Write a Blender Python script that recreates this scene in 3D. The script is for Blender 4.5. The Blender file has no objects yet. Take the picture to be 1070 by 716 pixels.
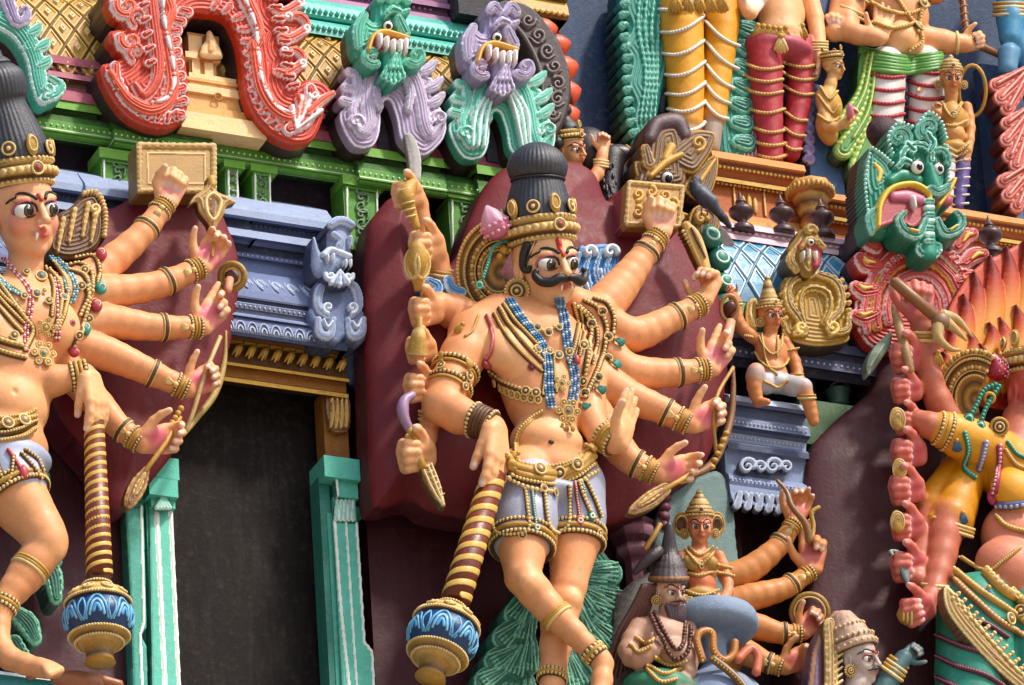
import bpy, math, random
import numpy as np
from mathutils import Vector, Matrix
from mathutils.bvhtree import BVHTree
random.seed(4); rng = np.random.default_rng(4)
S = 0.004                                    # metres per unit
D2R = math.pi/180
A_, P_, RO = 25*D2R, 28*D2R, 4*D2R
F = np.array([math.sin(A_)*math.cos(P_), math.cos(A_)*math.cos(P_), math.sin(P_)])
R0 = np.array([math.cos(A_), -math.sin(A_), 0.0]); U0 = np.cross(R0, F)
RV = R0*math.cos(RO) - U0*math.sin(RO); UV = U0*math.cos(RO) + R0*math.sin(RO)
DIST = 7500.0                                # 30 m
TGT = np.array([0, 0, 2900.0]); CAM = TGT - F*DIST
KPX = 1.0/DIST

def Q(x, y, w):
    "point on the wall-parallel plane standing w units out, seen at photo position x, y"
    x = np.asarray(x, float); y = np.asarray(y, float); w = np.asarray(w, float)
    x, y, w = np.broadcast_arrays(x, y, w)
    d = F + (x[..., None]-535)*KPX*RV - (y[..., None]-358)*KPX*UV
    t = (-w - CAM[1])/d[..., 1]
    return CAM + d*t[..., None]
def V(x, y, w, dx, dy, dw=0):
    v = Q(x+dx, y+dy, w+dw)-Q(x, y, w); return v
def nrm(v):
    v = np.asarray(v, float); return v/(np.linalg.norm(v, axis=-1, keepdims=True)+1e-12)
TOC = -F
def proj(p):
    v = np.asarray(p)-CAM; z = v@F
    return 535+(v@RV)/z/KPX, 358-(v@UV)/z/KPX

def C(h):
    "hex sRGB to linear"
    if not isinstance(h, str): return np.array(h, float)
    c = np.array([int(h[i:i+2], 16) for i in (0, 2, 4)])/255.0
    return np.where(c < .04045, c/12.92, ((c+.055)/1.055)**2.4)

# ------------------------------------------------------------ materials
def paint(name, rough=.45, mott=.18, mscale=9., spots=.0, bump=.25, spec=.45, dust=.15, streak=0., dry=0., wash=.5, warm=0.):
    m = bpy.data.materials.new(name); m.use_nodes = True
    n = m.node_tree.nodes; l = m.node_tree.links; n.clear()
    out = n.new('ShaderNodeOutputMaterial'); b = n.new('ShaderNodeBsdfPrincipled'); l.new(b.outputs[0], out.inputs[0])
    at = n.new('ShaderNodeAttribute'); at.attribute_name = 'Col'
    tc = n.new('ShaderNodeTexCoord')
    geo = n.new('ShaderNodeNewGeometry')
    def noise(sc, det=4, ro=.6, vec=None):
        t = n.new('ShaderNodeTexNoise'); t.inputs['Scale'].default_value = sc; t.inputs['Detail'].default_value = det
        t.inputs['Roughness'].default_value = ro; l.new(vec or geo.outputs['Position'], t.inputs['Vector']); return t
    def ramp(src, a, bb, lo=0., hi=1.):
        r = n.new('ShaderNodeMapRange'); r.inputs[1].default_value = a; r.inputs[2].default_value = bb
        r.inputs[3].default_value = lo; r.inputs[4].default_value = hi; l.new(src, r.inputs[0]); return r.outputs[0]
    def mix(fac, c1, c2, mode='MIX'):
        x = n.new('ShaderNodeMix'); x.data_type = 'RGBA'; x.blend_type = mode
        if hasattr(fac, 'node'): l.new(fac, x.inputs[0])
        else: x.inputs[0].default_value = fac
        for i, c in ((6, c1), (7, c2)):
            if hasattr(c, 'node'): l.new(c, x.inputs[i])
            else: x.inputs[i].default_value = (*c, 1)
        return x.outputs[2]
    n1 = noise(mscale); n2 = noise(mscale*6.3, 5, .7); n3 = noise(mscale*22, 3, .6)
    v = ramp(n1.outputs[0], .3, .7, 1-mott, 1+mott*.6)
    hsv = n.new('ShaderNodeHueSaturation'); l.new(at.outputs['Color'], hsv.inputs['Color']); l.new(v, hsv.inputs['Value'])
    hsv.inputs['Saturation'].default_value = 1.02
    col = hsv.outputs[0]
    v2 = ramp(n2.outputs[0], .35, .65, 1-mott*.7, 1+mott*.4)
    h2 = n.new('ShaderNodeHueSaturation'); l.new(col, h2.inputs['Color']); l.new(v2, h2.inputs['Value']); col = h2.outputs[0]
    if warm:
        n6 = noise(2.6, 3, .5); col = mix(ramp(n6.outputs[0], .42, .66, 0, warm), col, (.93, .62, .42), 'MULTIPLY')
    # pale dust and fading, dark stains
    col = mix(ramp(n2.outputs[0], .52, .75, 0, dust), col, (.55, .5, .45))
    if spots: 
        n4 = noise(mscale*3.1, 6, .75); col = mix(ramp(n4.outputs[0], .57, .66, 0, spots), col, (.05, .035, .03))
    if streak:
        mp = n.new('ShaderNodeMapping'); mp.inputs['Scale'].default_value = (9, 9, 1.0); l.new(geo.outputs['Position'], mp.inputs[0])
        n5 = noise(3.0, 5, .7, mp.outputs[0]); col = mix(ramp(n5.outputs[0], .5, .72, 0, streak), col, (.42, .36, .36))
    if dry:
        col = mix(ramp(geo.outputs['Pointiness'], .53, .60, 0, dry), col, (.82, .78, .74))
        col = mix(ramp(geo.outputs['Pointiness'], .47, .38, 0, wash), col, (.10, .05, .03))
    l.new(col, b.inputs['Base Color'])
    l.new(ramp(n2.outputs[0], .3, .7, max(.05, rough-.12), rough+.15), b.inputs['Roughness'])
    b.inputs['Specular IOR Level'].default_value = spec
    bp = n.new('ShaderNodeBump'); bp.inputs['Strength'].default_value = bump; bp.inputs['Distance'].default_value = .004
    l.new(n3.outputs[0], bp.inputs['Height']); 
    bp2 = n.new('ShaderNodeBump'); bp2.inputs['Strength'].default_value = bump*.7; bp2.inputs['Distance'].default_value = .012
    l.new(n2.outputs[0], bp2.inputs['Height']); l.new(bp.outputs[0], bp2.inputs['Normal']); l.new(bp2.outputs[0], b.inputs['Normal'])
    return m
MAT = dict(
    skin=paint('painted_skin', .5, .09, 7, dust=.12, bump=.14, spec=.38, spots=.12, warm=.28),
    gold=paint('gold_paint', .45, .22, 14, dust=.12, bump=.3, spec=.5, wash=.0),
    gloss=paint('gloss_paint', .38, .12, 9, dust=.05, bump=.2, spec=.5),
    stone=paint('painted_plaster', .6, .10, 6, spots=.25, dust=.15, bump=.4, spec=.3, streak=.04),
    wall=paint('maroon_plaster', .6, .16, 2.6, spots=.2, dust=.02, bump=.35, spec=.4, streak=.03),
    dark=paint('dark_plaster', .8, .3, 5, spots=.4, dust=.05, bump=.5, spec=.2, streak=.03),
    hair=paint('black_hair_paint', .34, .2, 20, dust=.07, bump=.3, spec=.5),
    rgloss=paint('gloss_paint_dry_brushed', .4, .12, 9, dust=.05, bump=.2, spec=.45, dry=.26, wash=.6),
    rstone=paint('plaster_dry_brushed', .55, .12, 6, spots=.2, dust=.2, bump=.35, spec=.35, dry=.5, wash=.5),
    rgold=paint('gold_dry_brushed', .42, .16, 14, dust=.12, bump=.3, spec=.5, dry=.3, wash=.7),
    eye=paint('eye_enamel', .12, .02, 5, dust=.0, bump=.0, spec=.6),
)
# ------------------------------------------------------------ mesh store
class M:
    def __init__(s): s.v=[]; s.q=[]; s.t=[]; s.c=[]; s.n=0; s.flat=False
    def add(s, v, q=None, t=None, col=(.5,.5,.5)):
        v = np.asarray(v, float).reshape(-1, 3); k = len(v)
        c = C(col) if isinstance(col, str) else np.asarray(col, float)
        if c.ndim == 1: c = np.tile(c, (k, 1))
        if q is not None and len(q): s.q.append(np.asarray(q, np.int64).reshape(-1, 4)+s.n)
        if t is not None and len(t): s.t.append(np.asarray(t, np.int64).reshape(-1, 3)+s.n)
        s.v.append(v); s.c.append(c); s.n += k; return s
def cr(pts, n=6, closed=False):
    "smooth curve through points (any dimension)"
    p = np.asarray(pts, float)
    if len(p) < 3 and not closed:
        t = np.linspace(0, 1, n+1)[:, None]; return p[0]*(1-t)+p[1]*t
    if closed: e = np.vstack([p[-1], p, p[0], p[1]]); m = len(p)
    else: e = np.vstack([2*p[0]-p[1], p, 2*p[-1]-p[-2]]); m = len(p)-1
    out = []
    for i in range(m):
        a, b, c, d = e[i:i+4]; t = np.linspace(0, 1, n, endpoint=False)[:, None]
        out.append(.5*((2*b)+(c-a)*t+(2*a-5*b+4*c-d)*t*t+(3*b-3*c+d-a)*t**3))
    out = np.vstack(out)
    if not closed: out = np.vstack([out, p[-1]])
    return out
def frames(p, closed=False):
    t = np.gradient(p, axis=0)
    if closed: t = np.roll(p, -1, 0)-np.roll(p, 1, 0)
    t = nrm(t); a = np.array([0, 0, 1.]) if abs(t[0][2]) < .9 else np.array([1., 0, 0])
    n = nrm(np.cross(t[0], a)); N = [n]
    for i in range(1, len(p)):
        n = n-t[i]*np.dot(n, t[i]); n = nrm(n); N.append(n)
    N = np.array(N); return t, N, np.cross(t, N)
def tube(m, p, r, col, seg=8, closed=False, flat=1.0, nvec=None, capz=True, twist=0):
    p = np.asarray(p, float); k = len(p); r = np.broadcast_to(np.asarray(r, float), (k,)).copy()
    t, N, B = frames(p, closed)
    if nvec is not None:
        nv = np.broadcast_to(nvec, p.shape); N = nrm(nv-t*np.sum(nv*t, 1)[:, None]); B = np.cross(t, N)
    if not closed and capz:
        # rounded ends
        a0 = p[0]-t[0]*r[0]*.6; a1 = p[-1]+t[-1]*r[-1]*.6
        p = np.vstack([a0, p, a1]); r = np.concatenate([[r[0]*.25], r, [r[-1]*.25]])
        N = np.vstack([N[0], N, N[-1]]); B = np.vstack([B[0], B, B[-1]]); k += 2
        if isinstance(col, np.ndarray) and col.ndim == 2: col = np.vstack([col[0], col, col[-1]])
    th = np.linspace(0, 2*math.pi, seg, endpoint=False)
    v = p[:, None, :]+(N[:, None, :]*np.cos(th)[None, :, None]*flat+B[:, None, :]*np.sin(th)[None, :, None])*r[:, None, None]
    idx = np.arange(k*seg).reshape(k, seg)
    nx = np.roll(idx, -1, 1)
    if closed: a = idx; b = nx; c = np.roll(nx, -1, 0); d = np.roll(idx, -1, 0)
    else: a = idx[:-1]; b = nx[:-1]; c = nx[1:]; d = idx[1:]
    q = np.stack([a, b, c, d], -1).reshape(-1, 4)
    cc = col
    if isinstance(col, np.ndarray) and col.ndim == 2: cc = np.repeat(col, seg, 0)
    base = m.n; m.add(v, q, col=cc)
    if not closed:
        for e, ordr in ((idx[0], 1), (idx[-1], -1)):
            ctr = v.reshape(-1, 3)[e].mean(0); j = m.n
            m.v.append(ctr[None]); m.c.append((m.c[-1][-1:] if ordr < 0 else m.c[-1][:1])); m.n += 1
            e2 = np.roll(e, -1); tri = np.stack([e2, e, np.full(seg, j-base)], -1) if ordr > 0 else np.stack([e, e2, np.full(seg, j-base)], -1)
            m.t.append(tri+base)
    return m
def _sph(nu, nv):
    v = [(0, 0, 1)]
    for i in range(1, nv):
        a = math.pi*i/nv
        for j in range(nu):
            b = 2*math.pi*j/nu; v.append((math.sin(a)*math.cos(b), math.sin(a)*math.sin(b), math.cos(a)))
    v.append((0, 0, -1)); q = []; t = []
    for j in range(nu): t.append((0, 1+j, 1+(j+1) % nu))
    for i in range(nv-2):
        for j in range(nu):
            a = 1+i*nu+j; b = 1+i*nu+(j+1) % nu; q.append((a, a+nu, b+nu, b))
    l = len(v)-1; o = 1+(nv-2)*nu
    for j in range(nu): t.append((l, o+(j+1) % nu, o+j))
    return np.array(v), np.array(q), np.array(t)
SPH = {k: _sph(*k) for k in ((6, 4), (8, 6), (16, 12), (32, 24))}
def ball(m, c, r, col, res=(8, 6), ax=None):
    v, q, t = SPH[res]; r = np.broadcast_to(np.asarray(r, float), (3,))
    vv = v*r
    if ax is not None: vv = vv@np.asarray(ax)
    return m.add(vv+np.asarray(c), q, t, col)
def basis(n, up=(0, 0, 1)):
    n = nrm(n); up = np.asarray(up, float)
    if abs(np.dot(n, nrm(up))) > .97: up = np.array([1., 0, 0])
    a = nrm(np.cross(up, n)); b = np.cross(n, a); return np.array([a, b, n])   # rows: right, up, normal
def ring(m, c, n, R, r, col, seg=16, s2=6, up=(0, 0, 1), el=1.0):
    ax = basis(n, up); th = np.linspace(0, 2*math.pi, seg, endpoint=False)
    p = np.asarray(c)+np.cos(th)[:, None]*ax[0]*R+np.sin(th)[:, None]*ax[1]*R*el
    return tube(m, p, r, col, s2, closed=True)
def lathe(m, base, axis, prof, col, seg=20, up=(1, 0, 0), ribs=0, amp=0):
    "prof: list of (radius, height along axis[, colour])"
    ax = basis(axis, up); th = np.linspace(0, 2*math.pi, seg, endpoint=False)
    pr = [(p[0], p[1]) for p in prof]; cs = np.array([C(p[2]) if len(p) > 2 else (C(col) if isinstance(col, str) else col) for p in prof])
    v = []; cc = []
    for (r, h), c in zip(pr, cs):
        rr = r*(1+amp*np.cos(ribs*th)) if ribs else r+0*th
        v.append(np.asarray(base)+ax[2]*h+np.cos(th)[:, None]*ax[0]*rr[:, None]+np.sin(th)[:, None]*ax[1]*rr[:, None]); cc.append(np.tile(c, (seg, 1)))
    k = len(v); v.append((np.asarray(base)+ax[2]*pr[0][1])[None]); v.append((np.asarray(base)+ax[2]*pr[-1][1])[None]); cc += [cs[:1], cs[-1:]]
    idx = np.arange(k*seg).reshape(k, seg); nx = np.roll(idx, -1, 1)
    q = np.stack([idx[:-1], nx[:-1], nx[1:], idx[1:]], -1).reshape(-1, 4)
    t = np.vstack([np.stack([nx[0], idx[0], np.full(seg, k*seg)], -1), np.stack([idx[-1], nx[-1], np.full(seg, k*seg+1)], -1)])
    return m.add(np.vstack(v), q, t, np.vstack(cc))
def bez(pr, n=4):
    "smooth a lathe profile"
    return [tuple(x) for x in cr([(p[0], p[1]) for p in pr], n)]
def box(m, lo, hi, col, rot=None, ctr=None):
    lo = np.asarray(lo, float); hi = np.asarray(hi, float)
    v = np.array([[x, y, z] for x in (0, 1) for y in (0, 1) for z in (0, 1)], float)*(hi-lo)+lo
    if rot is not None: v = (v-ctr)@rot+ctr
    q = [(0, 1, 3, 2), (4, 6, 7, 5), (0, 4, 5, 1), (2, 3, 7, 6), (0, 2, 6, 4), (1, 5, 7, 3)]
    # split verts per face for flat look
    vv = np.concatenate([v[list(f)] for f in q]); qq = np.arange(24).reshape(6, 4)
    return m.add(vv, qq, col=col)
ORIG = {}
def obj(name, m, mat='gloss', parent=None, flat=False, label=None):
    v = np.vstack(m.v); c = np.vstack(m.c)
    q = np.vstack(m.q) if m.q else np.zeros((0, 4), int); t = np.vstack(m.t) if m.t else np.zeros((0, 3), int)
    o0 = ORIG.get(parent.name) if parent else v.mean(0)
    me = bpy.data.meshes.new(name)
    me.vertices.add(len(v)); me.vertices.foreach_set('co', ((v-o0)*S).astype(np.float32).ravel())
    loops = np.concatenate([q.ravel(), t.ravel()]).astype(np.int32)
    me.loops.add(len(loops)); me.loops.foreach_set('vertex_index', loops)
    st = np.concatenate([np.arange(len(q))*4, len(q)*4+np.arange(len(t))*3]).astype(np.int32)
    me.polygons.add(len(st)); me.polygons.foreach_set('loop_start', st)
    me.polygons.foreach_set('use_smooth', np.full(len(st), not flat))
    me.update(calc_edges=True)
    a = me.color_attributes.new('Col', 'FLOAT_COLOR', 'POINT')
    a.data.foreach_set('color', np.hstack([np.clip(c, 0, 1), np.ones((len(c), 1))]).astype(np.float32).ravel())
    me.materials.append(MAT[mat])
    o = bpy.data.objects.new(name, me); bpy.context.scene.collection.objects.link(o)
    if parent:
        o.parent = parent; ORIG[o.name] = o0
    else: o.location = o0*S; ORIG[o.name] = o0
    if label: o['label'] = label
    return o
def thing(name, label, cat, at, group=None):
    o = bpy.data.objects.new(name, None); bpy.context.scene.collection.objects.link(o)
    p = Q(*at) if len(at) == 3 else np.asarray(at); o.location = p*S; ORIG[o.name] = p; o.empty_display_size = .1
    o['label'] = label; o['category'] = cat
    if group: o['group'] = group
    return o
def tag(o, label, cat, group=None):
    o['label'] = label; o['category'] = cat
    if group: o['group'] = group
    return o
def struct(o): o['kind'] = 'structure'; return o
def clone(o, dpos, label, group=None):
    "copy of a thing with its parts, moved by dpos units"
    c = o.copy(); bpy.context.scene.collection.objects.link(c); c.location = o.location+Vector(np.asarray(dpos)*S); c['label'] = label
    if group: c['group'] = group
    for ch in list(o.children):
        k = ch.copy(); bpy.context.scene.collection.objects.link(k); k.parent = c
        for g in list(ch.children):
            h = g.copy(); bpy.context.scene.collection.objects.link(h); h.parent = k
    return c

# ------------------------------------------------------------ relief carving
def spiral(cx, cy, r, turns, a0, dirn=1, r1=None, n=14, sx=1., sy=1.):
    "points spiralling outward from the eye to radius r, ending at angle a0 (deg, photo axes, y down)"
    r1 = r*.12 if r1 is None else r1
    t = np.linspace(0, 1, int(n*max(turns, .5))+2)
    a = a0*D2R-dirn*(1-t)*turns*2*math.pi; rr = r1+(r-r1)*t
    return np.stack([cx+rr*np.cos(a)*sx, cy+rr*np.sin(a)*sy], 1)
def st(pts, r, h=5, b=0, col=None, rim=None, ridge=None, prof='dome', rw=(.58, .9), smooth=True, grad=None):
    return dict(grad=grad, k='s', pts=pts, r=r, h=h, b=b, col=col, rim=rim, ridge=ridge, prof=prof, rw=rw, smooth=smooth)
def poly(pts, h=0, b=0, col=None, bev=3, rim=None, rimw=1.6, smooth=True, groove=None):
    return dict(k='p', pts=pts, h=h, b=b, col=col, bev=bev, rim=rim, rimw=rimw, smooth=smooth)
def relief(name, items, w0, thick, col, side, mat='gloss', cell=.9, parent=None, bulge=None, mesh=None, label=None):
    "carved slab parallel to the wall: items are drawn over each other by height"
    carve = mat in ('gloss', 'gold') and name not in ('blade', 'shrine_gable', 'flame_hair', 'violet_back')
    prep = []; lo = np.array([1e9, 1e9]); hi = -lo
    for it in items:
        p = np.asarray(it['pts'], float)
        if it['k'] == 's':
            r = np.broadcast_to(np.asarray(it['r'], float), (len(p),)) if np.ndim(it['r']) == 0 or len(np.atleast_1d(it['r'])) == len(p) else np.interp(np.linspace(0, 1, len(p)), np.linspace(0, 1, len(it['r'])), it['r'])
            if len(p) == 1: pr = np.hstack([np.vstack([p, p+.01]), [[r[0]], [r[0]]]])
            else:
                pr = np.hstack([p, r[:, None]])
                if it['smooth'] and len(p) > 2 and len(p) < 12: pr = cr(pr, 5)
            m = pr[:, 2].max(); lo = np.minimum(lo, pr[:, :2].min(0)-m); hi = np.maximum(hi, pr[:, :2].max(0)+m)
        else:
            pr = cr(p, 5, True) if it['smooth'] else p
            lo = np.minimum(lo, pr.min(0)); hi = np.maximum(hi, pr.max(0))
        prep.append(pr)
    lo -= 2; hi += 2
    nx, ny = [int(math.ceil(v/cell))+1 for v in (hi-lo)]
    X, Y = np.meshgrid(lo[0]+np.arange(nx)*cell, lo[1]+np.arange(ny)*cell, indexing='ij')
    Hh = np.full(X.shape, -1e3); SD = np.full(X.shape, 1e3); base = C(col); CC = np.tile(base, X.shape+(1,))
    for it, pr in zip(items, prep):
        mrg = 3+(pr[:, 2].max() if it['k'] == 's' else 0)
        i0, j0 = np.maximum(((pr[:, :2].min(0)-mrg-lo)/cell).astype(int), 0); i1, j1 = ((pr[:, :2].max(0)+mrg-lo)/cell).astype(int)+2
        x = X[i0:i1, j0:j1]; y = Y[i0:i1, j0:j1]
        if x.size == 0: continue
        c = C(it['col']) if it['col'] is not None else base
        if it['k'] == 's':
            best = np.full(x.shape, 1e3); tt = np.full(x.shape, 9.); sp = np.zeros(x.shape)
            for si, (a, b) in enumerate(zip(pr[:-1], pr[1:])):
                ab = b[:2]-a[:2]; L = ab@ab+1e-9
                u = np.clip(((x-a[0])*ab[0]+(y-a[1])*ab[1])/L, 0, 1)
                d = np.hypot(x-a[0]-u*ab[0], y-a[1]-u*ab[1]); rr = a[2]+(b[2]-a[2])*u
                s_ = d-rr; k = s_ < best; best = np.where(k, s_, best); tt = np.where(k, d/np.maximum(rr, .3), tt); sp = np.where(k, (si+u)/(len(pr)-1), sp)
            q = np.clip(tt, 0, 1)
            if it['prof'] == 'dome': hh = it['h']*np.sqrt(1-q*q)
            elif it['prof'] == 'flat': hh = it['h']*np.clip((1-q)*4, 0, 1)
            elif it['prof'] == 'cup': hh = it['h']*(np.where(q < .72, .35+.65*(q/.72)**2, np.sqrt(np.clip(1-((q-.72)/.28)**2, 0, 1))))
            else: hh = it['h']*(1-q)
            if carve and it['rim'] is not None and it['prof'] == 'dome':
                ln_ = np.hypot(*np.diff(pr[:, :2], axis=0).T).sum(); rmax = pr[:, 2].max()
                if rmax > 3.4: hh = hh+.9*np.cos(tt*math.pi*2*max(1, round(rmax/3.2)))*(tt < .9)
                hh = hh+.7*np.sin(sp*ln_/1.05)*((tt > it['rw'][0]) & (tt < .98))
            z = it['b']+hh; inside = best < 0
            cc = np.tile(c, x.shape+(1,))
            if it.get('grad'):
                gc = np.array([C(g) for g in it['grad']]); xs = np.linspace(0, 1, len(gc)); cc = np.stack([np.interp(sp, xs, gc[:, j]) for j in range(3)], -1)
            if it['rim'] is not None:
                k = (tt > it['rw'][0]) & (tt < it['rw'][1]); cc[k] = C(it['rim'])
            if it['ridge'] is not None: cc[tt < .3] = C(it['ridge'])
        else:
            best = np.full(x.shape, 1e6); ins = np.zeros(x.shape, bool); e2 = np.roll(pr, -1, 0)
            for a, b in zip(pr, e2):
                ab = b-a; L = ab@ab+1e-9; u = np.clip(((x-a[0])*ab[0]+(y-a[1])*ab[1])/L, 0, 1)
                best = np.minimum(best, (x-a[0]-u*ab[0])**2+(y-a[1]-u*ab[1])**2)
                if a[1] != b[1]:
                    k = ((a[1] > y) != (b[1] > y)) & (x < (b[0]-a[0])*(y-a[1])/(b[1]-a[1])+a[0]); ins ^= k
            best = np.sqrt(best)*np.where(ins, -1, 1); inside = ins
            z = it['b']+it['h']*np.sqrt(np.clip(-best/it['bev'], 0, 1)) if it['bev'] else it['b']+it['h']+0*best
            if carve and it['smooth'] and it['h'] > 1.5: z = z+.75*np.cos(-best*math.pi/2.1)*(-best > 1)
            cc = np.tile(c, x.shape+(1,))
            if it['rim'] is not None: cc[(-best < it['rimw']*1.5) & (-best > it['rimw']*.4)] = C(it['rim'])
        sd = SD[i0:i1, j0:j1]; SD[i0:i1, j0:j1] = np.minimum(sd, best)
        h_ = Hh[i0:i1, j0:j1]; k = (inside & (z > h_)) | ((best < cell*1.2) & (h_ < -900))
        Hh[i0:i1, j0:j1] = np.where(k, z, h_); CC[i0:i1, j0:j1][k] = cc[k]
    keep = (SD < cell*.75) & (Hh > -900)
    gx, gy = np.gradient(SD, cell); gl = np.hypot(gx, gy)+1e-6
    mv = keep & (SD > -cell*.5)
    dx = np.where(mv, -SD*gx/gl, 0); dy = np.where(mv, -SD*gy/gl, 0)
    dx = np.clip(dx, -cell, cell); dy = np.clip(dy, -cell, cell)
    ids = -np.ones(X.shape, int); ids[keep] = np.arange(keep.sum())
    f = keep[:-1, :-1] & keep[1:, :-1] & keep[1:, 1:] & keep[:-1, 1:]
    a, b, c_, d = ids[:-1, :-1][f], ids[1:, :-1][f], ids[1:, 1:][f], ids[:-1, 1:][f]
    q = np.stack([a, d, c_, b], -1)
    xx = (X+dx)[keep]; yy = (Y+dy)[keep]; hh = Hh[keep]
    P0 = Q(xx, yy, w0)
    bl = bulge(xx, yy) if bulge else 0
    P = P0.copy(); P[:, 1] -= hh+bl
    m = mesh or M(); m.add(P, q, col=CC[keep])
    # side walls
    E = {}
    ed = np.vstack([q[:, [0, 1]], q[:, [1, 2]], q[:, [2, 3]], q[:, [3, 0]]])
    key = np.minimum(ed[:, 0], ed[:, 1])*10**7+np.maximum(ed[:, 0], ed[:, 1])
    u, inv, cnt = np.unique(key, return_inverse=True, return_counts=True); be = ed[cnt[inv] == 1]
    vb = np.unique(be); mp = {int(v): i for i, v in enumerate(vb)}; nb = len(vb)
    top = P[vb]; bot = P[vb].copy(); bot[:, 1] = -(w0-thick)
    band = min(11, thick*.4) if thick > 24 and mat != 'wall' else 0
    mid = P[vb].copy(); mid[:, 1] = -(w0-band)
    e0 = np.array([mp[int(v)] for v in be[:, 0]]); e1 = np.array([mp[int(v)] for v in be[:, 1]])
    if band: m.add(np.vstack([top, mid]), np.stack([e1, e0, e0+nb, e1+nb], -1), col=col); top = mid
    m.add(np.vstack([top, bot]), np.stack([e1, e0, e0+nb, e1+nb], -1), col=side)
    if mesh is not None: return m
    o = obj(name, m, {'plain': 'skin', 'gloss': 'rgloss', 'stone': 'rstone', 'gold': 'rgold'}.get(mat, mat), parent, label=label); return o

# ------------------------------------------------------------ mouldings along the wall
def mould(m, xa, prof, x0, x1, cols, wref=None, caps=True):
    "profile [(photo y at x=xa, w), ...] top to bottom, run along the wall between photo x0 and x1"
    pz = [(w, Q(xa, y, w)[2]) for y, w in prof]
    wm = max(w for w, _ in pz) if wref is None else wref; ym = prof[len(prof)//2][0]
    u0 = Q(x0, ym, wm)[0] if not isinstance(x0, tuple) else x0[0]; u1 = Q(x1, ym, wm)[0] if not isinstance(x1, tuple) else x1[0]
    if isinstance(cols, str): cols = [cols]*(len(pz)-1)
    for (wa, za), (wb, zb), c in zip(pz[:-1], pz[1:], cols):
        m.add([(u0, -wa, za), (u1, -wa, za), (u1, -wb, zb), (u0, -wb, zb)], [(0, 3, 2, 1)], col=c)
        if caps:
            wk = min(w for w, _ in pz)-2
            for u, fl in ((u0, 0), (u1, 1)):
                f = (0, 1, 2, 3) if fl else (3, 2, 1, 0)
                m.add([(u, -wa, za), (u, -wb, zb), (u, -wk, zb), (u, -wk, za)], [f], col=c)
    return m
def arc_prof(y0, y1, w0, w1, n=6, kind='out'):
    "curved piece of profile from (y0,w0) to (y1,w1)"
    out = []
    for i in range(n+1):
        t = i/n
        if kind == 'out': out.append((y0+(y1-y0)*(1-math.cos(t*math.pi/2)), w0+(w1-w0)*math.sin(t*math.pi/2)))
        elif kind == 'in': out.append((y0+(y1-y0)*math.sin(t*math.pi/2), w0+(w1-w0)*(1-math.cos(t*math.pi/2))))
        else: out.append((y0+(y1-y0)*t, w0+(w1-w0)*math.sin(t*math.pi)))
    return out
def row(xa, y, w, x0, x1, step):
    "points along a horizontal line of the wall"
    p = Q(xa, y, w); a = Q(x0, y, w)[0]; b = Q(x1, y, w)[0]; n = max(1, int((b-a)/step))
    u = a+(np.arange(n)+.5)*(b-a)/n; return np.stack([u, np.full(n, p[1]), np.full(n, p[2])], 1)
def wbox(m, x0, y0, x1, y1, w0, w1, col):
    "block: photo corners of its front (left-top, right-bottom), from w0 back to w1"
    a = Q(x0, y0, w0); b = Q(x1, y1, w0)
    za = Q((x0+x1)/2, y0, w0)[2]; zb = Q((x0+x1)/2, y1, w0)[2]
    ua = Q(x0, (y0+y1)/2, w0)[0]; ub = Q(x1, (y0+y1)/2, w0)[0]
    return box(m, (ua, -w0, min(za, zb)), (ub, -w1, max(za, zb)), col)
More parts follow.
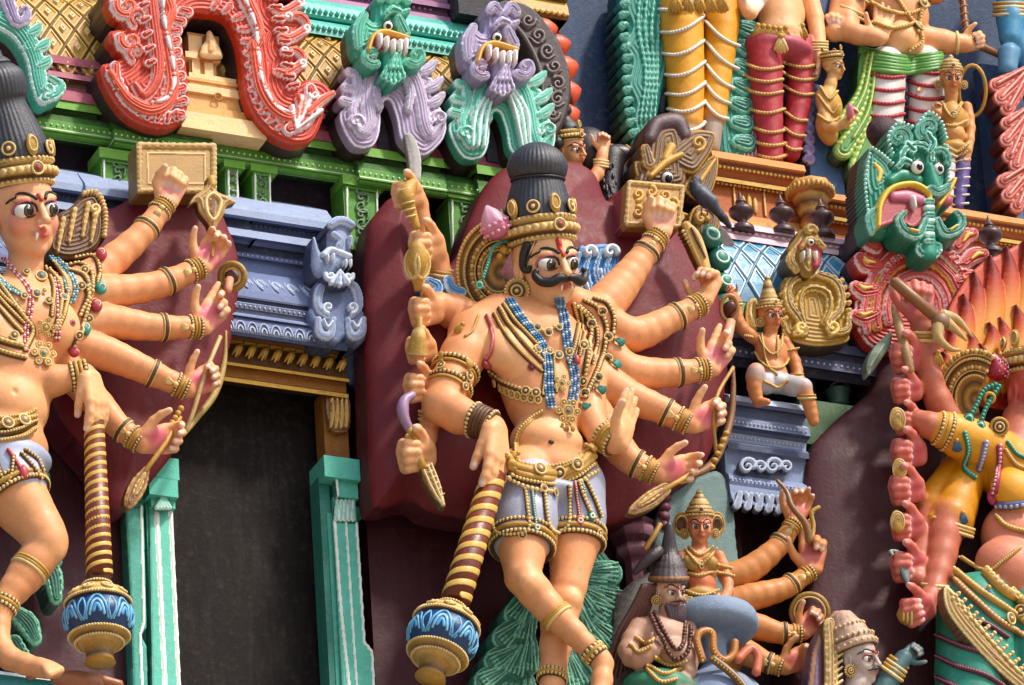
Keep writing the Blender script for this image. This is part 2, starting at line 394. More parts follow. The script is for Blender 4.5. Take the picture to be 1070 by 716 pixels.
# ================================================================= architecture
def scale_roof(name, xa, y0, w0, y1, w1, x0, x1, base, tile, edge, stud, tw, rows, label, mat='gold', bulgek=.5, stud_on=True):
    t0 = thing(name, label, 'roof', (xa, y1, w1))
    zA = Q(xa, y0, w0)[2]; zB = Q(xa, y1, w1)[2]; ua = Q(x0, (y0+y1)/2, (w0+w1)/2)[0]; ub = Q(x1, (y0+y1)/2, (w0+w1)/2)[0]
    H = zA-zB
    def P(u, t):
        t = np.asarray(t, float)
        return np.stack([u+0*t, -(w0+(w1-w0)*np.sin(t*math.pi/2)), zA-H*(1-np.cos(t*math.pi/2))**.9], -1)
    m = M(); ts = np.linspace(0, 1, 17); a = P(ua, ts); b = P(ub, ts)
    m.add(np.vstack([a, b]), [(i, i+17, i+18, i+1) for i in range(16)], col=base)
    for pp, fl in ((a, 1), (b, 0)):
        c = pp.copy(); c[:, 1] = 60; m.add(np.vstack([pp, c]), [((i, i+1, i+18, i+17) if fl else (i, i+17, i+18, i+1)) for i in range(16)], col=base)
    obj('shell', m, mat, t0)
    m = M(); dt = 1/rows; nrm_ = lambda t: nrm(np.array([0, -(H)*math.cos(t*1.3+.1), abs(w1-w0+8)*1.2*math.sin(.4+t*0)]))
    for r in range(int(rows*2)):
        t = (r+1)*dt/2
        if t > .99: continue
        for k in range(int((ub-ua)/tw)+2):
            u = ua+(k+(.5 if r % 2 else 0))*tw
            if u < ua+tw*.3 or u > ub-tw*.3: continue
            n = np.array([0, -.85, .5]) if t < .5 else np.array([0, -.97, .2])
            def ring_(f, hgt, cen=0):
                return np.array([P(u, t-dt*.5*f+cen), P(u+tw*.5*f, t+cen), P(u, min(1, t+dt*.5*f+cen)), P(u-tw*.5*f, t+cen)])+n*hgt
            A = ring_(.96, .6); B = ring_(.84, 3.0); Cc = ring_(.70, 3.0); Dd = ring_(.66, 1.9)
            v = np.vstack([A, B, Cc, Dd]); q = []
            for s in range(3):
                for i in range(4): j = (i+1) % 4; q.append((s*4+i, s*4+j, s*4+4+j, s*4+4+i))
            q.append((12, 13, 14, 15))
            cc = np.array([C(base)]*4+[C(edge)]*8+[C(tile)]*4)
            m.add(v, [x[::-1] for x in q], col=cc)
            if stud_on:
                f = .3; E = ring_(f, 2); G = ring_(f*.8, 4.5)
                m.add(np.vstack([E, G]), [(0, 3, 7, 4)[::1], (1, 0, 4, 5), (2, 1, 5, 6), (3, 2, 6, 7), (7, 6, 5, 4)], col=stud)
                ball(m, G.mean(0)-0, 1.6, stud, (6, 4))
    o = obj('scale_tiles', m, mat, t0, flat=True)
    return t0
GR, GRD, GRL = '4f8a2c', '2f5a1c', '6ba03a'
# --- back walls of the tiers
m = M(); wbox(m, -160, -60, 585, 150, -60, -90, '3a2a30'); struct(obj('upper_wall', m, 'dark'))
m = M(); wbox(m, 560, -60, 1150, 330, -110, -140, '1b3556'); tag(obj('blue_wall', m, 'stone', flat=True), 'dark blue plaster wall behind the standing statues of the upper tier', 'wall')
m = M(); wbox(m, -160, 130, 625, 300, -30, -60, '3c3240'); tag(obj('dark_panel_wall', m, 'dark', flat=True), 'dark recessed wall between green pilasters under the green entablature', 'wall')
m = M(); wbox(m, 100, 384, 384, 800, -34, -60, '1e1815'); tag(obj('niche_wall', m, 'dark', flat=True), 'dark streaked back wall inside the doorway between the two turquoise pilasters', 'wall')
m = M(); wbox(m, -160, 240, 150, 800, -6, -60, '42101a'); tag(obj('plaster_wall', m, 'wall', flat=True), 'maroon plaster wall behind the legs and club of the left statue', 'wall')
m = M(); wbox(m, 384, 330, 775, 800, -6, -60, '42101a'); tag(obj('plaster_wall', m, 'wall', flat=True), 'maroon plaster wall behind the central moustached statue', 'wall')
m = M(); wbox(m, 760, 560, 1150, 800, -30, -60, '3a141c'); tag(obj('plaster_wall', m, 'wall', flat=True), 'dark maroon wall behind the four bare painted arms at lower right', 'wall')
m = M(); wbox(m, 740, 350, 1150, 600, -60, -90, '2e2630'); tag(obj('dark_panel_wall', m, 'dark', flat=True), 'dark shadowed wall behind the seated statue and grey bracket capital', 'wall')

# --- green entablature
t = thing('entablature', 'green entablature with white dotted moulding below the red arch', 'entablature', (300, 180, 10))
m = M()
def ent(m, x0, x1, dw):
    # anchored at x=300 with wall running on; photo y at x=300 for each break
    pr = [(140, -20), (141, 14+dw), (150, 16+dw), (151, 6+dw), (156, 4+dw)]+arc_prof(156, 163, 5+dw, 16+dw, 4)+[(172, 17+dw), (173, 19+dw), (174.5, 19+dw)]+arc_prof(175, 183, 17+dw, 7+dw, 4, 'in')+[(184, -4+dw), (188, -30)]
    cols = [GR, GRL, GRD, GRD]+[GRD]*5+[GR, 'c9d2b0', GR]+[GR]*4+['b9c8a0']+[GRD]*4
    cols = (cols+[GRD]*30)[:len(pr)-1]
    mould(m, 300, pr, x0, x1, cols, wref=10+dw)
ent(m, -160, 606, 0)
obj('beam', m, 'stone', t, flat=True)
for a, b in ((118, 222), (372, 462), (496, 600)):
    m = M(); ent(m, a, b, 12); obj('projecting_bay', m, 'stone', t, flat=True)
m = M()
for a, b, w_ in ((-60, 118, 17.5), (222, 372, 17.5), (462, 496, 17.5), (118, 222, 29.5), (372, 462, 29.5), (496, 600, 29.5)):
    z = Q(300, 168, w_)
    u0 = Q(a, 168-(300-a)*.15, w_)[0]; u1 = Q(b, 168-(300-b)*.15, w_)[0]
    n = int((u1-u0)/6.2); m = M()
    for i in range(n): ball(m, (u0+(i+.5)*(u1-u0)/n, -w_, z[2]), 1.25, 'dfe6cc', (6, 4))
    obj('bead_row', m, 'gloss', t)
# green pilasters below
def pil(x0, x1, yt, yb, w_, label, carve=True):
    t = thing('pilaster', label, 'pilaster', ((x0+x1)/2, yb, w_), 'small green pilasters of the upper tier')
    m = M(); wbox(m, x0, yt, x1, yb, w_, w_-34, GR); 
    obj('shaft', m, 'stone', t, flat=True)
    its = [st([(x0+2.2, yt+10), (x0+3.4, yb)], 1.1, 2.2, col='e6ead8'), st([(x1-1.6, yt+10), (x1-.4, yb)], 1.1, 2.2, col='e6ead8')]
    if carve:
        y = yt+12
        while y < yb:
            its.append(st(spiral((x0+x1)/2, y, (x1-x0)*.22, 1, 40, 1 if int(y) % 2 else -1), 1.5, 2.2, col=GRD)); y += 9
    relief('white_edging', its, w_+.5, 2, GR, GR, 'gloss', .8, t)
    m = M(); box(m, Q(x0-4, yt, w_)+[0, -5, -9], Q(x1+2, yt, w_)*[1, 0, 0]+Q(x0, yt, w_)*[0, 1, 1]+[3, 30, 2], GRL); 
    box(m, Q(x0-1, yt, w_)+[0, -2.5, -13], Q(x1, yt, w_)*[1, 0, 0]+Q(x0, yt, w_)*[0, 1, 1]+[1.5, 30, -9.2], GR)
    obj('capital', m, 'stone', t, flat=True)
pil(106, 141, 158, 230, 18, 'wide green pilaster with carved panel left of the gilt tablet in the left statue\'s hand')
pil(236, 249, 168, 235, 12, 'narrow green pilaster just right of the left statue\'s uppermost fist')
pil(264, 283, 172, 236, 12, 'green pilaster above the middle of the grey cornice')
pil(360, 395, 186, 262, 18, 'green pilaster behind the tip of the central statue\'s dagger hand')
pil(470, 502, 200, 280, 12, 'green pilaster beside the pink lotus bud of the central headdress')

# --- band between roof and entablature, gold scale roof, ridge
m = M(); mould(m, 300, [(95, -30), (96, 10), (104, 10), (105, 4), (112, 3), (113, 12), (118, 13), (119, 6), (130, 5), (131, 14), (141, 16)], -160, 560, ['9a4a5c', 'a85868', '7c3848', '8c4254', '8c4254', 'b06878', '7c3848', '984c5e', '984c5e', 'a85868'])
for i in range(66):
    u = Q(20, 70, 8)[0]+i*9; ball(m, (u, -7, Q(300, 109, 8)[2]), (3.0, 2, 2), 'b06070', (6, 4))
tag(obj('moulded_band', m, 'stone', flat=True), 'dusty rose moulded band under the golden scale roof', 'moulding')
scale_roof('scale_roof', 400, 52, -50, 142, 6, -120, 566, '5e4012', 'b0822e', 'd8ac54', 'e8c886', 27, 4, 'golden barrel roof of diamond scales behind the kirtimukha ornaments')
m = M()
mould(m, 420, [(14, -60)]+arc_prof(14, 30, -44, -30, 4)+arc_prof(30, 36, -30, -42, 3, 'in')+arc_prof(36, 46, -32, -22, 4)+[(50, -22), (52, -34), (55, -60)], 150, 552, ['52b3a0']*30)
for i in range(68):
    u = Q(150, 0, -30)[0]+i*6.5
    ball(m, (u, 29, Q(420, 26, -30)[2]), (2.6, 3.4, 3.2), '7fcfbc' if i % 2 else '66bfae', (6, 4)); ball(m, (u, 21, Q(420, 43, -22)[2]), (2.8, 3.0, 3.6), '6cc4b2', (6, 4))
tag(obj('roof_ridge', m, 'gloss'), 'turquoise cushion ridge running along the top of the golden roof', 'roof ridge')
m = M(); mould(m, 400, [(-30, -60), (-28, -48), (-8, -48), (-7, -42), (-2, -42), (0, -50), (6, -50), (7, -44), (12, -42), (13, -60)], 280, 478, ['8a5a7c', '9a6a8c', '7a4a6c', 'a87898', '7a4a6c', '8a5a7c', '7a4a6c', 'a87898', '7a4a6c'])
for i in range(30): ball(m, (Q(280, -8, -48)[0]+i*6.5, 48.5, Q(400, 3, -50)[2]), 1.6, 'c8a8c0', (6, 4))
tag(obj('moulded_band', m, 'stone', flat=True), 'mauve moulded band at the top edge above the turquoise ridge', 'moulding')

# --- left grey cornice
GY, GYL, GYD = '66749a', '93a0bc', '3f4964'
t = thing('cornice', 'grey blue moulded cornice with leaf carving above the doorway', 'cornice', (300, 350, 40))
m = M()
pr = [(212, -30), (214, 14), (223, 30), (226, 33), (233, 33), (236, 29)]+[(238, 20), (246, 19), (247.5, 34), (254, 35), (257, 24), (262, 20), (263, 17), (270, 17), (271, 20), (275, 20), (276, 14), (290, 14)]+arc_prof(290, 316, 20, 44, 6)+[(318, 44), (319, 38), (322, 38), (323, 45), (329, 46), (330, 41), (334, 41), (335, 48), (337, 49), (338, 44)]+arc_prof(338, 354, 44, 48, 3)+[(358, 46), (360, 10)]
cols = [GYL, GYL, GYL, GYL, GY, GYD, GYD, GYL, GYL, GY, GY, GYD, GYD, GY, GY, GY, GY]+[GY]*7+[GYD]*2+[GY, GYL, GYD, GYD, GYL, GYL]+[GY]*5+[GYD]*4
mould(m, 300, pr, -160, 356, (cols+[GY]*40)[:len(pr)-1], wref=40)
obj('moulding', m, 'stone', t, flat=True)
m = M(); mould(m, 300, [(212, -29), (214.4, 17), (223, 35), (226, 38), (233, 38), (236, 34), (238, 24), (246, 24), (247.5, 39), (254, 40), (257, 28), (262, 10)], 92, 268, [GYL]*4+[GY, GYD, GYD, GYL, GYL, GY, GY]); obj('projecting_bay', m, 'stone', t, flat=True)
m = M()
uA = Q(-60, 280, 40)[0]; uB = Q(352, 350, 44)[0]
def zz(y, w_): return Q(300, y, w_)[2]
for i in range(int((uB-uA)/5.4)):
    u = uA+i*5.4
    ball(m, (u, -20.5, zz(273, 20)), 1.1, 'c5cee0', (6, 4)); ball(m, (u, -46.5, zz(326, 46)), 1.2, 'c5cee0', (6, 4))
    ball(m, (u, -20, zz(241, 20)), (2.4, 1.6, 1.8), '4d5878', (6, 4))
obj('bead_row', m, 'stone', t)
m = M()
for i in range(int((uB-uA)/17)):
    u = uA+i*17+6
    # leaf loops on the cushion: nested slanted arcs
    for k, (r, c) in enumerate(((8, 'a9b6d0'), (4.6, 'c2cce0'))):
        th = np.linspace(-.3, math.pi*1.35, 14)
        dx = np.cos(th)*r*.72; dz = np.sin(th)*r*1.25
        z = zz(303, 35)+dz; f = np.clip((zz(290, 20)-z)/(zz(290, 20)-zz(316, 44)), 0, 1)
        w_ = 20+24*np.sin(f*math.pi/2)+1
        tube(m, np.stack([u+dx+dz*-.35, -w_, z], 1), 1.15, c, 5)
for i in range(int((uB-uA)/13)):
    u = uA+i*13+5
    for r, c in ((5.6, 'aab8d2'), (2.8, 'c2cce0')):
        th = np.linspace(0, math.pi, 9); tube(m, np.stack([u+np.cos(th)*r, -48+0*th, zz(352, 48)+np.sin(th)*r*1.9], 1), 1.0, c, 5)
obj('leaf_carving', m, 'stone', t)

# corner lion mask on the cornice
def kirti_small(parent, w0):
    pass
L = '8796b4'; LW = 'c9d3e4'
t = thing('lion_mask_ornament', 'grey blue lion mask ornament with scrolled mane at the right end of the grey cornice', 'ornament', (352, 360, 60))
its = [poly([(340, 290), (327, 300), (328, 318), (322, 328), (332, 350), (350, 360), (362, 352), (374, 360), (382, 352), (380, 330), (374, 316), (371, 300), (360, 288)], 3, 0, '5a688c', 3)]
for sgn, cx in ((-1, 345), (1, 364)):
    its += [st([(cx, 298), (cx+sgn*12, 304), (cx+sgn*14, 322), (cx+sgn*5, 333)] if sgn < 0 else [(cx-4, 296), (cx+6, 304), (cx+9, 322), (cx+2, 332)], [4, 5, 5, 3], 6, 2, L, LW),
            st(spiral(cx+sgn*3-2, 325, 6, 1.2, 90, sgn), [1.4, 2.4], 5, 5, LW),
            st([(cx-sgn*4+sgn*2, 336), (cx+sgn*2, 352), (cx+sgn*12, 350), (cx+sgn*14, 336)], [3, 5, 5, 3.5], 6, 2, L, LW),
            st([(cx+sgn*1, 340), (cx+sgn*6, 346), (cx+sgn*10, 338)], [1.2, 1.6, 1.2], 4, 7, LW)]
relief('mane', its, 52, 30, GY, GYD, 'stone', .8, t)
its = [poly([(327, 248), (333, 262), (340, 270), (342, 240), (350, 234), (364, 238), (366, 258), (364, 272), (352, 285), (334, 292), (325, 280)], 8, 0, L, 8),
       st([(336, 270), (342, 265), (352, 268), (362, 272)], [4, 3, 3], 5, 7, LW), st([(337, 276), (345, 284)], [5, 5], -8, 9, '2a3048', prof='flat'),
       st([(342, 240), (348, 236), (356, 236), (364, 240)], [4, 5, 5, 4], 6, 8, L, LW), st([(345, 250), (352, 256), (350, 262)], 3.6, 5, 9, L, LW),
       st([(362, 254), (362, 262)], [3, 2.4], 5, 9, L, LW)]
for x_, y_ in ((337, 274), (343, 273), (356, 279), (361, 279)): its.append(st([(x_, y_), (x_+.6, y_+6)], [1.8, .8], 5, 12, 'e8edf4'))
its += [st(spiral(341, 293, 5, 1.1, 200, 1), [1.6, 2.6], 4, 9, LW), st(spiral(360, 294, 5, 1.1, -20, -1), [1.6, 2.6], 4, 9, LW)]
for a in (-2, -1, 0, 1, 2): its.append(st([(351, 288), (351+a*4.5, 303-abs(a))], [1.2, 2.6], 5, 9, LW if a % 2 == 0 else L))
relief('lion_face', its, 58, 22, GY, GYD, 'stone', .7, t)

# --- gold lintel
t = thing('lintel', 'ochre lintel with a row of small gilt leaves under the grey cornice', 'lintel', (300, 390, 10))
m = M(); BR = '8c5a20'
mould(m, 300, [(358, -50), (359, 26), (363, 24), (364, 16), (386, 16), (387, 22), (390, 22), (391, 14), (402, 13), (403, 18), (407, 18), (408, 8), (412, -44)], 150, 366, ['6a4218', '6a4218', '3c2410', '5e3a14', BR, 'd8aa48', BR, '9a6424', BR, 'd8aa48', BR, '4a3018'])
obj('beam', m, 'stone', t, flat=True)
m = M(); a = Q(200, 372, 16)[0]; b = Q(362, 372, 16)[0]; n = 12
for i in range(n):
    u = a+(i+.5)*(b-a)/n; zt = Q(300, 366, 16)[2]; zb = Q(300, 382, 16)[2]
    box(m, (u-7, -20, zt-1.5), (u+6, -16, zt+1.5), 'c79a3c')
    for k in (-1, 0, 1): tube(m, [(u+k*1.5+4, -19, zt-2), (u+k*2.4, -22, (zt+zb)/2), (u+k*3.4-3, -19, zb+abs(k)*2)], [1.0, 2.2, 1.0], 'c2963c' if k else 'e0ba60', 6)
obj('leaf_row', m, 'gold', t)
m = M(); wbox(m, 339, 412, 364, 500, 6, -16, BR); obj('jamb', m, 'stone', t, flat=True)
its = [poly([(342, 414), (364, 416), (365, 447), (356, 452), (348, 450), (343, 440)], 2, 0, '7a4e1a', 3)]
for k in range(4): its.append(st([(346+k*5, 418), (347+k*5, 434), (345+k*5.3, 448-abs(k-1.5))], [1.2, 2.4, 1.8], 4, 1, 'c8983a', 'e6c478'))
relief('leaf_bracket', its, 12, 10, BR, BR, 'gold', .8, t)

# --- turquoise door pilasters
TQ, TQL, TQD = '3f9a86', '58b8a2', '2a7466'
def doorpil(label, xo, tp, edge, capx):
    t = thing('door_pilaster', label, 'pilaster', (xo+20, 700, 10), 'turquoise door pilasters')
    return t
t = thing('door_pilaster', 'turquoise white-edged pilaster at the left side of the dark doorway', 'pilaster', (160, 716, 10), 'turquoise door pilasters')
m = M(); wbox(m, 158, 528, 181, 800, 12, -30, TQ)
obj('front_shaft', m, 'stone', t, flat=True)
m = M(); wbox(m, 133, 528, 160, 800, 0, -60, TQD); obj('rear_shaft', m, 'stone', t, flat=True)
E_ = 'e9efe6'
its = [poly([(131, 532), (150, 530), (153, 656), (147, 664), (153, 676), (156, 780), (141, 780), (137, 640)], 1.5, 0, TQ, 2, smooth=False), st([(147, 530), (150, 650)], 1.5, 1.2, 1.5, E_, prof='flat', smooth=False), st([(150, 650), (146, 664), (150, 780)], 1.5, 1.2, 1.5, E_, prof='flat', smooth=False),
       st([(163, 530), (172, 716), (175, 780)], 1.5, 1.2, 1, E_, prof='flat'), st([(178, 530), (187, 716), (190, 780)], 1.6, 1.2, 1, E_, prof='flat'), poly([(156, 530), (180, 528), (190, 780), (160, 780)], 1, 0, TQL, 2, smooth=False)]
relief('front_panel', its, 14, 16, TQ, TQD, 'stone', .9, t)
m = M()
for (x0, y0, x1, y1, w_) in ((156, 500, 186, 518, 30), (158, 520, 183, 530, 22), (136, 500, 158, 516, 14), (128, 517, 158, 523, 12), (134, 525, 158, 531, 8), (160, 478, 187, 500, 26)):
    wbox(m, x0, y0, x1, y1, w_, -50, TQL)
obj('capital', m, 'stone', t, flat=True)
its = [st([(170, 517), (170+k*3.4, 531)], [1.4, 2.4], 3, 0, '8fc8b8', 'e0ece4') for k in (-2, -1, 0, 1, 2)]
relief('leaf_carving', its, 24, 3, TQ, TQD, 'stone', .8, t)
t = thing('door_pilaster', 'turquoise white-edged pilaster at the right side of the dark doorway', 'pilaster', (370, 716, 10), 'turquoise door pilasters')
m = M(); wbox(m, 341, 500, 352, 800, 10, -14, TQD); wbox(m, 349, 538, 368, 800, 11, -12, TQ); obj('front_shaft', m, 'stone', t, flat=True)
its = [poly([(348, 545), (374, 548), (381, 672), (388, 684), (396, 800), (362, 800)], 1.5, 0, TQL, 2, smooth=False), st([(349, 545), (356, 640), (364, 716), (370, 790)], 1.6, 1.2, 1.5, E_, prof='flat'), st([(361, 547), (371, 700), (378, 790)], 1.2, 1.2, 1.5, E_, prof='flat'),
       st([(372, 548), (380, 672)], 1.4, 1.2, 1.5, E_, prof='flat', smooth=False), st([(380, 672), (388, 682), (394, 790)], 1.4, 1.2, 1.5, E_, prof='flat', smooth=False)]
relief('front_panel', its, 14, 30, TQ, TQD, 'stone', .9, t)
m = M()
for (x0, y0, x1, y1, w_) in ((339, 478, 376, 500, 26), (353, 500, 374, 520, 20), (349, 521, 372, 544, 14)): wbox(m, x0, y0, x1, y1, w_, -14, TQL)
for (x0, y0, x1, y1, w_) in ((374, 483, 392, 492, 20), (374, 494, 394, 502, 14), (370, 516, 384, 523, 12), (370, 530, 382, 536, 10)): wbox(m, x0, y0, x1, y1, w_, -20, TQ)
obj('capital', m, 'stone', t, flat=True)
its = [st([(352+k*4.2, 524), (351+k*4.4, 543)], [2, 2.6], 3, 0, '8fc8b8', 'e0ece4') for k in range(5)]+[st([(349, 500), (351, 520)], 1.2, 1, 6, E_, prof='flat')]
relief('leaf_carving', its, 16, 3, TQ, TQD, 'stone', .8, t)
m = M(); mould(m, 60, [(708, -40), (709, 40), (712, 42), (714, 36), (800, 34)], -60, 200, ['b8d0d4', 'd8e4e4', '4a8a90', '3f8f92']); tag(obj('ledge', m, 'stone', flat=True), 'pale blue ledge under the foot of the left statue', 'ledge')
# ================================================================= carved ornaments of the upper left
def scallops(path, n, ln, r, side=1, col=None, rim=None, h=5, b=2, lean=.3, j=0):
    "row of leaf lobes standing off a path (photo units)"
    p = cr(path, 8); d = np.cumsum(np.r_[0, np.hypot(*np.diff(p, axis=0).T)]); out = []
    for k in range(n):
        s = (k+.5)/n*d[-1]; x = np.interp(s, d, p[:, 0]); y = np.interp(s, d, p[:, 1]); i = min(len(p)-2, np.searchsorted(d, s)-1 if s > 0 else 0)
        tx, ty = nrm(p[i+1]-p[i]); nx, ny = -ty*side, tx*side
        e = (x+nx*ln+tx*ln*lean, y+ny*ln+ty*ln*lean)
        out.append(st([(x, y), e], [r*.75, r], h, b+j*k % 2, col, rim, rw=(.6, .86)))
    return out
def drops(path, n, r, col, h=3, b=8, gap=.35):
    p = cr(path, 8); d = np.cumsum(np.r_[0, np.hypot(*np.diff(p, axis=0).T)]); out = []
    for k in range(n):
        s0 = (k+.1)/n*d[-1]; s1 = (k+1-gap)/n*d[-1]
        a = [(np.interp(s, d, p[:, 0]), np.interp(s, d, p[:, 1])) for s in np.linspace(s0, s1, 3)]
        out.append(st(a, [r*1.1, r, r*.5], h, b, col))
        s = (k+1-gap*.4)/n*d[-1]; out.append(st([(np.interp(s, d, p[:, 0]), np.interp(s, d, p[:, 1]))], r*.75, h, b, col))
    return out
RD, RDL, RDD, W_ = 'c03a20', 'd8502c', '7c1f1c', 'eed9d6'
# --- red horseshoe arch
t = thing('horseshoe_arch', 'big red scrolled horseshoe arch ornament around a small cream shrine, upper left', 'ornament', (230, 150, 30))
Lo = [(118, 66), (105, 70), (108, 88), (122, 112), (140, 128), (165, 136), (185, 132), (194, 118), (196, 95), (194, 70), (190, 48), (190, 30), (200, 16), (215, 15), (235, 20), (247, 42), (252, 70), (254, 95), (262, 118), (280, 140), (305, 152), (325, 148), (335, 130), (340, 112), (348, 102), (338, 88), (320, 84), (306, 90), (305, 70), (318, 56), (300, 50), (318, 32), (318, 22), (300, 18), (288, 6), (290, -20), (130, -20), (112, 0), (112, 12), (128, 30), (114, 34), (114, 46), (128, 58)]
its = [poly(Lo, 4, 0, RD, 3)]
# outer scroll band left & right
its += [st([(155, -20), (156, 10), (160, 40), (163, 70), (160, 90), (148, 104), (138, 92)], [9, 9, 9, 8, 7, 6, 4], 9, 2, RD, W_, rw=(.75, .93)),
        st([(172, -20), (172, 0), (176, 16), (170, 34), (174, 60), (178, 90), (172, 110), (155, 118), (135, 110), (122, 95), (113, 80)], [9, 9, 8, 8, 8, 9, 9, 9, 8, 6, 5], 10, 1, RDL, W_, rw=(.78, .95)),
        st([(250, -20), (254, 2), (264, 24), (268, 42), (262, 56)], [9, 9, 8, 6, 4], 10, 3, RDL, W_, rw=(.75, .93)),
        st([(262, 50), (266, 78), (272, 100), (284, 118), (300, 126), (312, 118), (308, 104)], [7, 8, 9, 9, 8, 6, 3], 10, 2, RDL, W_, rw=(.76, .94))]
its += drops([(166, 0), (168, 30), (176, 66), (178, 92), (170, 108), (152, 113)], 6, 2.3, W_, 2.5, 11)
its += drops([(250, 0), (262, 30), (266, 60), (270, 90), (284, 116), (304, 124)], 7, 2.3, W_, 2.5, 11)
# inner scalloped edge
its += scallops([(178, 128), (183, 110), (180, 80), (176, 55), (177, 32), (191, 8)], 10, 7, 6.6, 1, RD, W_, 6, 2)
its += scallops([(215, 8), (241, 20), (253, 46), (258, 78), (262, 100), (274, 124), (294, 140)], 13, 7, 5.4, -1, RD, W_, 6, 2)
its += scallops([(114, 84), (126, 106), (144, 122), (168, 130), (188, 126)], 9, 7, 4.6, -1, RD, W_, 6, 2)
its += scallops([(150, -14), (151, 20), (156, 56), (158, 76)], 6, 6, 4.6, 1, RD, W_, 7, 6)
its += scallops([(276, -6), (284, 26), (292, 60), (294, 84), (302, 100)], 9, 8, 4.4, -1, RD, W_, 7, 5)
# outer curls
for cx, cy, r, a in ((124, 8, 12, 200), (128, 44, 11, 200)):
    its += [st(spiral(cx+6, cy+2, r, 1.1, a, 1), [3, 7], 8, 2, RDL, W_)]
its += [st(spiral(142, 22, 10, 1, 120, -1), [2, 5], 7, 4, RD, W_), st(spiral(140, 58, 10, 1, 120, -1), [2, 5], 7, 4, RD, W_), st([(118, 72), (120, 90), (136, 110)], [6, 7, 4], 7, 3, RD, W_)]
for cx, cy in ((306, 30), (302, 66), (300, 2)):
    its += [st([(cx-16, cy+12), (cx-6, cy+14), (cx+8, cy+6), (cx+12, cy-2), (cx+4, cy-10), (cx-8, cy-8)], [4, 6, 6, 5, 5, 3], 8, 3, RDL, W_), st(spiral(cx-9, cy-8, 4, 1, 0, 1), [1, 1.8], 3, 9, W_), st(spiral(cx+10, cy+5, 4.5, 1.2, 90, 1), [1, 2], 3, 9, W_)]
# leaf at the lower right
its += [st([(300, 138), (316, 128), (324, 108), (322, 96)], [8, 10, 10, 7], 8, 2, RD, W_), st([(318, 122), (332, 110), (344, 102)], [5, 6, 4], 7, 5, RDL, W_)]
its += [st([(306, 140), (316+dx, 118+dy)], [1.2, 2.6], 3, 9, W_) for dx, dy in ((-14, -2), (-4, -12), (6, -12), (16, 2))]
its += [st(spiral(324, 104, 5, 1, 180, 1), [1, 2], 3, 10, W_)]
relief('arch', its, 46, 62, RD, '3a2a2c', 'gloss', .85, t)
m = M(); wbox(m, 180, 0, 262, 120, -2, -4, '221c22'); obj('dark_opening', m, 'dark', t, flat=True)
# --- little cream shrine
CR_, CRL, CRD = 'e0a865', 'f0c891', 'b07a3e'
t = thing('miniature_shrine', 'small cream and peach shrine model standing inside the red horseshoe arch', 'shrine', (230, 138, 20))
def zw(xa, y, w_): return Q(xa, y, w_)[2]
def sb(m, x0, x1, y0, y1, w_, c, back=-6): wbox(m, x0, y0, x1, y1, w_, back, c)
m = M()
for x0, x1, y0, y1, w_, c in ((190, 278, 122, 139, 40, CRL), (192, 270, 114, 122, 34, CR_), (196, 262, 100, 114, 30, CR_), (194, 266, 92, 100, 34, CRL), (198, 256, 80, 92, 30, CRL), (194, 252, 84, 87, 33, CR_)):
    sb(m, x0, x1, y0, y1, w_, c)
ring(m, Q(228, 101, 35), (0, -1, 0), 4, 1, CRD, 12, 5)
obj('stepped_base', m, 'stone', t, flat=True)
m = M()
for x0, x1, y0, y1, w_, c in ((198, 226, 62, 82, 20, CR_), (201, 209, 62, 82, 24, CRL), (214, 223, 62, 82, 24, CRL), (194, 230, 56, 62, 27, CRL), (196, 229, 36, 56, 20, CR_), (197, 211, 37, 55, 24, CRL)):
    sb(m, x0, x1, y0, y1, w_, c)
obj('shrine_body', m, 'stone', t, flat=True)
its = [poly([(210, 60), (231, 62), (231, 54), (227, 46), (224, 40), (220, 33), (216, 34), (215, 42), (210, 50)], 4, 0, CRL, 4), st([(218, 46), (219, 54)], [2, 4], 3, 3, CR_)]
relief('shrine_gable', its, 30, 8, CRL, CRD, 'stone', .8, t)

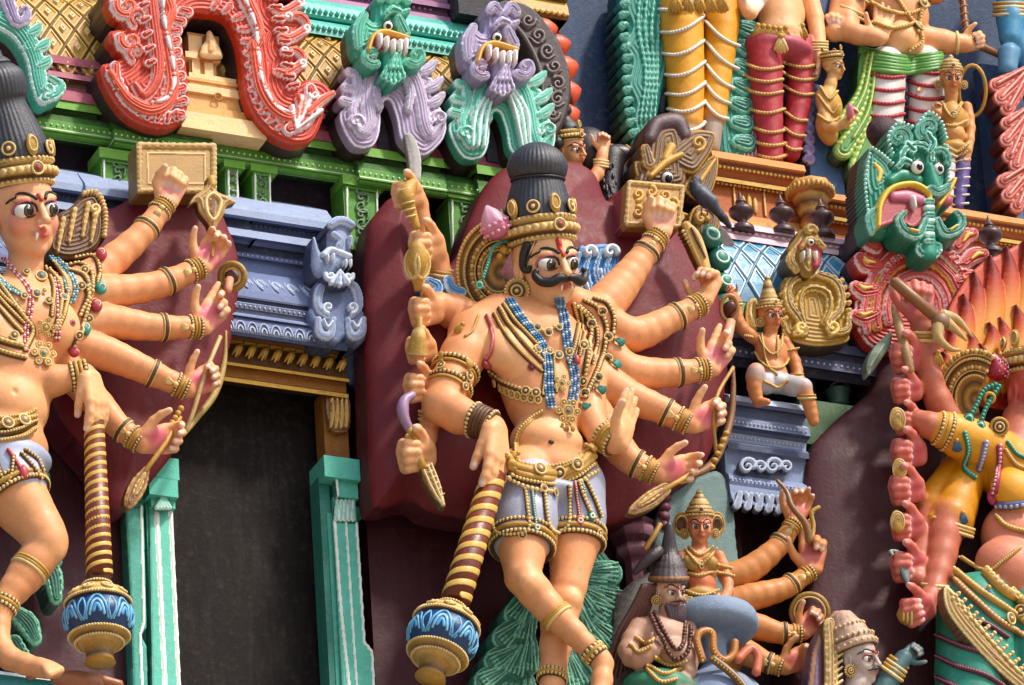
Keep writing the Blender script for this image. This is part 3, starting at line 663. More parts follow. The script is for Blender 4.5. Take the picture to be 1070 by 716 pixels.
# --- lion mask ornaments (kirtimukha) with horseshoe bodies
def kirti(label, X, Y, body, bodyl, face, facel, bw, name='lion_mask_ornament', w0=44, hole='4a4250', variant=0):
    "X, Y map local units (0..115 wide, 0..165 high) to the photo"
    def T(pts): return [(X+x+.0*y, Y+y) for x, y in pts]
    t = thing(name, label, 'ornament', (X+55, Y+160, w0), 'lion mask ornaments on the golden roof')
    P = T([(20, 75), (38, 62), (76, 62), (92, 78), (100, 84), (96, 96), (104, 108), (113, 122), (114, 136), (108, 150), (92, 163), (78, 158), (66, 145), (62, 125), (56, 108), (50, 106), (46, 116), (44, 140), (36, 154), (18, 154), (6, 136), (2, 120), (8, 112), (4, 100), (6, 86)])
    its = [poly(P, 4, 0, body, 4, bw)]
    its += [st(T([(46, 70), (34, 84), (30, 108), (32, 130), (24, 142), (14, 132)]), [8, 8, 8, 8, 6, 3], 8, 2, bodyl, bw, rw=(.72, .9)),
            st(T([(60, 70), (78, 84), (86, 108), (90, 132), (96, 144), (106, 132)]), [8, 8, 8, 8, 6, 3], 8, 2, bodyl, bw, rw=(.72, .9)),
            st(T([(44, 82), (38, 100), (42, 116)]), [3, 5, 4], 6, 6, bodyl, bw), st(T([(64, 80), (74, 98), (72, 118)]), [3, 5, 4], 6, 6, bodyl, bw),
            st(T([(18, 78), (20, 100), (14, 118), (18, 136)]), [5, 6, 5, 4], 7, 3, bodyl, bw)]
    its += [st([(X+cx, Y+cy)], r, 4, 7, bw) for cx, cy, r in ((41, 116, 3), (73, 119, 3), (20, 136, 3), (94, 130, 3.4))]
    its += [st(T(spiral(104, 128, 8, 1.2, 170, -1)), [2, 4], 6, 5, bodyl, bw), st(T(spiral(16, 132, 8, 1.1, 0, 1)), [2, 4], 6, 5, bodyl, bw)]
    for cx, cy in ((98, 72), (104, 90), (106, 106)): its += [st(T([(cx-12, cy+6), (cx-4, cy+2), (cx+2, cy-4)]), [4, 6, 4], 7, 3, bodyl, bw)]
    for cx, cy in ((10, 78), (6, 94), (4, 108)): its += [st(T([(cx+8, cy+2), (cx, cy)]), [5, 5], 7, 3, bodyl, bw)]
    if variant:
        for k in range(3): its += [st(T([(50, 76+k*4), (28+k*6, 110), (24+k*6, 146)]), [1.6, 2.0, 1.4], 3, 10, bw), st(T([(58, 76+k*4), (80-k*6, 108), (84-k*4, 146)]), [1.6, 2.0, 1.4], 3, 10, bw)]
    relief('scrolled_body', its, w0, 58, body, '3b2c30', 'gloss', .8, t)
    m = M(); wbox(m, X+42, Y+108, X+72, Y+158, w0-26, w0-40, hole); obj('inner_panel', m, 'dark', t, flat=True)
    # face
    its = [poly(T([(20, 22), (28, 16), (38, 24), (40, 4), (52, 2), (62, 2), (70, 6), (72, 22), (70, 40), (68, 52), (64, 60), (46, 64), (34, 58), (20, 62), (14, 50), (16, 34)]), 9, 0, face, 9)]
    its += [st(T([(26, 20), (20, 34), (20, 52)]), [5, 7, 5], 6, 5, face, facel), st(T([(42, 4), (46, 0), (52, 6)]), [5, 6, 4], 7, 8, face, facel), st(T([(58, 6), (64, 0), (70, 6)]), [4, 6, 5], 7, 8, face, facel),
            st(T([(46, 22), (52, 17), (60, 20)]), [3, 4, 3], 5, 14, face, facel), st(T([(64, 20), (69, 18)]), [3, 3], 5, 13, face, facel),
            st(T([(58, 26), (62, 34), (66, 42)]), [4, 6, 6], 8, 12, face, facel)]
    its += [poly(T([(28, 60), (32, 48), (42, 42), (58, 46), (68, 50), (68, 58), (60, 60), (46, 58), (38, 62), (34, 70)]), -3, 14, 'a84a42', 2)]
    its += [st(T([(27, 60), (32, 46), (42, 41), (56, 44), (68, 48)]), [2, 2.4, 2.6, 2.4, 2], 5, 15, 'e0a83c')]
    for cx, cy in ((38, 52), (45, 55), (52, 58), (59, 58), (65, 57)): its.append(st(T([(cx, cy-5), (cx+.5, cy+5)]), [3.2, 1.4], 6, 17, 'f2e6e0'))
    its += [st(T([(56, 60), (56, 72), (54, 84)]), [12, 11, 6], 8, 6, face, None)]
    for k in (-2, -1, 0, 1, 2): its.append(st(T([(55+k*2, 70), (54+k*5, 92-abs(k)*3)]), [2, 3.6], 5, 11, face, facel))
    for k in (-1, 0, 1): its.append(st(T([(56+k*2, 64), (55+k*4.5, 78)]), [1.6, 2.8], 4, 15, face, facel))
    its += [st(T(spiral(32, 64, 10, 1.1, 60, -1)), [2.5, 5], 7, 9, face, facel), st(T(spiral(78, 64, 10, 1.1, 140, 1)), [2.5, 5], 7, 9, face, facel)]
    relief('lion_face', its, w0+14, 26, face, '3b3a30', 'gloss', .75, t)
    for ex, ey, r in ((X+53, Y+27, 5.5), (X+69, Y+30, 4)):
        m = M(); c = Q(ex, ey, w0+28); ball(m, c, r, 'f2eee8', (16, 12)); f = nrm(TOC+RV*.25-UV*.15); ball(m, c+f*r*.45, r*.66, '17130f', (16, 12)); ring(m, c+f*r*.2, f, r*1.02, 1.0, '3a2a20', 16, 5)
        obj('eye', m, 'eye', t)
    return t
kirti('lavender horseshoe ornament topped by a turquoise lion face', 352, 0, 'a391ad', 'b6a6bf', '3fa588', '8fd8c0', 'e4dcea')
kirti('turquoise horseshoe ornament topped by a lavender lion face, beside the brown arch', 466, 12, '4aa990', '5fbba4', '9a8cac', 'd8cce0', 'd8efe6', variant=1)
# far left kirtimukha arm
t = thing('scrolled_ornament', 'turquoise and lilac scrolled ornament cut by the left edge of the photo', 'ornament', (20, 110, 40))
its = [st([(0, 20), (20, 34), (34, 60), (40, 90), (44, 106)], [14, 13, 11, 10, 8], 8, 0, '49aa92', 'd8efe6', rw=(.7, .88))]
its += [st([(24+k*3.2, 36+k*15)], 8, 7, 1, '49aa92', 'd8efe6') for k in (1,)]
for x, y in ((36, 34), (44, 50), (46, 68)): its += [st([(x-8, y+4), (x, y), (x+3, y-4)], [5, 7, 4], 7, 2, '49aa92', 'd8efe6')]
its += [st([(44, 106), (56, 100), (62, 92), (50, 84)], [7, 8, 5, 3], 8, 2, '49aa92', 'd8efe6'), st(spiral(46, 98, 7, 1.1, 90, 1), [2, 3.5], 5, 7, '7ccab6', 'd8efe6')]
its += [st([(0, -10), (8, 14), (14, 28), (24, 24), (24, 14), (18, 16)], [8, 8, 6, 6, 4, 2], 8, 6, '9a88ac', 'dcd2e6')]
relief('scroll', its, 36, 40, '49aa92', '3b3034', 'gloss', .85, t)

# --- brown carved arch edge and red tipped scales
t = thing('carved_arch', 'dark brown carved roof arch edged with orange red flame tips, upper centre', 'arch', (590, 130, 0))
path = [(525, 12), (545, 22), (566, 50), (578, 84), (576, 116), (566, 140)]
its = [st(path, [10, 16, 18, 18, 17, 15], 8, 0, '3e302e', None, prof='flat')]
its += [st([(x+.0, y) for x, y in [(514, 18), (536, 34), (553, 60), (562, 88), (560, 118), (548, 146)]], 2.6, 5, 8, '4a3a36')]
for k, (x, y) in enumerate([(548, 26), (558, 42), (568, 58), (575, 74), (579, 92), (578, 108), (573, 124)]):
    its += [st(spiral(x, y, 7.5, 1.3, 60*k, 1 if k % 2 else -1), [1.4, 2.4], 4, 8, '54433f'), st([(x-8, y+2), (x, y+8), (x+8, y+4)], [1, 1.8, 1], 3, 8, '54433f')]
relief('arch_band', its, 30, 110, '3e302e', '2c2224', 'stone', .85, t)
m = M()
for k, (x, y, r) in enumerate([(578, 28, 15), (592, 44, 14), (600, 68, 16), (603, 94, 16), (602, 118, 15), (590, 132, 9)]):
    a = Q(x-4, y, -10); 
    lathe(m, a+[-6, 12, 0], nrm(np.array([.75, -.35, .1+.04*k])), [(r*.9, -8, '33282a'), (r, 0, '33282a'), (r*.98, 5, '3a2c2c'), (r*.9, 7, 'd2502a'), (r*.72, 12, 'de5a30'), (r*.3, 18, 'c84a28'), (0.5, 20, 'c84a28')], 'fff', 16)
obj('flame_scales', m, 'gloss', t)
m = M(); wbox(m, 478, -40, 536, 18, -20, -50, '2c282c'); tube(m, [Q(530, -20, -12), Q(534, 0, -12), Q(540, 22, -14)], 4, 'd8a030', 8)
tag(obj('roof_gable_panel', m, 'stone', flat=True), 'black panel with a yellow edge strip at the top above the lilac lion face', 'panel')
m = M()
mould(m, 570, [(-20, -60), (-18, -30), (-4, -28), (0, -34), (4, -30), (12, -28), (18, -34), (20, -60)], 538, 594, ['b08a3a', 'c8a050', '6e5020', 'c8a050', 'b08a3a', '8a6828', '6e5020'])
for i in range(9): ball(m, Q(542+i*6, 8+i*.9, -27), 3, 'd8b060', (6, 4))
tag(obj('gilt_band', m, 'gold', flat=True), 'short gilt beaded band above the brown carved arch', 'moulding')
# ================================================================= modelling of figures
def orient(yaw=0, pitch=0, roll=0):
    "rows: figure's right-hand-in-photo, front, up. yaw: degrees turned to photo right; pitch: degrees looking up; roll: head tilt (cw)"
    f = TOC; r = RV; u = UV
    a, b, c = yaw*D2R, pitch*D2R, roll*D2R
    f2 = f*math.cos(a)+r*math.sin(a); r2 = r*math.cos(a)-f*math.sin(a)
    f3 = f2*math.cos(b)+u*math.sin(b); u2 = u*math.cos(b)-f2*math.sin(b)
    r3 = r2*math.cos(c)-u2*math.sin(c); u3 = u2*math.cos(c)+r2*math.sin(c)
    return np.array([r3, f3, u3])
class Body:
    def __init__(s, h=1.5): s.p = []; s.h = h; s.joint = {}
    def cone(s, a, b, ra, rb, col, k=3., cut=False): s.p.append(('c', np.asarray(a, float), np.asarray(b, float), ra, rb, C(col), k, cut))
    def ell(s, c, r, col, k=3., ax=None, cut=False): s.p.append(('e', np.asarray(c, float), np.asarray(r, float)*np.ones(3), np.eye(3) if ax is None else np.asarray(ax), None, C(col), k, cut))
    def limb(s, pts, col, k=4., n=0):
        "pts: (x, y, w, r) photo joints"
        P = [(Q(x, y, w), r) for x, y, w, r in pts]
        if n:
            a = np.array([np.r_[p, r] for p, r in P]); a = cr(a, n); P = [(q[:3], q[3]) for q in a]
        for (a, ra), (b, rb) in zip(P[:-1], P[1:]): s.cone(a, b, ra, rb, col, k)
    def field(s, p, X):
        if p[0] == 'c':
            a, b, ra, rb = p[1:5]; ab = b-a; L = ab@ab+1e-9; v = X-a
            t = np.clip((v@ab)/L, 0, 1); return np.linalg.norm(v-t[..., None]*ab, axis=-1)-(ra+(rb-ra)*t)
        c, r, ax = p[1:4]; v = (X-c)@ax.T; k0 = np.linalg.norm(v/r, axis=-1); k1 = np.linalg.norm(v/(r*r), axis=-1)+1e-9
        return np.where(k0 < 1e-6, -r.min(), k0*(k0-1)/k1)
    def bound(s, p):
        if p[0] == 'c': r = max(p[3], p[4]); return np.minimum(p[1], p[2])-r, np.maximum(p[1], p[2])+r
        R = np.sqrt(((p[3]*p[2][:, None])**2).sum(0)); return p[1]-R, p[1]+R
    def mesh(s, smooth=1):
        h = s.h; bs = [s.bound(p) for p in s.p if not p[7]]
        lo = np.min([b[0] for b in bs], 0)-4*h; hi = np.max([b[1] for b in bs], 0)+4*h
        n = np.ceil((hi-lo)/h).astype(int)+1; D = np.full(n, 6.0, np.float32)
        for p in s.p:
            k = p[6]; bl, bh = s.bound(p); pad = k+3*h
            i0 = np.maximum(np.floor((bl-pad-lo)/h).astype(int), 0); i1 = np.minimum(np.ceil((bh+pad-lo)/h).astype(int)+1, n)
            if (i1 <= i0).any(): continue
            g = [lo[i]+np.arange(i0[i], i1[i])*h for i in range(3)]
            X = np.stack(np.meshgrid(*g, indexing='ij'), -1)
            d = s.field(p, X).astype(np.float32); sl = tuple(slice(i0[i], i1[i]) for i in range(3)); E = D[sl]
            if p[7]:
                d = -d; q = np.clip(.5-.5*(E-d)/k, 0, 1)
                D[sl] = E*(1-q)+d*q+k*q*(1-q)
            else:
                q = np.clip(.5+.5*(E-d)/k, 0, 1); D[sl] = E*(1-q)+d*q-k*q*(1-q)
        s.D = D; v, q = nets(D); v = v*h+lo
        for _ in range(smooth): v = relax(v, q)
        # colour of each point from nearest primitives
        W = np.zeros(len(v)); CC = np.zeros((len(v), 3)); tau = 1.1
        for p in s.p:
            if p[7]: continue
            bl, bh = s.bound(p); k = np.all((v > bl-7) & (v < bh+7), 1)
            if not k.any(): continue
            d = s.field(p, v[k]); w = np.exp(-np.clip(d, -6, 30)/tau*1.0); W[k] += w; CC[k] += w[:, None]*p[5]
        s.v = v; s.q = q; s.col = CC/np.maximum(W, 1e-9)[:, None]
        s.bvh = BVHTree.FromPolygons([tuple(x) for x in v.tolist()], q.tolist())
        return s
    def m(s): return M().add(s.v, s.q, col=s.col)
    def hit(s, x, y):
        d = nrm(Q(x, y, 0)-CAM); r = s.bvh.ray_cast(Vector(CAM), Vector(d))
        if r[0] is None: return None
        n = np.array(r[1]); n = n if n@d < 0 else -n
        return np.array(r[0]), n
    def drape(s, path, lift=1.0, n=8, closed=False, smooth=True, wdef=None):
        p = cr(path, n, closed) if smooth and len(path) > 2 else cr(path, max(2, n))
        out = []; N = []
        last = None; idx = []
        for i, (x, y) in enumerate(p):
            r = s.hit(x, y)
            if r is not None: out.append(r[0]+r[1]*lift); N.append(r[1]); idx.append(i)
        if len(out) < 2: return None, None
        out = np.array(out)
        # fill misses at interpolated depth
        if len(idx) < len(p):
            dep = np.interp(np.arange(len(p)), idx, [(o-CAM)@F for o in out])
            NN = np.stack([np.interp(np.arange(len(p)), idx, np.array(N)[:, j]) for j in range(3)], 1)
            full = []
            for (x, y), dd in zip(p, dep): d = Q(x, y, 0)-CAM; full.append(CAM+d/(d@F)*dd)
            out = np.array(full); N = NN
        N = nrm(np.array(N))
        # soften sudden steps in depth
        dep = (out-CAM)@F
        for _ in range(2):
            if len(dep) > 4: dep[1:-1] = np.minimum(dep[1:-1], (dep[:-2]+dep[2:])/2+1.0)
        d = out-CAM; out = CAM+d/((d@F)[:, None])*dep[:, None]
        return out, N
def nets(D):
    "surface nets of the zero level"
    s = D < 0
    c = s[:-1, :-1, :-1].astype(np.int8)
    tot = sum(s[i:D.shape[0]-1+i, j:D.shape[1]-1+j, k:D.shape[2]-1+k].astype(np.int8) for i in (0, 1) for j in (0, 1) for k in (0, 1))
    act = (tot > 0) & (tot < 8); I = np.argwhere(act)
    ids = -np.ones(act.shape, np.int32); ids[act] = np.arange(len(I))
    cor = [(i, j, k) for i in (0, 1) for j in (0, 1) for k in (0, 1)]
    val = {c_: D[I[:, 0]+c_[0], I[:, 1]+c_[1], I[:, 2]+c_[2]] for c_ in cor}
    acc = np.zeros((len(I), 3)); cnt = np.zeros(len(I))
    for a in cor:
        for ax in range(3):
            if a[ax]: continue
            b = list(a); b[ax] = 1; b = tuple(b); va, vb = val[a], val[b]; k = (va < 0) != (vb < 0)
            t = np.where(k, va/(va-vb+1e-12), 0); p = np.tile(np.array(a, float), (len(I), 1)); p[:, ax] += t
            acc[k] += p[k]; cnt[k] += 1
    v = I+acc/cnt[:, None]
    Qs = []
    for ax in range(3):
        sl0 = [slice(1, -1)]*3; sl1 = [slice(1, -1)]*3; sl0[ax] = slice(0, -1); sl1[ax] = slice(1, None)
        a = s[tuple(sl0)]; b = s[tuple(sl1)]; e = np.argwhere(a != b)
        off = np.array([1, 1, 1]); off[ax] = 0; e2 = e+off
        o1, o2 = [(1, 2), (2, 0), (0, 1)][ax]
        def g(d1, d2):
            q = e2.copy(); q[:, o1] -= d1; q[:, o2] -= d2; return ids[q[:, 0], q[:, 1], q[:, 2]]
        q = np.stack([g(1, 1), g(0, 1), g(0, 0), g(1, 0)], 1)
        flip = ~a[tuple(e.T)]; q[flip] = q[flip][:, ::-1]; Qs.append(q)
    q = np.vstack(Qs); return v, q[(q >= 0).all(1)]
def relax(v, q, f=.5):
    acc = np.zeros_like(v); cnt = np.zeros(len(v))
    for a, b in ((0, 1), (1, 2), (2, 3), (3, 0)):
        for i, j in ((a, b), (b, a)):
            for ax in range(3): acc[:, ax] += np.bincount(q[:, i], v[q[:, j], ax], len(v))
            cnt += np.bincount(q[:, i], minlength=len(v))
    return v*(1-f)+f*acc/np.maximum(cnt, 1)[:, None]

NAIL = 'f4e6e2'
def hand(B, wr, d, n, L, thumb=1, curl=(10, 15, 10), spread=.12, col='e0a070', palm='d8708a', tcurl=35, each=None, nails=True, fat=1.12, kk=.022, tout=.75):
    "wr: wrist point; d: towards the fingers; n: the way the palm faces; thumb on the side +/- of cross(d, n)"
    wr = np.asarray(wr, float); d = nrm(d); n = nrm(n-d*np.dot(n, d)); s = np.cross(d, n)*thumb
    off = (.17, .06, -.055, -.165); ln = (.43, .48, .44, .34); k = L*kk
    kn = []
    for i in range(4):
        b = wr+s*off[i]*L*.6; e = wr+d*(.50-.03*abs(i-1))*L+s*off[i]*L; kn.append(e)
        B.cone(b+d*.04*L, e, .085*L*fat, .078*L*fat, col, L*.07)
    B.ell(wr+d*.28*L+n*.05*L, (.22*L, .075*L, .25*L), palm, 1.5, ax=np.array([s, n, d]))
    B.ell(wr+d*.17*L+n*.06*L+s*.11*L, (.10*L, .08*L, .15*L), palm, L*.05, ax=np.array([s, n, d]))
    for i in range(4):
        c = each[i] if each else curl; p = kn[i]; th = 0; a = spread*(1-i*.66)
        dd = nrm(d+s*a); ss = np.cross(n, dd)
        for j, (f, cc) in enumerate(zip((.42, .32, .26), c)):
            th += cc*D2R; v = dd*math.cos(th)+n*math.sin(th); q = p+v*ln[i]*L*f
            r0, r1 = [(.068, .062), (.061, .057), (.056, .046)][j]
            B.cone(p, q, r0*L*fat, r1*L*fat, col, k)
            if j == 2 and nails:
                dor = nrm(dd*math.sin(th)-n*math.cos(th)); tip = q-v*.01*L+dor*.022*L
                B.ell(tip+v*.005*L, (.042*L, .032*L, .055*L), NAIL, .5, ax=np.array([nrm(np.cross(v, dor)), dor, v]))
            p = q
    b = wr+s*.13*L+d*.08*L+n*.02*L; v = nrm(d*.62+s*tout+n*.25); p = b
    for j, f in enumerate((.24, .17, .15)):
        q = p+v*f*L; B.cone(p, q, (.09, .072, .062)[j]*L*fat, (.072, .062, .05)[j]*L*fat, col, k*2 if j == 0 else k)
        if j == 2 and nails: B.ell(q+nrm(s*.3-n)*.025*L, (.042*L, .042*L, .05*L), NAIL, .5)
        p = q; c = tcurl*D2R*.5; v = nrm(v*math.cos(c)+nrm(d*.35-s*.7+n*.75)*math.sin(c))
    return kn
FIST = (78, 88, 55)
def head(B, c, ax, hs, skin, shade=None, jaw=1.0, lips='b04038', ears=True, neck=None, blush=None, nose=1.0, female=False):
    "c: centre (internal), ax: rows right/front/up, hs: half height. returns mapper"
    H = lambda x, y, z: np.asarray(c)+(x*ax[0]+y*ax[1]+z*ax[2])*hs
    B.ell(H(0, -.12, .28), np.array([.70, .80, .74])*hs, skin, .1*hs, ax)
    B.ell(H(0, .10, -.18), np.array([.60, .62, .74])*hs, skin, .12*hs, ax)
    B.ell(H(0, .30, -.62), np.array([.34*jaw, .34, .30])*hs, skin, .16*hs, ax)
    B.ell(H(0, .52, -.80), np.array([.17, .15, .14])*hs, skin, .1*hs, ax)
    for s in (-1, 1):
        B.ell(H(s*.33, .42, -.25), np.array([.24, .24, .27])*hs, blush or skin, .12*hs, ax)
        B.cone(H(s*.10, .73, .22), H(s*.46, .56, .27), .075*hs, .07*hs, skin, .1*hs)
        B.ell(H(s*.30, .80, .02), np.array([.17, .16, .10])*hs, skin, .05*hs, ax, cut=True)
    B.cone(H(0, .72, .2), H(0, .92, -.20), .065*hs, .10*hs*nose, skin, .06*hs)
    B.ell(H(0, .95, -.23), np.array([.10, .10, .09])*hs*nose, skin, .04*hs, ax)
    for s in (-1, 1): B.ell(H(s*.105, .85, -.26), np.array([.075, .09, .065])*hs*nose, skin, .03*hs, ax)
    B.ell(H(0, .64, -.47), np.array([.25, .16, .17])*hs, skin, .08*hs, ax)
    for s in (-1, 1):
        B.cone(H(s*.015, .80, -.435), H(s*.20, .70, -.46), .045*hs, .02*hs, lips, .015*hs)
        B.cone(H(s*.01, .785, -.54), H(s*.17, .70, -.49), .058*hs, .022*hs, lips, .015*hs)
    if ears:
        for s in (-1, 1):
            B.ell(H(s*.70, -.08, -.08), np.array([.07, .20, .34])*hs, skin, .05*hs, ax)
            B.ell(H(s*.76, -.04, -.02), np.array([.06, .10, .18])*hs, skin, .03*hs, ax, cut=True)
    return H
def eyes(parent, H, ax, hs, look=(0, 0), iris='1a1410', lid='c06a70', size=1.0, bulge=.0, brows='1a1614', browpts=None, mat='eye', lids=True):
    for s in (-1, 1):
        m = M(); c = H(s*.29, .565+bulge, .02); r = .175*hs*size
        ball(m, c, r*np.array([1.12, 1.0, .92]), 'ece6dc', (32, 24), ax)
        f = nrm(ax[1]+ax[0]*(look[0]+s*.12)+ax[2]*look[1]); 
        o_ = nrm(f); 
        for rr, off, cc in ((.66, .74, '2a2018'), (.60, .79, '6a5a44'), (.50, .86, iris), (.24, .965, '000000')):
            ball(m, c+o_*r*(off+.03), rr*r*np.array([1, .40, 1]), cc, (16, 12), basis_f(o_, ax))
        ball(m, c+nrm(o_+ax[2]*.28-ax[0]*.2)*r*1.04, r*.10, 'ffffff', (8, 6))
        obj('eye', m, mat, parent)
    if lids:
        m = M()
        for s in (-1, 1):
            th = np.linspace(-.15, math.pi+.15, 13)
            for rr, zz, cc, rad in ((.205, .17, lid, .035), (.195, .145, '241816', .022)):
                pts = [H(s*.29+rr*size*math.cos(t), .70-.16*abs(math.cos(t))**2*.8-.04+(.05 if zz > .15 else .07)+bulge-s*.10*math.cos(t)*1.0, .01+zz*size*math.sin(t)) for t in th]
                tube(m, pts, rad*hs*size, cc, 6)
            pts = [H(s*.29+.19*size*math.cos(t), .70-.13*abs(math.cos(t))**2+bulge-s*.10*math.cos(t), .01-.12*size*math.sin(t)) for t in th]
            tube(m, pts, .016*hs, '3a2420', 6)
        obj('eyelids', m, 'skin', parent)
def basis_f(f, ax):
    "rows right, front(f), up"
    r = nrm(np.cross(f, ax[2])); return np.array([r, f, np.cross(r, f)])
def ondeco(B, path_local, H, ax, lift=.5, n=6):
    "drape a path given in head units onto the head from the front"
    p = cr(path_local, n); out = []; last = None
    for x, z in p:
        o = H(x, 3, z); r = B.bvh.ray_cast(Vector(o), Vector(-ax[1]))
        if r[0] is None: continue
        nn = np.array(r[1]); nn = nn if nn@ax[1] > 0 else -nn
        out.append(np.array(r[0])+nn*lift)
    return np.array(out) if len(out) > 1 else None

# ---- jewellery
G1, G2, G3 = 'c0923c', 'e4c480', '5e3a14'
def beads(m, P, r, col, gap=2.05, res=(8, 6), cols=None):
    if P is None: return
    d = np.r_[0, np.cumsum(np.linalg.norm(np.diff(P, axis=0), axis=1))]; n = max(1, int(d[-1]/(r*gap)))
    for k in range(n+1):
        s = k/n*d[-1]; c = [np.interp(s, d, P[:, j]) for j in range(3)]
        ball(m, c, r, (cols[k % len(cols)] if cols else col), res)
def rosette(m, c, n, r, jewel='c09a50', pet=0, gold=G1, hi=G2):
    n = nrm(n); ball(m, c, (r*.95, r*.95, r*.35), G3 if pet == 0 else gold, (16, 12), basis(n))
    ring(m, c+n*r*.15, n, r*.86, r*.17, hi, 16, 6); ring(m, c+n*r*.2, n, r*.5, r*.11, gold, 14, 5)
    ball(m, c+n*r*.25, (r*.36, r*.36, r*.3), jewel, (8, 6), basis(n))
    if pet:
        b = basis(n)
        for k in range(pet):
            a = k*2*math.pi/pet; q = c+(b[0]*math.cos(a)+b[1]*math.sin(a))*r*1.5
            ball(m, q, (r*.62, r*.62, r*.25), gold, (8, 6), b); ring(m, q+n*r*.15, n, r*.5, r*.13, hi, 12, 5); ball(m, q+n*r*.2, r*.2, hi, (6, 4))
def tassel(m, c, d, n, L, col, tip=None):
    "fan shaped drop"
    d = nrm(d); n = nrm(n); s = np.cross(d, n)
    for k in (-2, -1, 0, 1, 2):
        e = c+(d*L+s*k*L*.22)*(1-.04*k*k); tube(m, [c, (c+e)/2+n*L*.12, e], [L*.10, L*.15, L*.12], col, 6)
    ball(m, c, L*.22, G1, (8, 6))
def bangle(m, a, b, f, r, rad=1.5, n=1, step=3.2, bead=True, cols=(G1, G2), tilt=0):
    "rings round a limb from a to b at fraction f; r = limb radius there"
    a = np.asarray(a); b = np.asarray(b); d = nrm(b-a); c = a+(b-a)*f
    for k in range(n):
        cc = c+d*(k-(n-1)/2)*step
        if bead and k % 2 == 0:
            ax = basis(d); N = max(8, int(2*math.pi*(r+rad*.5)/(rad*1.9)))
            for j in range(N):
                t = j*2*math.pi/N; ball(m, cc+(ax[0]*math.cos(t)+ax[1]*math.sin(t))*(r+rad*.45), rad, cols[1], (6, 4))
            ring(m, cc, d, r-rad*.1, rad*1.25, G3, 20, 6)
        else: ring(m, cc, d, r+rad*.35, rad*1.05, cols[(k//2) % 2], 20, 6)
    return c

def armjewel(m, tm, arm, tcol='c09a50', mid=True, wrist=4, tas=True, up=False):
    "bangles for one fan arm given as photo joints"
    P = [Q(a[0], a[1], a[2]) for a in arm]; r = [a[3] for a in arm]
    a, b = P[-2], P[-1]; L = np.linalg.norm(b-a); d = (b-a)/L
    for k in range(wrist):
        f = 1.02-k*3.6/L; rr = r[-2]+(r[-1]-r[-2])*min(f, 1); bangle(m, a, b, f, rr+.3, 1.6 if k % 3 == 0 else 1.35, bead=(k % 3 == 0))
    n = nrm(TOC-d*(TOC@d))
    if tas:
        f = 1.0-(wrist*3.6+1)/L; rr = r[-2]+(r[-1]-r[-2])*f; c = a+(b-a)*f+n*(rr+.5)
        ball(m, c+d*4, 3.0, G2); tassel(m, c+d*2, -d, n, 9, G2)
    if mid:
        f = .22; c = a+(b-a)*f; rr = r[-2]+(r[-1]-r[-2])*f
        ring(m, c, d, rr-.6, 3.6, G3, 24, 6)
        for o in (-2.2, 0, 2.2): ring(m, c+d*o, d, rr+1.0, 1.1 if o else 1.5, G2 if o else G1, 24, 6)
# ================================================================= the central statue
SK, SKH, PK = 'de9c6a', 'ebb07c', 'd25a78'
MAR = '6c161c'
W0 = 70
t = thing('statue_backing', 'maroon plaster backing slab fanned out behind the central statue\'s arms', 'backing slab', (560, 540, 60))
Lo = [(392, 232), (402, 212), (418, 196), (438, 200), (446, 240), (456, 272), (482, 262), (500, 215), (522, 176), (552, 160), (598, 158), (628, 170), (642, 200), (654, 190), (700, 190), (716, 230), (744, 270), (762, 305), (770, 352), (766, 400), (756, 450), (738, 486), (705, 508), (690, 522), (668, 532), (640, 540), (600, 545), (470, 528), (440, 514), (408, 520), (396, 505), (392, 400), (388, 300)]
relief('slab', [poly(Lo, 34, -24, MAR, 70)], W0, 54, MAR, '4c141e', 'wall', 1.4, t)
t = thing('statue', 'central moustached many-armed warrior statue in a tall black hair bun and blue bead necklace', 'statue', (590, 740, 100))
B = Body(1.3)
def L_(pts, col=SK, k=4, n=0): B.limb(pts, col, k, n)
wB = 112     # torso depth
# torso: chest, waist, belly
B.ell(Q(560, 356, wB), (54, 36, 46), SK, 8, basis_w := np.array([nrm(V(560, 350, wB, 1, .02)), np.array([0, -1, 0]), np.array([0, 0, 1])]))
B.ell(Q(533, 370, wB+19), (29, 19, 26), SKH, 12, basis_w); B.ell(Q(594, 372, wB+16), (26, 18, 26), SKH, 12, basis_w)
B.ell(Q(564, 408, wB+2), (41, 32, 42), SK, 12, basis_w)
B.ell(Q(572, 464, wB+3), (38, 29, 25), SKH, 12, basis_w); B.ell(Q(570, 432, wB), (35, 29, 28), SK, 12, basis_w)
B.ell(Q(573, 492, wB-4), (44, 32, 28), SK, 7, basis_w)
L_([(520, 330, wB, 22), (492, 348, wB-4, 23)], SK, 10); L_([(600, 320, wB-4, 20), (625, 330, wB-8, 20)], SK, 10)
L_([(555, 330, wB, 20), (560, 305, wB+4, 17), (565, 285, wB+8, 18)], SK, 6)
# near right arm (photo left): shoulder, elbow, wrist on the club
L_([(496, 344, wB-2, 22), (484, 372, wB, 23), (470, 402, wB+2, 21), (462, 424, wB+4, 20)], SK, 5)
L_([(462, 424, wB+4, 20), (480, 434, wB+14, 19), (502, 442, wB+28, 14), (516, 446, wB+36, 12)], SK, 4)
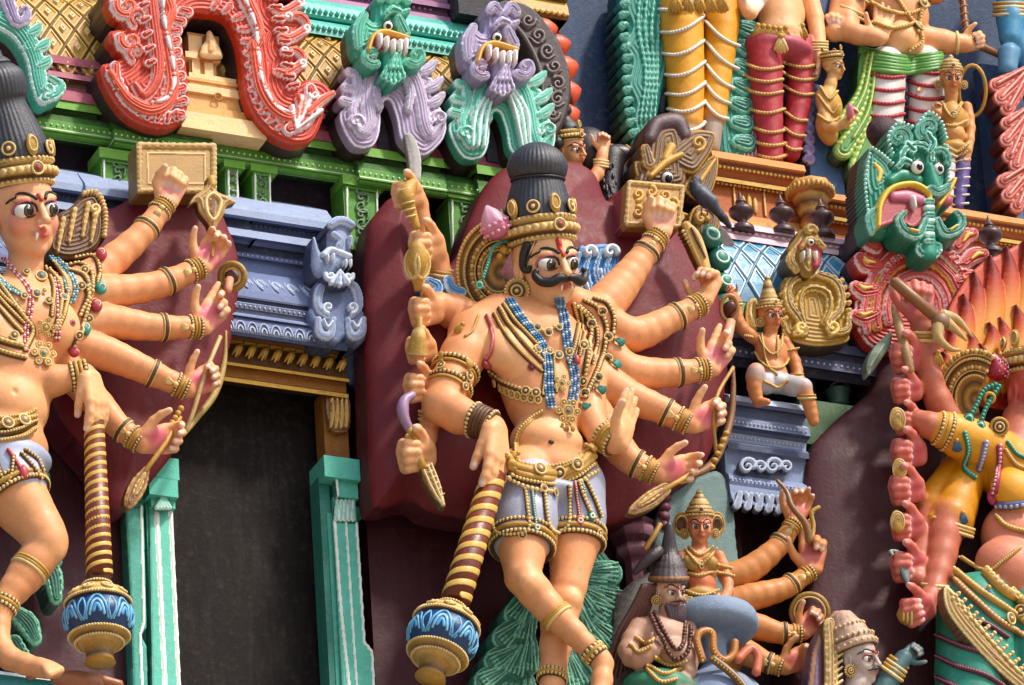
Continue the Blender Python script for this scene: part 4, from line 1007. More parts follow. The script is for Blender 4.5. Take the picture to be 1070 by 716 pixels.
# rear right arms, five stacked fists on the left edge
L_([(500, 338, wB-18, 20), (476, 326, wB-20, 18), (458, 320, wB-16, 14), (452, 324, wB-12, 10)], SK, 4)
L_([(470, 330, wB-30, 14), (464, 300, wB-30, 12), (458, 270, wB-22, 10), (455, 262, wB-16, 10)], SK, 4)
L_([(450, 300, wB-40, 12), (444, 250, wB-36, 10), (438, 214, wB-26, 9), (436, 206, wB-20, 9)], SK, 4)
L_([(486, 372, wB-28, 16), (462, 390, wB-26, 13), (450, 404, wB-16, 10)], SK, 4)
L_([(470, 396, wB-30, 14), (452, 430, wB-26, 11), (446, 456, wB-18, 10), (444, 470, wB-14, 10)], SK, 4)
# photo-right arms (fan of six)
sh = (622, 332, wB-10, 24)
arms = [((628, 322, wB-14, 22), (648, 300, wB-12, 19), (672, 268, wB-6, 13.5), (688, 246, wB, 10.5)),
        ((630, 338, wB-12, 21), (662, 350, wB-10, 18), (700, 334, wB-4, 14), (732, 318, wB+2, 10.5)),
        ((630, 366, wB-10, 20), (655, 388, wB-8, 19), (700, 390, wB-2, 14.5), (738, 386, wB+4, 10.5)),
        ((620, 392, wB-8, 20), (650, 412, wB-6, 18), (690, 428, wB, 14), (718, 442, wB+6, 10.5)),
        ((612, 420, wB-12, 20), (642, 462, wB-8, 17), (660, 482, wB-2, 14), (684, 494, wB+4, 11))]
for a in arms: L_(a, SK, 2.5, 3)
L_([(618, 340, wB-12, 22), (610, 420, wB-16, 20)], SK, 3)
L_([(616, 396, wB+2, 17), (616, 436, wB+12, 16.5), (628, 456, wB+26, 14), (642, 463, wB+34, 12)], SK, 3)   # front blessing arm
# hands
def HP(wr, tip, w, L, thumb, nv='cam', curl=(10, 15, 10), dw=0, **kw):
    a = Q(wr[0], wr[1], w); b = Q(tip[0], tip[1], w+dw); n = TOC if isinstance(nv, str) else V(wr[0], wr[1], w, *nv)
    return hand(B, a, b-a, n, L, thumb, curl, col=kw.pop('col', SKH), palm=kw.pop('palm', PK), **kw)
HP((690, 244), (692, 218), wB+2, 62, -1, 'cam', (78, 92, 55), palm='e08a80', fat=1.15, tcurl=85, tout=.45)                       # fist in front of tablet
HP((735, 317), (744, 296), wB+4, 60, -1, (-10, 3, 3), (45, 75, 50), palm=SKH)                            # hand on sceptre
HP((741, 386), (756, 360), wB+6, 60, -1, 'cam', each=[(2, 4, 4), (30, 60, 40), (50, 80, 50), (60, 85, 50)])
HP((722, 443), (746, 432), wB+8, 58, -1, 'cam', (40, 70, 50), tcurl=20)
HP((688, 494), (716, 490), wB+8, 60, -1, 'cam', each=[(15, 40, 30), (30, 60, 40), (35, 70, 40), (40, 75, 45)])
HP((646, 465), (654, 432), wB+38, 66, -1, (6, -4, 5), (4, 5, 4), spread=.05, palm=SKH)                        # blessing hand
HP((518, 447), (520, 494), wB+40, 76, -1, (-6, 0, -6), (8, 12, 10), spread=.06, palm=SKH, tcurl=6, tout=.12, fat=1.12)               # resting hand
for x_, y_, L0 in ((438, 204, 60), (460, 258, 68), (458, 326, 64), (452, 366, 58), (452, 405, 62), (450, 476, 72)):
    HP((x_, y_), (x_-30, y_+1), wB-12, L0, 1, 'cam', (72, 92, 62), palm=SK, fat=1.15, dw=6, tcurl=50)
# legs
L_([(545, 500, wB, 32), (546, 555, wB+4, 30), (546, 602, wB+18, 18)], SK, 6)
B.ell(Q(553, 608, wB+30), (13, 10, 13), SKH, 3)
L_([(547, 604, wB+18, 18), (572, 634, wB+22, 15.5), (600, 662, wB+28, 12), (622, 684, wB+34, 9)], SK, 5, 2)
L_([(622, 684, wB+34, 9), (630, 694, wB+34, 10), (626, 730, wB+40, 10), (618, 760, wB+44, 9)], SK, 5, 2)
L_([(598, 500, wB-6, 30), (600, 560, wB-8, 28), (594, 612, wB-2, 18)], SK, 6)
B.ell(Q(597, 625, wB+10), (10, 8, 10), SKH, 3)
L_([(594, 612, wB-4, 18), (584, 650, wB-6, 18), (578, 700, wB-4, 13), (576, 740, wB-4, 12)], SK, 5, 2)
# head
AX = orient(29, 5, -2); AX[0] *= 1.0; hc = Q(571, 279, wB+22); hs = 45
H = head(B, hc, AX, hs, 'eebb88', lips='c04a3a', blush='e8a880', jaw=1.25)
B.mesh(); obj('body', B.m(), 'skin', t)
eyes(t, H, AX, hs, look=(.2, -.2), size=1.16)
m = M()
for s in (-1, 1):
    P = ondeco(B, [(s*.10, .24), (s*.26, .36), (s*.42, .36), (s*.58, .20)], H, AX, .8); tube(m, P, np.linspace(1.9, 1.0, len(P)), '15110f', 6)
obj('eyebrows', m, 'hair', t)
m = M()
for s in (-1, 1):
    pts = [H(s*.03, .93, -.34), H(s*.20, .90, -.34), H(s*.38, .82, -.42), H(s*.56, .68, -.38), H(s*.66, .60, -.22), H(s*.60, .62, -.12)]
    pts = cr(pts, 5); n = len(pts); tt = np.linspace(0, 1, n); tube(m, pts, hs*(.085+.075*np.sin(tt*math.pi*.8)*(1-tt*.3))*(1-.45*tt), '080707', 10)
obj('moustache', m, 'hair', t)
for s in (-.5, 1):
    m = M(); a = H(s*.17, .80, -.49); tube(m, [a, a-AX[2]*hs*.07+AX[0]*hs*.02*s, a-AX[2]*hs*.13+AX[0]*hs*.05*s], [1.7, 1.3, .5], 'f6f0e8', 6)
    obj('fang', m, 'gloss', t)
m = M(); P = ondeco(B, [(0, .42), (0, .56)], H, AX, .6); tube(m, P, [3.2]*len(P), 'c0392b', 8); P = ondeco(B, [(0, .16), (0, .44)], H, AX, .6); tube(m, P, np.linspace(2.2, 3, len(P)), 'd4472e', 8)
P = ondeco(B, [(0, .2), (0, .20)], H, AX, 1.4); ball(m, P[0], 1.5, 'e8c03a'); obj('forehead_mark', m, 'gloss', t)
# side hair lock
m = M(); p0 = [H(-.60, .26, .52), H(-.70, .20, .25), H(-.70, .16, -.02), H(-.62, .26, -.10), H(-.60, .32, .0)]
tube(m, cr(p0, 5), np.linspace(5, 2.2, 21), '1c1a1a', 8)
for k in range(5): tube(m, cr([H(-.45-k*.05, .42-.06*k, .55), H(-.56-k*.04, .34-.05*k, .30), H(-.66, .22, .05)], 4), .9, '3a3636', 5)
obj('side_lock', m, 'hair', t)
# crown
def crown(t, H, AX, hs, tilt=0, z0=.48, gem='c23a2a', rx=.86, petals=9, name='crown', knobs=(0.9, 1.35)):
    up = nrm(AX[2]-AX[1]*.12); m = M(); base = H(0, -.12, z0)
    prof = [(.80, 0, G3), (.88, .03, G2), (.90, .10, G1), (.84, .14, G3), (.94, .18, G3), (1.0, .22, G1), (1.03, .30, G2), (1.0, .38, G1), (.90, .42, G3), (.90, .46, G1), (.96, .52, G2), (.94, .60, G1), (.84, .64, G3), (.70, .64, '2a2624')]
    lathe(m, base, up, [(r*hs*rx, h*hs, c) for r, h, c in prof], G1, 40, up=AX[0])
    b = basis(up, AX[1]); 
    f = nrm(AX[1]-up*np.dot(AX[1], up)); r = np.cross(f, up)
    for k in range(30):
        a = k*2*math.pi/30; d = f*math.cos(a)+r*math.sin(a)
        ball(m, base+up*hs*.30+d*hs*rx*1.02, np.array([.085, .05, .085])*hs, G2, (8, 6), np.array([np.cross(d, up), d, up]))
    for k in range(40):
        a = k*2*math.pi/40; d = f*math.cos(a)+r*math.sin(a); ball(m, base+up*hs*.08+d*hs*rx*.90, .045*hs, G2, (6, 4)); ball(m, base+up*hs*.55+d*hs*rx*.96, .045*hs, G2, (6, 4))
    obj(name, m, 'gold', t)
    m = M(); rosette(m, base+up*hs*.30+f*hs*rx*1.06, f, hs*.16, gem)
    obj('crown_jewel', m, 'gold', t)
    m = M()
    for k in range(-petals//2+1, petals//2+1):
        a = k*math.pi*.9/(petals/2); d = f*math.cos(a)+r*math.sin(a); c = base+up*hs*.78+d*hs*rx*.97
        if k % 2: rosette(m, c, nrm(d+up*.1), hs*.16, G2)
        else:
            ball(m, c+up*hs*.04, np.array([.14, .06, .24])*hs, G1, (16, 12), np.array([np.cross(d, up), d, up])); ring(m, c+up*hs*.06+d*hs*.05, d, hs*.10, hs*.025, G2, 14, 5, up=up, el=1.6)
    obj('crown_petals', m, 'gold', t); return base, up, f, r
base, up, f, r = crown(t, H, AX, hs, z0=.50)
m = M(); up2 = nrm(up*1+RV*.10); bb = base+up*hs*.58
prof = bez([(.74, 0), (.70, .35), (.60, .75), (.55, .95), (.60, 1.02), (.64, 1.14), (.65, 1.30), (.58, 1.50), (.42, 1.68), (.22, 1.80), (.04, 1.84)], 5)
lathe(m, bb, up2, [(a*hs*1.06, h*hs) for a, h in prof], '36373d', 144, up=AX[0], ribs=40, amp=.016)
ring(m, bb+up2*hs*.95, up2, .58*hs*1.05, 1.6, '202024', 30, 6)
obj('hair_bun', m, 'hair', t)
# big fan ornament behind ear + ear disk
def earfan(t, cx, cy, w_, R, a0=100, a1=290, rings=((1.0, .07, 1), (.84, .05, 1), (.66, .06, 2), (.48, .05, 2)), tilt=(0, 0), nn=None, name='ear_fan', sx=.82, rot=0):
    m = M(); n = nrm(TOC+UV*.1-RV*.25) if nn is None else nn; c = Q(cx, cy, w_); b0 = nrm(RV-n*np.dot(RV, n)); b1 = np.cross(n, b0)*1.0
    b1 = b1 if b1@UV > 0 else -b1
    th = np.linspace(a0, a1, 40)*D2R
    def pt(rr, t_, z=0):
        x = rr*R*sx*np.cos(t_); y = rr*R*np.sin(t_); x, y = x*math.cos(rot)-y*math.sin(rot), x*math.sin(rot)+y*math.cos(rot)
        return c+np.multiply.outer(x, b0)+np.multiply.outer(y, b1)+n*z
    # dish
    rad = np.linspace(1.04, .0, 10); v = np.vstack([pt(q, th, -3-(1-q)*6) for q in rad]); k = len(th)
    q_ = [(i*k+j, (i+1)*k+j, (i+1)*k+j+1, i*k+j+1) for i in range(9) for j in range(k-1)]
    cc = np.vstack([np.tile(C(G1 if i % 2 else G3), (k, 1)) for i in range(10)]); m.add(v, q_, col=cc)
    v2 = np.vstack([pt(1.04, th, -3), pt(1.0, th, -12)]); m.add(v2, [(j, j+1, k+j+1, k+j) for j in range(k-1)], col=G3)
    for rr, th_, kind in rings:
        P = pt(rr, th, 0)
        if kind == 1: tube(m, P, th_*R*.6, G1, 6); beads(m, P+n*th_*R*.5, th_*R*.55, G2, 1.9)
        else: beads(m, P, th_*R*.8, G2, 1.7, cols=(G2, G1)); tube(m, pt(rr-.07, th, -1), th_*R*.3, G2, 6)
    o = obj(name, m, 'gold', t); return o
earfan(t, 521, 283, wB+2, 53, 55, 300)
m = M(); c = H(-.78, -.05, -.52); n = nrm(TOC-RV*.15); ball(m, c, (13, 13, 5), G3, (16, 12), basis(n)); ring(m, c+n*2, n, 10.5, 2.4, G1, 20, 6)
for k in range(22): a = k*2*math.pi/22; b = basis(n); ball(m, c+n*3+(b[0]*math.cos(a)+b[1]*math.sin(a))*12, 1.7, G2, (6, 4))
rosette(m, c+n*4, n, 6.5, G2); obj('ear_disk', m, 'gold', t)
m = M(); P = cr([Q(532, 250, wB+20), Q(516, 258, wB+22), Q(510, 275, wB+22), Q(505, 290, wB+22)], 8); beads(m, P, 2.1, '3f9a86', 1.7); ball(m, Q(501, 298, wB+22), 4.5, '3f9a86'); ring(m, Q(501, 298, wB+25), TOC, 3, 1, '7cc8b4', 12, 5)
ball(m, Q(526, 262, wB+20), 4.5, G1); ball(m, Q(522, 268, wB+20), 3.5, G1); obj('ear_bead_string', m, 'gloss', t)
m = M(); lathe(m, Q(524, 250, wB+26), nrm(UV-RV*.45), [(3, 0, 'b05070'), (11, 5, 'd07890'), (15, 13, 'd88098'), (14, 20, 'e09ab0'), (8, 30, 'e8b0c0'), (1, 38, 'eab8c6')], 'fff', 24, ribs=6, amp=.06)
for z, rr in ((9, 14.5), (17, 14.8)):
    for k in range(14):
        a = k*2*math.pi/14; b = basis(nrm(UV-RV*.5)); ball(m, Q(524, 250, wB+26)+b[2]*z+(b[0]*math.cos(a)+b[1]*math.sin(a))*rr, (2.6, 2.6, 2), 'e6a0b4', (6, 4))
obj('lotus_bud', m, 'gloss', t)

# --- clothing
SH, SHD = 'a6a8ba', '8f9ec0'
Bs = Body(1.5)
Bs.limb([(548, 510, wB, 36), (547, 545, wB+3, 34), (546, 560, wB+5, 32)], SH, 4); Bs.limb([(598, 508, wB-6, 34), (600, 540, wB-8, 32), (600, 556, wB-8, 31)], SH, 4)
Bs.ell(Q(573, 520, wB-2), (50, 34, 14), SH, 6, basis_w)
Bs.mesh(); obj('shorts', Bs.m(), 'gloss', t)
m = M()
def bd(B_, path, r, col, lift=.5, **k):
    P, N = B_.drape(path, lift, 8); beads(m, P, r, col, **k); return P
for pth in ([(519, 512), (517, 540), (521, 556), (538, 558), (552, 553), (551, 530), (549, 512)], [(568, 515), (572, 548), (580, 556), (594, 550), (596, 530), (594, 508)], [(604, 505), (614, 530), (622, 545)], [(612, 503), (622, 525), (627, 540)]):
    bd(Bs, pth, 1.9, G2, 2.8)
    P, N = Bs.drape(pth, .3); tube(m, P, 2.6, G3, 6)
obj('shorts_trim', m, 'gold', t)
m = M()
for pth, c in (([(556, 515), (558, 535), (560, 552)], '2c7a62'), ([(600, 505), (604, 528), (606, 545)], 'b03a40'), ([(607, 503), (614, 528), (617, 540)], '2c7a62')):
    m = M(); P, N = Bs.drape(pth, 1.0); tube(m, P, 2.0, c, 6); beads(m, P+N*1.5, 1.0, 'd8d0c0', 2.6); ball(m, P[-1], (4.5, 3.5, 5.5), c); ring(m, P[-1]+N[-1]*3, N[-1], 2.2, .9, 'e8e0d0', 12, 5); obj('hanging_ribbon', m, 'gloss', t)
m = M()
for (a, b, r) in ((Q(547, 545, wB+3), Q(546, 566, wB+5), 33.5), (Q(600, 540, wB-8), Q(600, 562, wB-8), 32)):
    for f, rd, cc in ((.72, 2.2, G2), (1.02, 2.6, G3), (1.3, 2.3, G2)):
        bangle(m, a, b, f, r-(f*1.5), rd, bead=cc != G3, cols=(G1, cc))
P, N = Bs.drape([(536, 562), (548, 560)], 1); 
for x, y in ((546, 559), (625, 557)):
    h_ = Bs.hit(x, y)
    if h_: rosette(m, h_[0]+h_[1]*2, h_[1], 4.5, G2)
obj('hem_bands', m, 'gold', t)
# belt
m = M()
path = [(530, 483), (545, 492), (572, 496), (600, 489), (616, 476)]
for dy, r, c in ((-6, 3.2, G1), (0, 5, G1), (6, 4, G1), (12, 3, G3)):
    P, N = B.drape([(x, y+dy) for x, y in path], 4.5, 8); tube(m, P, r, c, 8)
for dy in (-9, 12):
    P, N = B.drape([(x, y+dy) for x, y in path], 7.5, 8); beads(m, P, 1.8, G2)
for x, y in ((560, 494), (580, 493), (598, 487)):
    h_ = B.hit(x, y); rosette(m, h_[0]+h_[1]*9, h_[1], 7, G2)
for x, y, s_ in ((538, 484, -1), (614, 476, 1)):
    h_ = B.hit(x-s_*4, y); c = h_[0]+h_[1]*4
    for k in range(3): tassel(m, c+UV*(8-k*8), nrm(RV*s_-UV*.4), h_[1], 12, G1)
P = bd(B, [(528, 500), (550, 512), (574, 515), (600, 508), (620, 494)], 2.4, G2, 6)
for k, (x, y) in enumerate(((564, 513), (574, 516), (584, 514), (594, 511))):
    h_ = B.hit(x, y); rosette(m, h_[0]+h_[1]*7, h_[1], 4.5, '2c7a62' if k % 2 else 'b03a40')
obj('belt', m, 'gold', t)
# necklaces
for pth in ([(532, 314), (544, 331), (556, 346), (567, 362), (572, 385), (573, 408), (576, 426)], [(584, 312), (589, 335), (593, 362), (599, 392), (597, 418), (592, 430)]):
    m = M()
    for off in (-3.4, 0, 3.4):
        P, N = B.drape([(x+off, y) for x, y in pth], 2.2, 8); beads(m, P, 1.65, '3f84b4', 1.9, cols=('3f84b4', '2c6a9c', '4f92c0', 'c8d8e2'))
    obj('blue_bead_string', m, 'gloss', t)
m = M()
for pth, r in (([(522, 322), (536, 345), (552, 364), (566, 378)], 2.0), ([(526, 318), (542, 340), (560, 360)], 1.6), ([(516, 328), (530, 352), (548, 372), (566, 388)], 1.5), ([(600, 318), (604, 340), (600, 362), (594, 380)], 1.8), ([(606, 322), (610, 346), (605, 372)], 1.5),
               ([(567, 362), (569, 388), (567, 412)], 1.1), ([(578, 370), (579, 392), (581, 410)], 1.2)):
    P, N = B.drape(pth, .6, 8); tube(m, P, r*1.9, G3, 8, flat=.5, nvec=N); tube(m, P+N*.8, r*1.1, G1, 6); beads(m, P+N*1.9, r*.8, G2)
P, N = B.drape([(548, 332), (558, 342), (570, 346), (582, 340)], 1.5); beads(m, P, 2.2, G2)
for x, y, r, j in ((561, 343, 4.4, '2a6a5a'), (572, 348, 5, '2a4a5a'), (583, 343, 4.2, '2a6a5a'), (560, 366, 5, '7aa0b0'), (573, 368, 4.4, G2), (583, 372, 5, '9ab0b8'), (594, 368, 4.4, G2)):
    h_ = B.hit(x, y); rosette(m, h_[0]+h_[1]*2.5, h_[1], r, j)
for x, y, r, p, j in ((585, 402, 4.6, 5, '2a7a6a'), (591, 430, 6.5, 6, '2a6a9a')):
    h_ = B.hit(x, y); rosette(m, h_[0]+h_[1]*4, nrm(h_[1]+TOC), r, j, p)
h_ = B.hit(590, 446); 
for k in (-1, 0, 1): tassel(m, h_[0]+h_[1]*4+RV*k*4, -UV+RV*k*.4, h_[1], 8, G1)
obj('gold_necklaces', m, 'gold', t)
m = M()
P = bd(B, [(511, 388), (525, 398), (545, 406), (568, 411)], 2.1, G2, 1)
P, N = B.drape([(511, 388), (525, 398), (545, 406), (568, 411)], .5); tube(m, P-UV*3, 1.8, G3, 6)
P, N = B.drape([(513, 398), (526, 408), (545, 415), (566, 418)], 1)
d = np.r_[0, np.cumsum(np.linalg.norm(np.diff(P, axis=0), axis=1))]
for k in range(9):
    s = (k+.5)/9*d[-1]; c = np.array([np.interp(s, d, P[:, j]) for j in range(3)]); nn = np.array([np.interp(s, d, N[:, j]) for j in range(3)])
    ring(m, c, nn, 3.4, 1.2, G2, 12, 6, el=1.25); ball(m, c, (1.8, 1.8, 2.2), G1)
for x, y in ((550, 409), (560, 411)): h_ = B.hit(x, y); rosette(m, h_[0]+h_[1]*2.5, h_[1], 5, G2)
P, N = B.drape([(566, 430), (554, 440), (543, 452), (539, 470), (541, 482)], 1); tube(m, P, 3.4, G1, 8, flat=.5); beads(m, P+N*2, 1.5, G2); 
obj('chest_band', m, 'gold', t)
m = M(); P, N = B.drape([(508, 330), (515, 350), (514, 366), (510, 374)], 1); tube(m, P, 2.3, 'b04a50', 8); beads(m, P+N*1.8, 1.1, 'd88a88'); h_ = B.hit(509, 379); ball(m, h_[0], (6, 4, 8), 'a8323c', (16, 12)); ring(m, h_[0]+h_[1]*3, h_[1], 3, 1.2, 'e0a8a0', 12, 5)
obj('red_sash_drop', m, 'gloss', t)
# nipples painted
m = M()
for x, y, r in ((555, 384, 5), (602, 386, 4)):
    m = M(); h_ = B.hit(x, y); ball(m, h_[0], (r, r, 1.0), 'c07a70', (16, 12), basis(h_[1])); ball(m, h_[0]+h_[1]*.7, (r*.72, r*.72, 1.4), '6a1022', (16, 12), basis(h_[1])); obj('nipple', m, 'gloss', t)
m = M(); h_ = B.hit(576, 462); ball(m, h_[0], (3.2, 2.6, 1.4), '4a1c14', (8, 6), basis(h_[1])); obj('navel', m, 'gloss', t)
# arm jewels
for a in arms: m = M(); armjewel(m, None, a); obj('bangles', m, 'gold', t)
m = M()
A0, A1 = Q(484, 368, wB), Q(466, 412, wB+2)
for f, rd in ((.42, 2.4), (.52, 1.6), (.80, 2.2), (.90, 1.6)): bangle(m, A0, A1, f, 23.5-f*1.2, rd, bead=rd > 2)
h_ = B.hit(488, 394); rosette(m, h_[0]+h_[1]*3, h_[1], 5.5, G2); tassel(m, h_[0]+h_[1]*3+UV*6, UV, h_[1], 11, G1)
h_ = B.hit(484, 404); rosette(m, h_[0]+h_[1]*3, h_[1], 4.5, G2)
h_ = B.hit(462, 384)
if h_: rosette(m, h_[0]+h_[1]*3, h_[1], 5, G2); tassel(m, h_[0]+h_[1]*3+UV*5, UV, h_[1], 9, G1)
obj('arm_bands', m, 'gold', t); m = M()
A0, A1 = Q(480, 434, wB+14), Q(514, 445, wB+34)
for f, rd in ((.45, 2.3), (1.0, 2.3)): bangle(m, A0, A1, f, 18.5-f*4.5, rd)
for f in (.55, .65, .75, .85): bangle(m, A0, A1, f, 18-f*4.5, 2.4, bead=False, cols=(G3, G1))
obj('arm_bands', m, 'gold', t); m = M()
A0, A1 = Q(616, 446, wB+18), Q(642, 463, wB+34)
for f, rd in ((.55, 2.2), (.95, 2.2)): bangle(m, A0, A1, f, 17-f*3.5, rd)
for f in (.62, .72, .82, .9): bangle(m, A0, A1, f, 17-f*3.8, 2.2, bead=False, cols=(G1, G3))
obj('arm_bands', m, 'gold', t)
for x, y, r, wd in ((461, 285, 12, -27), (450, 436, 12, -25)):
    m = M()
    for k in (-1, 0, 1): ring(m, Q(x, y+k*4, wB+wd), nrm(UV+RV*.2), r, 1.7, G2 if k else G1, 20, 6)
    obj('arm_bands', m, 'gold', t)
m = M()
h_ = B.hit(484, 344)
if h_: tassel(m, h_[0]+h_[1]*1.5+UV*4, nrm(-UV*.8-RV*.6), h_[1], 12, G1); P, N = B.drape([(500, 330), (494, 345), (486, 352)], 1); tube(m, P, 1.6, G1, 6)
obj('arm_bands', m, 'gold', t)
# shoulder garlands at the photo-right
m = M(); m2 = M()
for pth, r in (([(600, 318), (612, 328), (618, 345), (614, 368), (610, 390)], 2.6), ([(610, 314), (624, 322), (632, 340), (632, 362), (622, 392), (612, 416)], 2.4), ([(620, 312), (634, 318), (641, 334), (640, 350)], 2.2), ([(606, 320), (620, 334), (624, 356), (618, 380)], 2.0)):
    P, N = B.drape(pth, 1.2, 8); tube(m, P, r*1.35, G3, 8, flat=.6, nvec=N); beads(m, P+N*1.4, r*.85, G2)
for x, y in ((635, 354), (634, 376), (624, 396), (612, 413), (618, 340), (608, 362), (628, 326), (606, 398)):
    h_ = B.hit(x, y)
    if h_: rosette(m, h_[0]+h_[1]*3, nrm(h_[1]+TOC), 5.2, '3a2a20' if x > 610 else G2)
for x, y in ((646, 356), (642, 380), (627, 406), (612, 424)):
    h_ = B.hit(x-5, y)
    if h_: m2 = M(); tassel(m2, h_[0]+h_[1]*3, nrm(RV-UV*.5), nrm(h_[1]+TOC), 11, '2f7f70'); obj('green_fan_drop', m2, 'gloss', t)
for x, y in ((612, 350), (602, 376)):
    m2 = M(); h_ = B.hit(x, y); ball(m2, h_[0]+h_[1]*2, (4, 3, 6), 'b03a40'); obj('red_drop', m2, 'gloss', t)
obj('shoulder_garland', m, 'gold', t)
# leg bands
m = M()
bangle(m, Q(572, 634, wB+22), Q(600, 662, wB+28), .35, 15.2, 1.8, n=3, step=2.6, bead=False)
bangle(m, Q(600, 662, wB+28), Q(622, 684, wB+34), .95, 10.5, 2.6, n=3, step=3.5)
bangle(m, Q(584, 650, wB-6), Q(578, 700, wB-4), 1.15, 13.5, 2, n=3, step=3)
obj('anklets', m, 'gold', t)
# green feather sash behind the legs
GS, GSL = '24705a', '7cc4a0'
def fanleaf(pts0, tips, r, hh=5):
    out = []
    for k, tp in enumerate(tips): out.append(st([pts0, ((pts0[0]+tp[0])/2+2, (pts0[1]+tp[1])/2), tp], [r*.4, r*.8, r], hh, k % 2*1.5, GS, GSL, rw=(.5, .66)))
    return out
def leafpile(cx, pts, r):
    out = []
    for k, (x, y, a) in enumerate(pts):
        dx, dy = math.cos(a*D2R), math.sin(a*D2R)
        e = [(x-dx*r*2.2, y-dy*r*2.2), (x-dx*r, y-dy*r), (x, y)]
        out.append(st(e, [r*.5, r*.9, r], 7, k*.4, GS, GSL, rw=(.84, .95)))
        for q in (-.6, -.3, 0, .3, .6): out.append(st([(x-dx*r*1.6-dy*q*r*.4, y-dy*r*1.6+dx*q*r*.4), (x+dx*r*.5-dy*q*r*1.1, y+dy*r*.5+dx*q*r*1.1)], [.7, 1.1], 2.2, 5.5+k*.4, GSL))
    return out
its = [poly([(548, 610), (552, 700), (548, 790), (500, 790), (508, 716), (518, 676), (532, 640)], 3, 0, GS, 5)]
its += leafpile(0, [(514, 735, 130), (508, 712, 150), (530, 740, 100), (548, 736, 90), (518, 692, 150), (536, 700, 110), (548, 696, 95), (526, 668, 140), (544, 664, 105), (538, 644, 125)], 14)
relief('rear_sash', its, 40, 34, GS, '143c2c', 'gloss', .85, t)
its = [poly([(596, 570), (640, 590), (646, 640), (628, 690), (606, 790), (590, 790)], 3, 0, GS, 5)]
its += leafpile(0, [(606, 740, 70), (600, 712, 70), (622, 700, 50), (614, 676, 50), (634, 668, 40), (626, 644, 30), (636, 628, 20), (622, 616, 10), (634, 602, 0), (610, 640, 60), (606, 660, 70)], 15)
relief('rear_sash', its, 40, 34, GS, '143c2c', 'gloss', .85, t)
